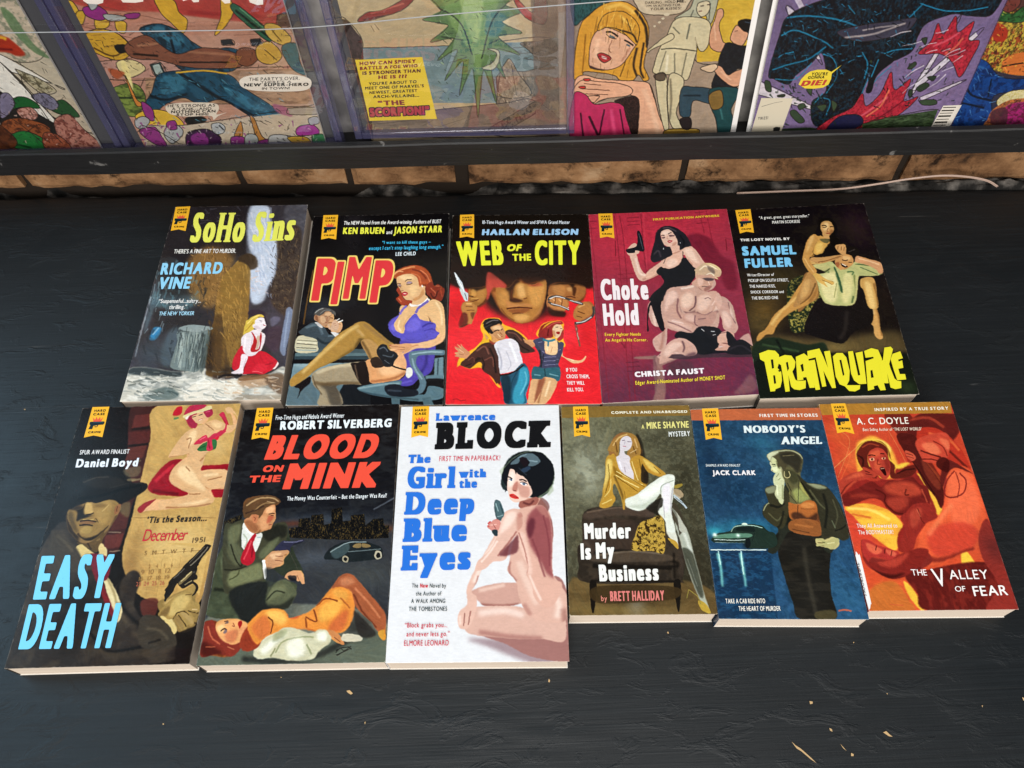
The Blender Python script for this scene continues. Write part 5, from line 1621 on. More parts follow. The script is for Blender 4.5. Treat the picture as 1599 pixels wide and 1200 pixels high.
def comic(x_bottom, side, crop, art, ink, label, seed, depth=0.0, base=-.012, amp=.6, nu=360):
    """x_bottom: photo pixel of the lower left ('L') or lower right ('R') corner of the cover"""
    s0 = comic_st([x_bottom])[0][0]; s0 = s0 if side == 'L' else s0 - CW
    off, sc = np.array(crop[:2], float), crop[2]
    TV = .20                                                      # finely painted height
    def p2u(px):
        st = comic_st(px); return np.c_[(st[:, 0] - s0) / CW, 1 - (st[:, 1] - base) / TV]
    nv = int(nu * TV / CW)
    q = st_world([(s0, .02), (s0 + .05, .02)]); 
    def prj(P): d = P - CAM; return np.array([PH_W / 2 + FOC * (d @ RT) / (d @ _fw), PH_H / 2 - FOC * (d @ UP) / (d @ _fw)])
    ppm = np.hypot(*(prj(q[1]) - prj(q[0]))) / .05                # photo pixels per metre
    cv = Canvas(nu, nv, p2u, nu / (CW * ppm))
    cv.outline = (srgb('1c1612'), 1.15); run_art(cv, art, off, sc); cv.finish(seed, amp, .25, .35)
    sh = Sheet(None, None); parse_ink(sh, ink, off, sc)
    U, Vv = np.meshgrid(np.linspace(0, 1, nu), np.linspace(0, 1, nv))
    W0 = st_world(np.c_[s0 + U.ravel() * CW, base + (1 - Vv.ravel()) * TV], np.full(U.size, depth)); F = grid_faces(nu, nv).tolist()
    Vs, Cs = [W0], [dec(cv.im.reshape(-1, 3)) * INK * .86]; k = len(W0)  # print darkened evenly: the weaker light on the comics is put into their colour
    # the part above the frame, edges and back of the cover
    topc = dec(cv.im[:3].mean((0, 1)))
    for quad in ([(s0, base + TV), (s0 + CW, base + TV), (s0 + CW, base + CHH), (s0, base + CHH)],):
        Vs.append(st_world(quad, np.full(4, depth))); Cs.append(np.tile(topc * .8, (4, 1))); F.append((k, k + 1, k + 2, k + 3)); k += 4
    for P, lf in sh.V:
        st = comic_st(P); ok = st; Vs.append(st_world(st, depth + lf)); Cs
    F += [tuple(i + k for i in f) for f in sh.F]; Cs += sh.C
    o0 = st_world([(s0 + CW / 2, base)], np.array([depth - .002]))[0]
    root = empty('comic_book', o0); tag(root, label, 'comic', 'comic books standing on the shelf')
    link('front_cover', np.vstack(Vs), F, M_COMIC, root, o0, np.vstack(Cs))
    c8 = [(s0, base), (s0 + CW, base), (s0 + CW, base + CHH), (s0, base + CHH)]
    V, F = prism(st_world(c8, np.full(4, depth - .0003)), st_world(c8, np.full(4, depth - .0024))); link('pages', V, [f[::-1] for f in F], M_WHITE, root, o0)
    return root, s0
def slab(s0, s1, label, base, front=.0052, back=-.0055, top=.325):
    """clear hard case round a comic: moulded rim, front pane and grey inner border"""
    o0 = st_world([((s0 + s1) / 2, base)], np.array([0.0]))[0]
    root = empty('comic_case', o0); tag(root, label, 'plastic case', 'clear hard cases round the comics')
    def fb(a0, a1, b0, b1, d0, d1, bev):
        bm = bmesh.new(); vs = [bm.verts.new(st_world([(a, b_)], np.array([d]))[0]) for a in (a0, a1) for b_ in (b0, b1) for d in (d0, d1)]
        for f in ((0, 1, 3, 2), (4, 6, 7, 5), (0, 4, 5, 1), (2, 3, 7, 6), (0, 2, 6, 4), (1, 5, 7, 3)): bm.faces.new([vs[i] for i in f])
        bmesh.ops.recalc_face_normals(bm, faces=bm.faces)
        if bev: bmesh.ops.bevel(bm, geom=bm.edges[:], offset=bev, segments=3, affect='EDGES', profile=.6)
        V = np.array([v.co[:] for v in bm.verts]); bm.verts.index_update(); F = [tuple(v.index for v in f.verts) for f in bm.faces]; bm.free(); return V, F
    e = .0065
    for nm, a in (('rim', (s0, s0 + e, base, top)), ('rim', (s1 - e, s1, base, top)), ('rim', (s0 + e + .0002, s1 - e - .0002, base, base + e)), ('rim', (s0 + e + .0002, s1 - e - .0002, top - e, top))):
        V, F = fb(*a, back, front, .0011); link(nm, V, F, M_RIM, root, o0, smooth=False)
    V, F = fb(s0 + e + .0004, s1 - e - .0004, base + e + .0003, top - e - .0003, front - .0016, front - .0006, 0); link('front_pane', V, F, M_PANE, root, o0)
    V, F = fb(s0 + e + .0004, s1 - e - .0004, base + e + .0003, top - e - .0003, back + .0004, back + .0014, 0); link('back_border', V, F, M_INNER, root, o0)
def sleeve(s0, s1, base, label, lift=.0012, top=.285):
    o0 = st_world([((s0 + s1) / 2, base)], np.array([0.0]))[0]
    root = empty('comic_sleeve', o0); tag(root, label, 'sleeve', 'clear sleeves round the comics')
    nx, ny = 40, 40; N = noise2(ny, nx, 6, int(abs(s0) * 1000)) - .5; V = []
    for j in range(ny):
        for i in range(nx): V.append(st_world([(s0 + (s1 - s0) * i / (nx - 1), base + (top - base) * j / (ny - 1))], np.array([lift + .0009 * N[j, i]]))[0])
    link('plastic_front', np.array(V), grid_faces(nx, ny).tolist(), M_SLEEVE, root, o0, smooth=True)
    c8 = [(s0 + .0005, base), (s1 - .0005, base), (s1 - .0005, top - .01), (s0 + .0005, top - .01)]
    V, F = prism(st_world(c8, np.full(4, -.0028)), st_world(c8, np.full(4, -.0036))); link('backing_board', V, [f[::-1] for f in F], mat('white_board', (.72, .70, .68), .6, .3)[0], root, o0)
paperback([(377,50),(1130,36),(976,1143),(62,1155)], (170,310,.2749), '''
G 600,50 383439 600,1150 2e2c2e
N 4c4550 .5 90 1 3
B 5a5058 640,140 160 90 .6
B 241f26 520,300 200 80 .8
B 1c1a1e 380,700 160 90 .7
P 5c5a60 12 .8 | 1000,50 1130,40 1080,350 1060,500 1030,300
P 3c3028 10 .95 | 955,170 1060,150 1095,250 1040,640 960,640 915,560 930,400 950,260
.N 6a5844 .35 18 1 5
P b4c0d2 8 1 | 800,50 900,45 915,120 950,260 945,420 905,500 870,560 815,590 800,500 790,420 780,260
.L e2e6ee 26 6 .8 | 850,60 850,200 880,320 850,480
.L 8a98b0 18 6 .8 | 905,80 900,220 930,330
.L c89880 10 3 .7 | 810,510 860,515 900,520
.L 98a6c0 30 8 .7 | 800,120 790,300
P 50412c 14 .9 | 560,260 660,250 720,330 640,480 600,600 480,440 490,330
.N 8a6a3c .5 16 1 9
B 9a7644 560,400 60 80 .7
B 7e5c32 660,270 90 40 .6
P 86642f 3 1 | 700,390 745,350 800,390 802,480 795,600 780,760 735,900 690,960 700,1010 600,1022 552,1000 560,820 598,690 606,600 632,470
.N b08a48 .6 20 .6 4
.L a87c3c 50 14 .8 | 720,420 680,560 660,680
.L 4a3418 60 16 .9 | 760,440 775,600 750,760 700,900
.L 5a3f1e 60 20 .8 | 600,760 620,900 640,1010
.P 4c361c 16 .8 | 560,690 700,690 720,900 700,1010 550,1010
.L 2a1d12 40 16 .9 | 570,760 575,980
.L 6e5024 16 6 .9 | 660,700 650,900 650,1000
P 34281a 2 1 | 740,345 790,316 836,338 844,385 805,408 790,380 745,375
L 6a5430 8 2 .7 | 755,340 795,322 830,345
P 88a4a8 8 .55 | 285,350 385,340 400,420 350,520 290,500 260,440
P 4e6c74 14 .8 | 260,540 400,510 510,520 500,600 420,640 330,620 250,610
B 7a98a2 480,540 30 34 .7
P 6a8a96 10 .5 | 250,510 300,480 240,680 200,760
L c2ccd4 7 4 .7 | 240,560 190,740 150,900
P 2f7aa6 5 .9 | 255,735 300,740 270,800 230,800
N 24222a .25 50 1 11
P 50606a 16 .8 | 340,760 400,740 380,900 330,960 290,900
B 3a464e 240,880 70 90 .7
P c6c2b4 6 1 | 105,985 200,960 390,985 540,965 560,1010 740,1025 900,1000 1000,960 985,1150 60,1160
.N 8a8e8a .7 40 2.5 6
.N f0ece0 .6 26 2 8
.P 343c3e 6 1 | 110,960 300,955 400,975 410,1010 330,1010 130,1000
.P 50605e 8 .8 | 200,1110 330,1070 400,1110 360,1140 230,1145
.L 3c4a48 14 5 .8 | 330,1090 395,1115
.P e4dccc 6 .9 | 480,1060 700,1020 760,1100 640,1150 430,1150
.P b08c6a 10 .8 | 740,1020 900,1000 900,1060 760,1070
.P 6c5440 8 .9 | 880,1010 990,1000 985,1110 920,1080
.L 9a8a76 30 8 .7 | 700,1130 980,1130
P 6f7c7a 3 1 | 402,745 566,745 540,860 512,975 440,982 352,960 366,890 388,820
.L a8b4ae 20 6 .8 | 420,760 400,960
.L 3c4644 22 8 .9 | 540,770 500,970
.L 4e5a58 10 4 .8 | 470,770 450,970
.L 8c9a96 10 4 .8 | 440,770 425,960
P 8a9694 2 1 | 398,735 470,718 580,730 580,748 500,760 410,755
.L 3c4444 6 3 .9 | 400,750 490,764 580,750
P 4e5a56 5 .8 | 560,770 575,770 545,960 515,970
P d9bc40 2 1 | 800,700 830,665 875,660 880,690 840,690 825,740 800,760 775,790 762,775 770,720
.L f0dc78 10 3 .8 | 830,680 790,750
.L 9a7a20 8 3 .7 | 815,710 775,780
P f2e4dc 2 1 | 840,690 872,680 884,710 886,735 860,745 835,740 828,712
L c02030 6 1 | 874,718 886,722
P f0dfd6 2 1 | 790,770 820,750 870,760 888,790 870,850 840,890 790,890 750,860 760,810
.L c8a8a0 12 4 .7 | 800,880 850,860 870,800
P c21622 2 1 | 818,755 835,790 840,830 865,760 856,850 830,870 806,800
P c4141f 2 1 | 745,850 760,880 830,890 880,870 940,910 962,940 940,965 890,990 820,995 760,990 705,970 700,930 720,880
.L 6c0a14 20 6 .8 | 720,880 710,960
.L ee4048 14 4 .8 | 850,900 930,930
.L 860c16 14 5 .8 | 830,950 900,960
.B f07070 900,970 20 10 .7
P f0e0d8 2 1 | 748,845 800,870 780,920 770,985 735,1000 705,992 740,960 760,920
P efdcd2 1 1 | 930,945 962,935 940,970
L 2a1c18 24 8 .7 | 590,1015 640,1020 690,1015
L 707a94 28 4 .9 | 1030,630 1000,760 985,870
.N 2a2630 .3 30 1 14
''', '''
Y | 380,50 463,46 436,186 352,185
T "SoHo" e4e560 w=1.25 gap=.02 serif=.06 sth=.035 by=.0 | 452,252 770,250 484,86
T "Sins" e4e560 w=1.25 gap=.02 serif=.06 sth=.035 by=.0 | 806,250 1056,238 836,82
T "THERE’S A FINE ART TO MURDER." e8e6e0 bold=.018 gap=.06 | 368,316 722,312 374,292
T "RICHARD" 8fd0f0 bold=.045 | 292,436 640,430 306,370
T "VINE" 8fd0f0 bold=.045 | 278,518 458,515 296,450
T "“Suspenseful...sultry..." e4e4e2 bold=.018 gap=.06 | 282,597 524,595 287,574
T "thrilling.”" e4e4e2 bold=.018 gap=.06 | 342,632 442,630 347,608
T "THE NEW YORKER" a4d4ec bold=.018 gap=.06 | 284,668 484,666 290,646
''', 'paperback with brown silhouetted man, grey dustbin and woman in red dress kneeling on snow', M_WRINK, seed=3, curl=.0015, lift=.001)  # bronze patch in the art paints a warm reflection on the varnish
paperback([(190,68),(980,50),(944,1172),(22,1175)], (440,320,.2668), '''
G 600,60 0d0b0c 600,1170 0b0b0e
B 3a3438 420,120 70 160 .35
B 242a32 260,580 120 50 .8
B 2a323a 180,640 60 60 .6
L 6a4a20 8 2 .8 | 186,380 150,560 128,700
Q 3e4f54 2 | 90,842 560,845 560,870 90,872
Q 586e72 2 | 80,868 560,868 545,885 78,888
Q 2c3c42 2 | 76,886 540,886 520,905 74,905
Q 6f8890 3 | 70,930 200,930 420,925 450,1172 22,1175
.B 9cb2b6 150,940 90 20 .7
.B 4c6168 300,1100 140 100 .8
.Q 52666e 3 .8 | 22,1060 200,1040 210,1172 22,1172
.L 91a7ab 5 2 .7 | 68,940 205,935 420,922
Q 14171b 2 | 430,930 520,930 520,1175 330,1175 335,1100
P c8c0a0 2 1 | 88,780 140,765 210,785 212,815 205,860 86,862
.L 6f6a58 4 1 .9 | 90,792 210,800
.L 4f4c44 5 1 .9 | 88,812 210,822
.L e4dcc0 6 1 .9 | 90,802 205,810
.L 5c5a50 5 1 .9 | 86,836 205,842
.L 8ca0a0 6 1 .9 | 86,850 205,852
P 39454c 2 1 | 100,745 150,705 185,690 240,705 280,760 330,745 345,775 310,820 250,845 215,838 205,790 130,765
.L 5e6f78 14 5 .8 | 140,720 210,705 240,760
.L 1c2429 12 5 .9 | 205,780 250,810 310,800
.L 667882 8 4 .8 | 270,770 320,765
P c8c4c0 1 1 | 195,690 215,690 240,712 235,722 210,706
P c99a6c 1 1 | 222,655 250,640 285,632 306,650 302,685 285,715 258,718 230,700
.L 7c4c30 10 4 .8 | 232,660 240,690 262,712
.L 5a3522 5 1 .9 | 262,660 300,664
.L 5a3522 4 1 .9 | 270,692 295,690
P 5a5854 2 1 | 200,640 225,618 265,605 310,625 315,650 300,640 270,636 245,640 225,655 215,672 200,662
.L 9c9a94 6 3 .8 | 215,632 260,615 300,630
P d0a074 1 1 | 285,715 300,705 312,690 335,680 352,690 355,715 340,745 310,748 290,740
.L 8c5a3c 5 1 .8 | 300,712 330,706
.L 8c5a3c 4 1 .8 | 312,696 345,700
L efe8dc 6 1 | 330,688 358,676
P d8d6d4 1 1 | 288,745 330,752 336,768 320,775
L 2e2a2c 20 14 .5 | 300,600 330,620 345,660
P a9803c 3 1 | 50,1060 60,1010 150,940 240,850 330,760 400,715 450,686 500,690 560,740 620,790 660,820 640,850 600,840 560,860 520,830 470,790 420,850 300,920 210,960 150,1010 90,1055
.P 5c4520 10 .9 | 440,800 470,780 520,840 480,860 420,860
.L 6e5222 26 10 .8 | 420,850 300,930 180,990
.L d8b46e 20 9 .8 | 120,985 250,860 380,750 450,705
.L 8a6a40 14 8 .8 | 480,700 560,760 630,810
.L cfae78 16 8 .6 | 440,730 480,770
P b58b52 3 1 | 462,800 520,790 580,850 560,900 530,930 500,880
.L 5a4022 14 7 .8 | 470,800 510,870 525,910
P 140f10 3 1 | 75,1065 110,1040 165,1005 168,1040 130,1075 110,1100 92,1135 105,1080
P 9c8c70 3 1 | 175,1010 190,980 260,950 400,925 500,915 520,940 510,1040 470,1052 400,1050 320,1060 345,1110 350,1170 215,1172 225,1100 190,1060
.P 4a4238 10 .9 | 225,1050 330,1050 345,1120 350,1172 290,1172 260,1090
.L 5e4a30 20 8 .8 | 190,1040 250,1050 340,1045 460,1045
.L cdbd9c 20 8 .8 | 200,985 300,950 420,935
.L 40301e 6 4 .8 | 180,1000 200,1060 235,1110
P d89a66 2 1 | 490,920 560,900 640,890 720,860 735,960 690,1020 620,1035 520,1042
.P f0c090 12 .8 | 570,950 680,930 700,980 600,1000
.L 9c5a34 14 6 .7 | 520,1035 640,1020 720,985
P e0a878 2 1 | 560,900 650,840 720,830 760,900 740,960 680,930 600,930
P 1a1210 2 1 | 405,930 440,925 490,920 512,1040 465,1050 425,985
.L 6a5644 8 3 .8 | 428,935 450,1045
P 1c1412 2 .9 | 520,905 560,890 600,940 560,955 530,945
L 181214 9 2 | 640,940 680,955 735,968
P 5a50b0 3 1 | 690,640 712,600 722,590 700,650 735,665 800,640 790,600 850,570 860,580 812,620 840,660 880,690 905,700 910,730 900,780 850,800 760,810 700,800 690,770 650,740 622,705 640,672
.P 8478d4 10 .8 | 640,700 670,670 700,690 710,745 660,735
.L 3a3080 16 8 .8 | 700,770 760,780 860,770
.L 7a6cd0 22 10 .8 | 790,680 830,710 880,720
.L 302870 12 6 .7 | 880,720 870,790
P 4c3f9e 3 1 | 690,800 770,805 890,800 893,900 870,980 800,1020 760,1055 690,1060 670,1035 720,1000 730,930 715,880
.L 7668c4 18 8 .8 | 760,830 750,900 780,980
.L 2c246a 16 8 .8 | 850,840 840,940 800,1000
.L 6a5cc0 10 5 .8 | 700,1045 760,1030
P e0ded4 2 1 | 730,960 758,955 765,990 742,1015 726,1000
P e6b483 3 1 | 745,560 800,570 850,570 900,560 940,600 955,700 950,790 870,835 790,840 735,865 700,880 715,850 640,865 625,850 660,835 720,815 800,808 900,780 900,740 880,700 860,660 835,640 800,640 755,665 720,720 708,760 690,735 690,690 705,640 735,600
.L f6d2a8 22 9 .8 | 900,590 930,650 935,740
.L b07848 14 7 .8 | 870,650 895,720 890,770
.L c89060 14 8 .7 | 740,610 712,700 706,750
.L f4cfa4 16 8 .7 | 745,680 728,720
.L b87850 8 3 .7 | 640,862 760,830 900,800
.L f0c898 10 5 .8 | 800,820 900,800
P d49a6c 2 1 | 630,820 690,815 750,812 760,840 720,870 705,890 712,860 640,872 628,858 680,845 640,840
.L 8c5434 3 1 .8 | 640,828 720,835
.L 8c5434 3 1 .8 | 640,848 720,848
L a82820 4 1 | 626,826 640,822
L a82820 4 1 | 622,858 634,860
P deb084 2 1 | 745,560 765,545 830,500 838,540 855,560 800,590 760,600
.L a06840 14 6 .8 | 770,560 800,550 835,520
P ecba8a 2 1 | 682,440 700,415 760,405 810,430 822,490 790,530 750,556 725,552 706,530 698,500 688,480
.P c88454 8 .7 | 760,500 815,470 800,520 760,550
.L 2c1812 5 1 .9 | 725,450 745,440 765,445
.L 8a78a4 9 3 .7 | 728,460 760,460
.L 2c1812 5 1 | 726,464 745,470 762,464
.L 2c1812 4 1 | 684,470 700,462
.L a86a4c 4 2 .7 | 700,465 692,495 710,500
.L a8281c 9 1 | 704,516 722,514 740,520
.L c84434 6 1 | 712,526 735,524
P 8c3a18 3 1 | 648,410 690,375 760,355 830,365 870,410 885,470 930,475 950,510 935,555 900,570 870,545 840,500 825,470 818,440 790,420 750,405 700,412 680,430 655,425
.L d4763c 14 5 .8 | 670,410 740,375 820,385 855,430
.L e89858 6 3 .7 | 690,400 750,380
.L 5a1c0c 14 5 .8 | 840,470 870,520 910,555
.L c46432 10 4 .8 | 880,490 920,490 935,520
.L 5a1c0c 8 3 .8 | 760,400 820,430
P 7c3016 3 1 | 690,470 672,500 690,530 668,550 690,580 720,590 745,575 720,555 705,530
.L c0603a 8 3 .8 | 682,500 695,540 710,575
L ece4d8 13 2 | 752,588 800,592 845,575 862,552
L b8b0a0 3 1 .8 | 752,594 800,600 850,582
P 1a1c20 2 1 | 556,850 580,818 610,820 630,850 660,860 680,885 660,915 650,940 625,950 600,945 585,915 560,880
.L 5c646c 6 2 .9 | 570,845 600,835 620,860
.L 4c545c 7 2 .9 | 590,880 640,890 655,875
.L 6a727a 3 1 .9 | 600,910 630,930
P 5a7480 3 1 | 745,870 780,855 850,850 945,850 945,880 860,878 800,885 785,920 800,960 830,1000 845,1040 830,1090 790,1115 760,1110 800,1070 805,1030 780,980 750,930
.L a0bcc4 8 4 .9 | 760,875 850,862 940,862
.L 94b0ba 9 4 .8 | 762,900 780,960 820,1020
P 557079 2 1 | 440,1075 520,1050 600,1040 700,1030 690,1090 830,1110 860,1060 950,1080 940,1130 800,1150 640,1130 520,1110
.L 94aeb2 10 5 .8 | 450,1075 600,1050 690,1045
.L 2c3e46 10 5 .8 | 460,1095 640,1125 800,1140
P 161a22 3 1 | 605,1060 680,1050 720,1075 790,1085 790,1115 700,1125 620,1110
.L 3a4450 10 4 .8 | 620,1085 700,1090
Q 4a626a 2 | 640,1130 690,1135 690,1172 645,1172
Q 4a626a 2 | 820,1130 870,1125 890,1172 830,1172
Q 6a8690 3 | 893,900 945,890 945,1010 890,1010
.L 33454c 8 3 | 915,900 910,1010
L 5e7a84 20 5 | 840,1010 900,1005 950,1010
''', '''
Y | 244,62 330,60 318,204 230,204
T "The NEW Novel from the Award-winning Authors of BUST" e8e8e4 bold=.02 gap=.06 | 362,120 932,110 366,98
T "KEN BRUEN" e9ea4c bold=.045 | 358,174 600,172 362,136
T "and" e8e8e4 bold=.02 | 612,174 646,173 614,152
T "JASON STARR" e9ea4c bold=.045 | 655,172 938,164 660,132
T "“I want to kill these guys –" 3fb4e0 bold=.018 | 588,232 872,228 590,214
T "except I can’t stop laughing long enough.”" 3fb4e0 bold=.018 | 510,268 944,258 513,246
T "LEE CHILD" d8e4ea bold=.03 | 666,302 784,298 668,280
T "P" d8383c bold=.05 k=.85 out=.035 outc=ecd070 | 172,566 290,566 212,318
T "I" d8383c bold=.05 k=.6 out=.035 outc=ecd070 | 286,588 326,588 330,338
T "M" d8383c bold=.04 k=.75 out=.035 outc=ecd070 | 358,556 492,556 398,310
T "P" d8383c bold=.05 k=.85 out=.035 outc=ecd070 | 514,578 626,578 552,330
''', 'paperback with black cover, red-haired woman in violet dress seated in blue office chair', M_COVER, spine=('0f0d0e','141214'), seed=5, curl=.0008)

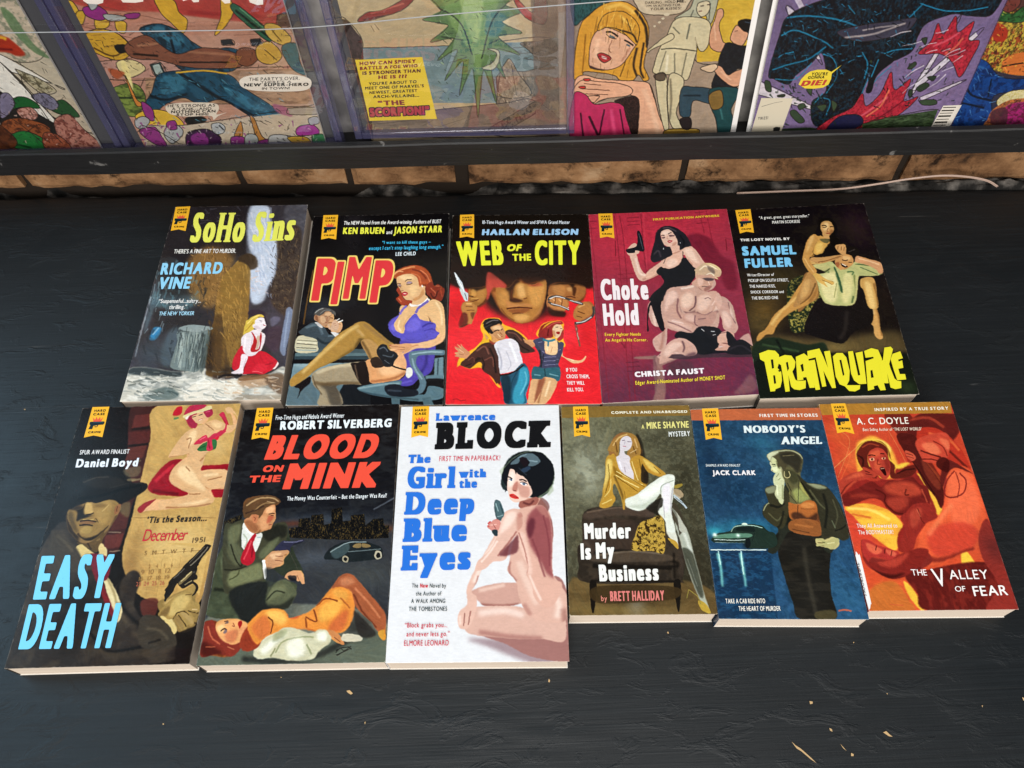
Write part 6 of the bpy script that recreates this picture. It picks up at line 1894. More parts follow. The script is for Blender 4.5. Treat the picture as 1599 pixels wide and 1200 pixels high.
paperback([(100,62),(890,55),(974,1166),(58,1169)], (680,320,.2668), '''
G 500,60 15100c 500,440 1a0f0c
P e0242c 30 1 | 40,560 100,470 250,520 330,620 500,690 640,650 700,560 900,480 980,620 1040,1200 520,1240 0,1220
B e8303a 350,820 260 130 .8
B f03440 760,760 120 60 .8
B c01c22 120,620 60 60 .7
B c81c22 880,760 40 80 .6
B 2a1008 500,390 400 60 .95
P 5e2f16 10 1 | 200,440 300,420 310,520 290,580 245,600 205,560 190,500
.L b07038 16 6 .9 | 215,520 250,520 280,500
.L 1a0d08 14 5 .9 | 200,470 250,480 300,460
.L d89850 10 5 .8 | 220,560 250,570
.L 2c1208 6 2 .9 | 215,550 255,552
P 6a3818 8 1 | 660,480 720,450 800,440 860,470 880,520 850,570 780,560 700,540
.L b4743a 20 8 .8 | 780,490 800,530 850,520
.L 1c0e08 14 5 .9 | 720,470 790,470 850,480
P 80431d 6 1 | 310,430 330,395 400,385 500,410 600,400 640,430 645,520 625,620 590,670 540,690 480,690 420,660 380,620 345,560 320,500
.P e0a462 14 .75 | 470,470 500,450 530,530 600,480 640,440 640,540 610,630 560,660 540,600 480,570
.P c8843e 10 .85 | 380,570 450,560 560,590 600,600 560,660 500,685 430,660
.P 2a140a 10 .95 | 320,400 480,400 490,450 470,470 410,475 350,480 320,470
.P 2a140a 9 .9 | 500,410 640,400 640,440 590,450 540,462 505,440
.L 3a1c0c 12 4 .9 | 345,470 400,480 450,475
.L 3a1c0c 8 3 .9 | 535,470 580,462 610,455
.L eab878 20 6 .9 | 490,460 500,500 500,530
.L 5a2c14 12 5 .9 | 455,480 448,530 470,560
.L 3a1a0c 7 3 .9 | 440,555 490,568 528,556
.L 5a1e10 9 3 1 | 420,606 480,608 540,604 580,606
.L e0a464 12 5 .8 | 440,630 500,626 550,630
.L 7a4420 8 4 .8 | 450,640 500,645 550,638
.L f0c488 16 7 .7 | 590,480 620,540 600,600
.L e8b070 16 7 .7 | 450,665 500,675 540,668
.L b87a40 18 8 .6 | 345,510 370,570 400,610
B 1a0c08 500,380 300 26 .95
Q c4ccca 1 | 110,395 124,410 172,508 184,520 186,560 170,558 150,520 118,430
.L f0f0e8 5 1 .9 | 114,405 150,490 172,530
.L 5a6468 4 1 .9 | 130,430 165,510
P a4683a 3 1 | 150,600 165,570 200,565 215,580 245,610 235,640 205,690 170,712 140,720 165,680 160,640
.L d89c60 8 3 .8 | 170,590 215,600
.L 5a2c14 5 2 .9 | 165,612 225,620
.L 5a2c14 5 2 .9 | 170,640 215,650
.L 2a1008 10 5 .8 | 150,715 190,700
P a8683c 3 1 | 650,560 680,530 740,530 780,570 770,610 720,640 680,630 655,600
.L d89a5c 12 4 .8 | 665,560 700,545 740,560
.L 5a2c14 6 2 .9 | 680,600 730,600 765,590
.L 5a2c14 4 2 .9 | 700,560 700,590
P a06034 4 1 | 810,620 850,585 900,565 930,600 920,640 860,680 820,665
.L d89a5c 10 4 .8 | 835,615 880,590
.L 5a2c14 6 2 .9 | 850,650 900,625
B 2a0c08 700,640 50 20 .8
L 5a5450 11 2 | 655,560 720,540 800,560 870,580
L d8d4cc 4 1 .9 | 660,560 700,590 760,610 780,600
L c8c0b8 5 1 .9 | 690,545 760,550 860,578
L 4a4440 9 2 | 670,580 730,608 780,612
L 5a5250 13 2 | 820,700 870,680 920,650 925,600
L b0aca8 5 1 .9 | 830,698 880,676 915,650
L 7a4a3c 10 2 | 818,700 830,760 845,830
L c0a090 5 1 .9 | 822,720 838,790
P f0b82c 3 .95 | 128,950 140,900 200,870 260,810 280,770 264,720 290,670 370,664 400,700 470,730 540,790 500,820 420,760 390,780 330,880 290,960 380,1060 360,1060 280,960 200,960 145,940
P 3a2018 2 1 | 145,930 160,900 230,860 290,810 345,820 375,900 380,1000 375,1050 340,1010 290,960 260,920 210,950 160,945
.L 7a4c34 12 5 .8 | 190,890 260,850 320,830
.L 150b08 16 6 .9 | 230,910 300,890 350,960
.L 5e3624 10 4 .8 | 310,900 345,970
P 42261c 2 1 | 410,745 460,735 520,780 570,850 560,865 510,868 480,840 440,790
.L 7a4c34 10 4 .8 | 440,750 500,790 545,845
.L 180c08 10 4 .9 | 470,810 530,860
P d8a070 2 1 | 145,900 128,880 112,868 135,860 112,835 150,850 128,815 160,838 175,860 215,870 180,900 155,912
.L f4c898 5 2 .8 | 140,866 180,880
.L 8c5030 4 2 .8 | 150,895 190,880
P d4d2d8 2 1 | 345,815 400,790 450,790 490,860 512,945 480,965 400,985 375,980 370,890
.L a0a0ae 18 8 .8 | 370,850 390,920 390,970
.L f2f2f4 20 8 .8 | 420,820 450,880 480,930
.L 9a98a8 6 3 .8 | 400,900 440,960
P 2f6f86 2 1 | 380,1010 450,990 515,940 545,980 548,1050 530,1110 530,1165 410,1163 405,1090
.L 5ab0c4 22 8 .8 | 510,970 520,1050 510,1120
.L 153a4c 18 7 .9 | 420,1020 440,1090 450,1160
.L 153a4c 6 3 .8 | 480,1000 470,1080
L 1c120e 9 2 | 378,1000 450,985 505,945
P d0945c 2 1 | 285,730 320,700 360,690 395,710 405,750 395,785 370,790 340,810 300,790
.P e8b47c 8 .8 | 330,720 390,720 380,770 340,770
.L 5a2e18 6 2 .9 | 345,738 390,728
.L 2a140c 6 1 | 348,752 366,750 376,748
.L 2a140c 4 1 | 385,745 394,742
.L 7a3c24 4 1 | 365,782 392,776
.L 8c5430 10 5 .8 | 300,760 330,790
P 161010 1 1 | 272,715 290,675 340,665 385,680 385,705 350,715 330,722 315,750 320,780 300,740 280,735
.L 4a4444 8 3 .8 | 300,695 345,680
P d89c68 2 1 | 530,800 550,790 590,795 580,825 550,832
P e0303a 2 0 | 0,0 1,0 1,1
P f0b82c 2 .9 | 596,770 610,720 640,690 720,680 750,720 745,790 760,820 735,830
P 8a1c1c 2 1 | 602,760 620,710 670,685 720,680 745,710 735,760 715,770 660,800 620,790
.L cc4638 10 4 .8 | 630,730 680,700 725,700
.L 4a0c0e 10 4 .8 | 620,770 660,775
P e8b888 2 1 | 690,715 720,700 742,720 740,760 715,775 690,770 680,740
.L 3a1a14 4 1 | 700,722 722,716
.L 3a1a14 3 1 | 728,716 742,718
.L a02820 6 1 | 706,745 724,748
P e6b484 2 1 | 640,790 700,780 745,800 745,880 800,905 850,910 878,885 880,895 855,922 800,925 735,885 700,900 650,880
.L f8dcb4 8 3 .8 | 750,885 810,912
.L b87848 8 4 .7 | 660,800 690,830
P 3a3c4c 2 1 | 580,820 610,785 640,795 632,860 670,875 710,850 700,800 735,800 745,850 720,930 722,965 600,975 612,930 605,870
.L 6e7088 5 2 .7 | 605,880 720,880
.L 6e7088 5 2 .7 | 610,905 720,905
.L 6e7088 5 2 .7 | 610,935 720,932
.L 14141c 14 5 .8 | 610,850 620,950
L 2f7a86 12 2 | 610,782 660,800 700,790
L 3a8c98 9 2 | 660,800 665,830
P 2f5560 2 1 | 590,965 655,975 725,965 727,1025 690,1028 650,1010 640,1030 570,1020
.L 56869a 10 4 .8 | 600,990 720,990
.L 162c36 8 4 .8 | 650,975 648,1020
P dba878 2 1 | 572,1025 640,1025 650,1012 690,1028 715,1028 690,1100 640,1165 560,1163 545,1110
.L f4d2a0 14 6 .8 | 590,1050 570,1150
.L f0c898 14 6 .8 | 690,1050 640,1150
.L a0643c 10 5 .8 | 645,1040 620,1100 600,1160
P e0303a 3 1 | 545,1165 560,1100 552,1165
L 5a1418 4 2 .7 | 102,1140 125,1136 150,1146 178,1142
''', '''
Y | 144,60 226,57 226,196 142,194
T "10-Time Hugo Award Winner and SFWA Grand Master" d4dce4 bold=.02 gap=.06 | 274,114 786,114 276,94
T "HARLAN ELLISON" 9cc8ec bold=.07 k=.85 | 272,180 834,178 276,146
T "WEB" e4e838 bold=.06 k=.85 | 134,362 402,355 122,218
T "OF" e4e838 bold=.05 k=.85 | 416,274 498,274 426,234
T "THE" e4e838 bold=.05 k=.85 | 452,332 562,330 450,290
T "CITY" e4e838 bold=.06 k=.85 | 584,356 850,354 582,214
T "IF YOU" f0d8d8 bold=.035 gap=.09 | 766,980 830,978 764,958
T "CROSS THEM," f0d8d8 bold=.035 gap=.09 | 768,1018 902,1018 766,996
T "THEY WILL" f0d8d8 bold=.035 gap=.09 | 770,1056 874,1056 768,1034
T "KILL YOU." f0d8d8 bold=.035 gap=.09 | 772,1096 868,1094 770,1074
''', 'paperback with red cover, scowling face in shadow and couple running hand in hand', M_COVER, spine=('1a120e','1a120e'), seed=8)

paperback([(32,92),(818,60),(1018,1112),(110,1165)], (910,310,.2749), '''
G 300,100 b02c3e 600,1160 5a2c40
B c83044 380,250 260 200 .7
B c02c3e 250,800 200 140 .6
B 8e3044 900,500 120 300 .7
B 6a2a42 800,1000 260 200 .8
B 4c2a42 1000,1050 100 100 .6
N 8a2438 .25 26 .4 4
L 7a1c2c 5 2 .8 | 180,100 205,320 270,1150
L 7a1c2c 5 2 .8 | 210,100 240,320 300,1150
L d04a58 4 2 .5 | 345,90 365,400
L 7a1c2c 5 2 .8 | 330,90 350,330 370,480
L 7a1c2c 4 2 .7 | 45,150 90,560 150,1150
L 7a1c2c 5 2 .7 | 700,70 740,260 770,300
L 7a1c2c 5 2 .7 | 660,72 690,200
L 6e1826 6 1 .8 | 185,240 188,330
L 6e1826 6 1 .8 | 812,230 818,300
L 6e1826 5 1 .8 | 220,820 240,850 238,830
Q 7a1c2c 2 .7 | 250,110 320,106 322,112 250,116
Q 7a1c2c 2 .7 | 252,130 322,126 324,132 252,136
Q 7a1c2c 2 .7 | 254,150 324,146 326,152 254,156
Q 7a1c2c 2 .7 | 635,80 690,76 692,82 636,86
Q 7a1c2c 2 .7 | 640,110 698,106 700,112 641,116
Q 7a1c2c 2 .7 | 645,140 704,136 706,142 646,146
Q 7a1c2c 2 .6 | 40,130 80,128 80,134 40,136
Q 7a1c2c 2 .6 | 44,170 86,168 86,174 44,176
Q 7a1c2c 2 .6 | 72,520 96,520 96,526 72,526
Q 7a1c2c 2 .6 | 76,560 98,560 98,566 76,566
Q 7a1c2c 2 .6 | 198,430 290,424 290,430 198,436
Q 7a1c2c 2 .6 | 200,455 290,449 290,455 200,461
Q 5a2030 2 .7 | 245,930 320,925 322,931 246,936
Q 5a2030 2 .7 | 248,955 324,950 326,956 249,961
Q 5a2030 2 .7 | 252,980 328,975 330,981 253,986
P 6c1a2c 14 .9 | 580,230 640,200 720,230 790,330 850,360 880,500 820,520 760,400 700,370 640,300
B 8a2436 430,420 50 60 .8
P 8c6a62 4 .9 | 305,900 420,895 430,912 305,912
P c8a092 2 1 | 470,740 400,720 370,640 380,590 450,560 480,640 480,760 470,850 440,870 415,860 400,800
.L a87868 16 6 .8 | 460,700 455,800 440,860
.L e8ccbc 14 6 .8 | 400,650 420,760
P 7c5a58 4 .8 | 400,900 440,930 460,1080 455,1150 395,1160 410,1100
P d8b09c 2 1 | 268,320 300,310 330,400 370,435 420,405 450,350 500,310 560,290 620,275 680,350 700,390 650,395 600,330 560,330 480,400 420,440 340,470 305,440 280,370
.L f0d4c4 12 5 .8 | 300,340 330,430 400,430
.L b07c68 12 5 .7 | 340,462 430,430 480,380
.L f0d8c8 14 6 .7 | 600,295 660,360
.L b88470 10 5 .7 | 520,320 460,380
P d8b29e 2 1 | 250,300 265,275 295,255 320,280 320,310 290,322 262,325
P 14161c 1 1 | 248,290 300,275 312,240 308,195 322,186 340,230 350,285 345,303 320,300 300,296 295,310 268,312 252,308
.L 4a4e58 4 1 .9 | 318,200 332,250 342,290
P 1c1a1e 2 1 | 385,345 395,290 410,240 425,195 450,165 500,158 550,180 590,215 595,260 570,290 545,260 530,220 500,210 440,210 435,240 460,290 465,330 430,355 405,365
.L 4c4040 10 4 .8 | 440,185 500,172 560,210
.L 4a3638 8 4 .8 | 405,330 425,270
P e4c0aa 2 1 | 445,235 470,198 510,195 540,225 545,260 525,285 500,290 515,330 560,300 560,340 500,350 480,320 485,280 460,262
.L 2a1c1e 5 1 .9 | 452,222 475,212
.L 2a1c1e 5 1 .9 | 492,204 518,200
.L 3c2a2e 6 2 .9 | 456,232 476,224
.L 3c2a2e 6 2 .9 | 495,215 520,210
.L b4242c 9 1 | 480,246 500,242
.L b88470 8 4 .7 | 500,290 525,285 545,260
P 121319 1 1 | 420,410 440,390 470,395 540,360 575,340 600,345 640,395 640,440 615,480 600,500 560,505 520,515 480,520 450,580 445,640 465,740 440,745 400,640 385,610 372,690 375,750 365,745 370,620 400,570 460,490 450,450
.L 2c3038 12 6 .7 | 500,420 520,470 480,540
L 121319 5 1 | 445,395 468,345
L 121319 5 1 | 572,350 568,300
P c09a8a 2 1 | 448,620 460,550 500,505 560,500 620,490 640,470 700,520 740,560 800,560 850,610 870,690 880,740 850,770 800,740 790,680 780,640 770,720 740,760 690,740 660,760 600,765 520,745 470,720
.P e4c8b8 14 .9 | 560,560 610,530 640,560 630,620 580,640 550,610
.P dcbcac 12 .9 | 650,580 720,560 770,600 760,650 680,655 640,620
.L 7a5450 14 5 .8 | 555,600 590,650 640,640 650,600
.L 7a5450 14 6 .8 | 640,650 700,665 770,640
.L e8d0c4 22 8 .9 | 480,560 470,640 490,690
.L 6a4648 16 6 .8 | 545,560 550,640 565,700
.P d0aea0 8 .8 | 575,665 650,670 690,700 650,735 580,720
.L 805a54 8 4 .8 | 590,690 650,700 720,690
.L dcc0b4 18 7 .9 | 500,700 580,740 660,750
.L 70484a 14 6 .8 | 470,720 540,760 650,768
.L e0c4b6 18 8 .8 | 810,590 840,650 850,720
.L 6a4248 14 6 .8 | 780,620 800,700 830,750
.L f0dccc 10 5 .8 | 520,520 580,510 630,500
P caa294 2 1 | 750,540 770,600 785,640 770,640 755,610 740,640 728,625 740,590
P c8a090 2 1 | 640,440 650,420 700,440 745,460 755,490 730,520 690,530 650,500
.P 7a4e48 8 .7 | 650,480 700,520 740,520 690,540 650,520
.L 4a2c2c 5 2 .9 | 685,462 720,462
.L 4a2c2c 4 2 .9 | 700,500 730,505
.L e8ccbc 10 4 .8 | 670,440 720,455
.L 8a4a48 14 6 .6 | 650,450 670,490
P d8c090 2 1 | 640,430 642,395 670,372 730,370 780,400 780,430 750,440 770,460 740,452 700,440 660,440 650,460
.L f8ecc8 10 4 .9 | 660,400 720,385 765,410
.L 8c7448 8 3 .8 | 665,425 720,425 760,440
P 1a1820 2 1 | 525,790 540,765 620,755 680,770 760,770 830,770 900,830 970,870 960,885 860,880 780,880 700,895 650,885 600,820
.L 34303a 12 6 .7 | 600,790 700,820 800,840
P c49a8c 2 1 | 440,880 500,810 560,795 610,810 645,850 640,890 560,905 500,930 460,945 430,960 415,910
.P e4c4b4 12 .8 | 520,830 590,820 600,860 520,880
.L 7a5250 16 7 .8 | 450,950 540,915 640,890
P 8c645e 5 .9 | 415,900 450,940 470,1060 465,1140 430,1150 400,1150 420,1080 425,1000
P c09488 3 1 | 890,800 930,770 950,780 970,860 920,830
P 8a6260 10 .6 | 950,1000 990,1060 960,1100 860,1110 900,1060
P 3c2c34 3 .9 | 440,890 800,880 960,885 965,900 700,905 560,915
P 4a3038 14 .7 | 480,940 600,920 640,1000 560,1020 500,1010
P 34303a 1 1 | 665,740 700,728 760,735 790,760 770,790 700,780 670,762
.L b8b4b8 5 1 .9 | 680,745 720,760 770,765
.L c8c4c8 4 1 .8 | 700,735 750,745
P cc9c8a 2 1 | 760,790 800,755 850,760 860,800 840,850 800,865 760,850
.L 70443e 5 2 .9 | 790,790 845,800
.L 70443e 5 2 .9 | 785,820 840,830
.L f0d0c0 8 3 .8 | 800,772 840,780
.L 201c22 9 3 .9 | 760,845 800,860 850,840
''', '''
Y | 88,88 168,86 180,228 98,226
T "FIRST PUBLICATION ANYWHERE" e4b838 bold=.04 k=.85 gap=.1 | 400,128 776,106 398,116
T "Choke" eee4e6 w=1.15 gap=.1 | 108,580 376,576 98,462
T "Hold" eee4e6 w=1.15 gap=.1 | 122,726 322,722 112,602
T "Every Fighter Needs" ecc83c bold=.02 | 126,784 330,782 125,766
T "An Angel In His Corner." ecc83c bold=.02 | 128,816 368,814 127,798
T "CHRISTA FAUST" f0e8ea bold=.06 | 298,1018 692,996 294,988
T "Edgar Award-Nominated Author of MONEY SHOT" e8d03c bold=.022 | 300,1062 810,1030 298,1040
''', 'paperback with crimson cover, woman in black dress holding pistol over muscular blond fighter', M_MATTE, spine=('c84050','a83848'), seed=11, curl=.0010)
paperback([(15,68),(797,28),(1112,1113),(205,1138)], (1130,310,.2749), '''
G 500,50 0e0a0e 600,900 17120e
B 2a1622 760,160 80 140 .7
B 3a3018 330,470 160 130 .9
B 6a5024 230,640 100 120 .8
B 5c4a26 200,720 60 80 .7
B 3c321c 620,170 130 60 .25
N 2a2416 .3 40 1 3
P 5c4c2c 30 .9 | 160,830 300,780 520,800 700,790 880,760 1000,760 1040,870 600,880 180,870
B 86713e 640,850 90 30 .5
B 15100e 980,600 80 200 .8
P 1d2818 4 1 | 380,470 470,440 540,520 570,560 540,640 500,720 440,760 380,740 360,560
.N a89848 .9 11 1 8
.B 10160e 460,500 60 60 .7
P 9a6a3a 3 .9 | 455,440 500,430 525,470 540,560 480,600 440,640 420,620
P c08c48 3 1 | 450,470 500,440 530,480 535,540 500,590 440,620 380,650 330,690 300,730 280,770 240,775 205,810 188,805 200,770 240,740 290,660 360,600 400,540
.L 6e4820 18 9 .8 | 450,630 380,665 310,730
.L e6bc70 14 7 .8 | 420,560 330,640 270,720
.L 8a5e30 20 9 .7 | 500,450 525,520 490,590
P cc9a58 3 1 | 775,470 800,450 850,455 868,520 860,600 880,660 890,740 905,790 880,800 855,770 850,730 826,700 845,680 830,620 800,540
.L 7a5026 12 6 .8 | 860,480 862,580 888,700 900,780
.L ecc888 12 6 .8 | 805,480 830,570 850,660
P 13100f 3 1 | 540,570 640,600 740,600 790,480 830,560 850,660 830,720 740,760 680,822 600,810 500,780 460,760 470,690
.L 2e2824 20 10 .7 | 700,640 690,740 660,800
P 201612 3 1 | 500,210 560,230 620,240 650,290 640,330 600,380 540,390 500,350 490,290
P c8964e 3 1 | 495,220 520,205 570,220 605,240 590,290 540,300 510,330 485,340 490,390 520,430 580,460 620,480 600,500 540,490 500,440 460,380 448,340 465,280
.L eac07c 10 5 .8 | 500,230 465,320 480,380
.L 7c5426 10 5 .8 | 530,300 500,340 510,400
.L 7c5426 6 3 .8 | 540,470 600,480
P 1a1410 2 1 | 510,290 560,285 620,250 660,310 640,330 560,325 515,325
P d0a05c 3 1 | 560,340 500,340 490,370 540,375 640,350 700,320 690,290 640,300 600,330
.L 8a5e30 8 4 .8 | 520,365 620,352 690,325
P 120e10 2 1 | 520,200 545,140 570,110 610,115 640,150 645,210 620,240 600,215 560,190 545,215
P cf9c5a 2 1 | 555,160 575,138 605,140 622,165 620,195 600,215 575,205 560,185
.L 2a1810 5 1 | 562,165 582,162
.L 2a1810 5 1 | 598,164 616,166
.L 7a4026 5 1 | 584,196 604,198
.L f0c888 6 2 .8 | 580,150 600,150
P c2bc7c 3 1 | 500,385 560,370 620,370 660,400 700,390 740,360 800,370 880,400 900,430 830,440 770,440 760,520 740,600 660,610 590,600 560,570 540,500 525,440 580,420
.L eae4ac 24 9 .8 | 590,430 600,520 620,590
.L 5e6a34 14 6 .9 | 640,390 660,480 680,560
.L 5e6a34 12 6 .8 | 740,420 740,520 730,590
.L e4dc9c 16 7 .8 | 700,430 710,560
.L 3e4a26 10 4 .9 | 520,400 560,420 610,400
.L 46522a 10 5 .8 | 780,430 840,425 900,432
.L e0d898 10 4 .8 | 790,385 860,405
P d0a260 2 1 | 525,450 560,450 600,475 625,490 600,500 560,480 540,500 530,470
P b8844a 2 1 | 640,355 660,330 700,320 735,330 740,360 720,385 690,405 660,395 640,380
.L 5a2c18 6 2 .9 | 665,345 715,355
.P 3a100c 2 1 | 672,372 700,375 690,395 672,392
.L e8bc80 6 3 .8 | 690,335 730,340
.L 6c3c1e 6 3 .8 | 645,365 665,395
P 1a1410 2 1 | 690,300 710,280 745,280 768,300 750,345 735,330 705,318
P cc9a5c 2 1 | 635,285 655,265 685,262 695,285 690,310 660,310 640,300
.L 7a4e26 4 1 .9 | 645,285 685,285
P c8925a 2 1 | 745,330 790,335 850,355 895,375 905,410 870,400 800,372 748,360
.L f0c48c 7 3 .8 | 760,338 840,360 890,380
P 1b2618 6 1 | 160,870 220,800 300,790 380,810 480,830 570,820 600,880 640,950 500,1000 300,1100 205,1130
.L 34482c 12 5 .8 | 220,830 330,850 430,870
.L 0c120c 14 5 .8 | 300,800 330,860 360,900
P 10150e 10 1 | 200,900 400,880 900,880 1060,900 1105,1105 205,1132
B 24301c 1040,1070 50 40 .9
''', '''
Y | 66,68 152,62 172,196 92,200
T "“A great, great, great storyteller.”" e4e2dc bold=.02 | 202,120 488,108 200,104
T "MARTIN SCORSESE" e4e2dc bold=.02 | 276,146 434,140 275,130
T "THE LOST NOVEL BY" e8e6e0 w=.8 | 95,246 376,238 93,232
T "SAMUEL" 7cc4ec w=1.1 | 108,328 414,320 102,276
T "FULLER" 7cc4ec w=1.1 | 122,398 394,390 116,346
T "Writer/Director of" e0ded8 bold=.02 | 134,446 287,442 132,430
T "PICKUP ON SOUTH STREET," e0ded8 bold=.02 | 140,478 370,474 138,461
T "THE NAKED KISS," e0ded8 bold=.02 | 147,511 295,508 145,494
T "SHOCK CORRIDOR and" e0ded8 bold=.02 | 154,543 342,540 152,527
T "THE BIG RED ONE" e0ded8 bold=.02 | 160,578 310,574 158,561
F 1180 535 .1501
M e6dc30 | 35,118 130,82 200,90 240,130 245,200 225,270 265,310 272,400 255,470 205,490 200,510 152,515 90,205 45,180
M 12180f | 155,182 180,180 190,270 168,278
M 12180f | 180,348 200,345 212,430 190,435
M 12180f | 228,300 245,290 262,300 250,312
M e6dc30 | 240,158 300,135 370,142 412,205 405,262 380,308 410,390 432,405 520,400 518,480 455,500 400,492 368,465 338,345 352,512 308,518 262,240 238,225
M 12180f | 312,215 332,205 345,275 330,305
M e6dc30 | 415,155 500,118 540,150 612,475 560,478 525,365 490,370 495,392 432,402
M 12180f | 462,240 490,225 500,300 480,310
M e6dc30 | 550,195 612,185 668,495 622,500 592,400
M e6dc30 | 535,95 660,68 700,150 750,270 708,100 770,90 832,478 792,480 702,300 732,460 690,468 622,160 540,180
M e6dc30 | 800,150 840,115 900,115 940,160 975,300 970,400 945,450 1085,450 1080,490 1030,515 970,510 925,462 870,440 830,360
M 12180f | 868,190 888,185 920,340 905,355
M e6dc30 | 958,100 1008,95 1062,350 1085,345 1035,115 1108,100 1150,435 1075,440 1020,400 990,330
M e6dc30 | 1125,95 1200,65 1270,82 1312,180 1285,260 1350,500 1295,505 1265,450 1225,460 1230,490 1165,508 1140,200 1225,170 1220,155 1140,165
M 12180f | 1190,300 1210,290 1225,370 1197,375
M e6dc30 | 1335,60 1400,50 1425,75 1385,230 1400,280 1440,380 1470,405 1510,410 1512,480 1450,492 1400,475 1362,320 1380,430 1325,430 1270,200 1320,190
M e6dc30 | 1420,125 1500,98 1527,170 1478,185 1484,205 1520,192 1532,270 1480,280 1495,335 1550,335 1562,390 1470,400 1435,300 1400,180
''', 'paperback with woman gripping a man in pale shirt and jagged yellow lettering below', M_COVER, spine=('12100f','12100f'), seed=14)

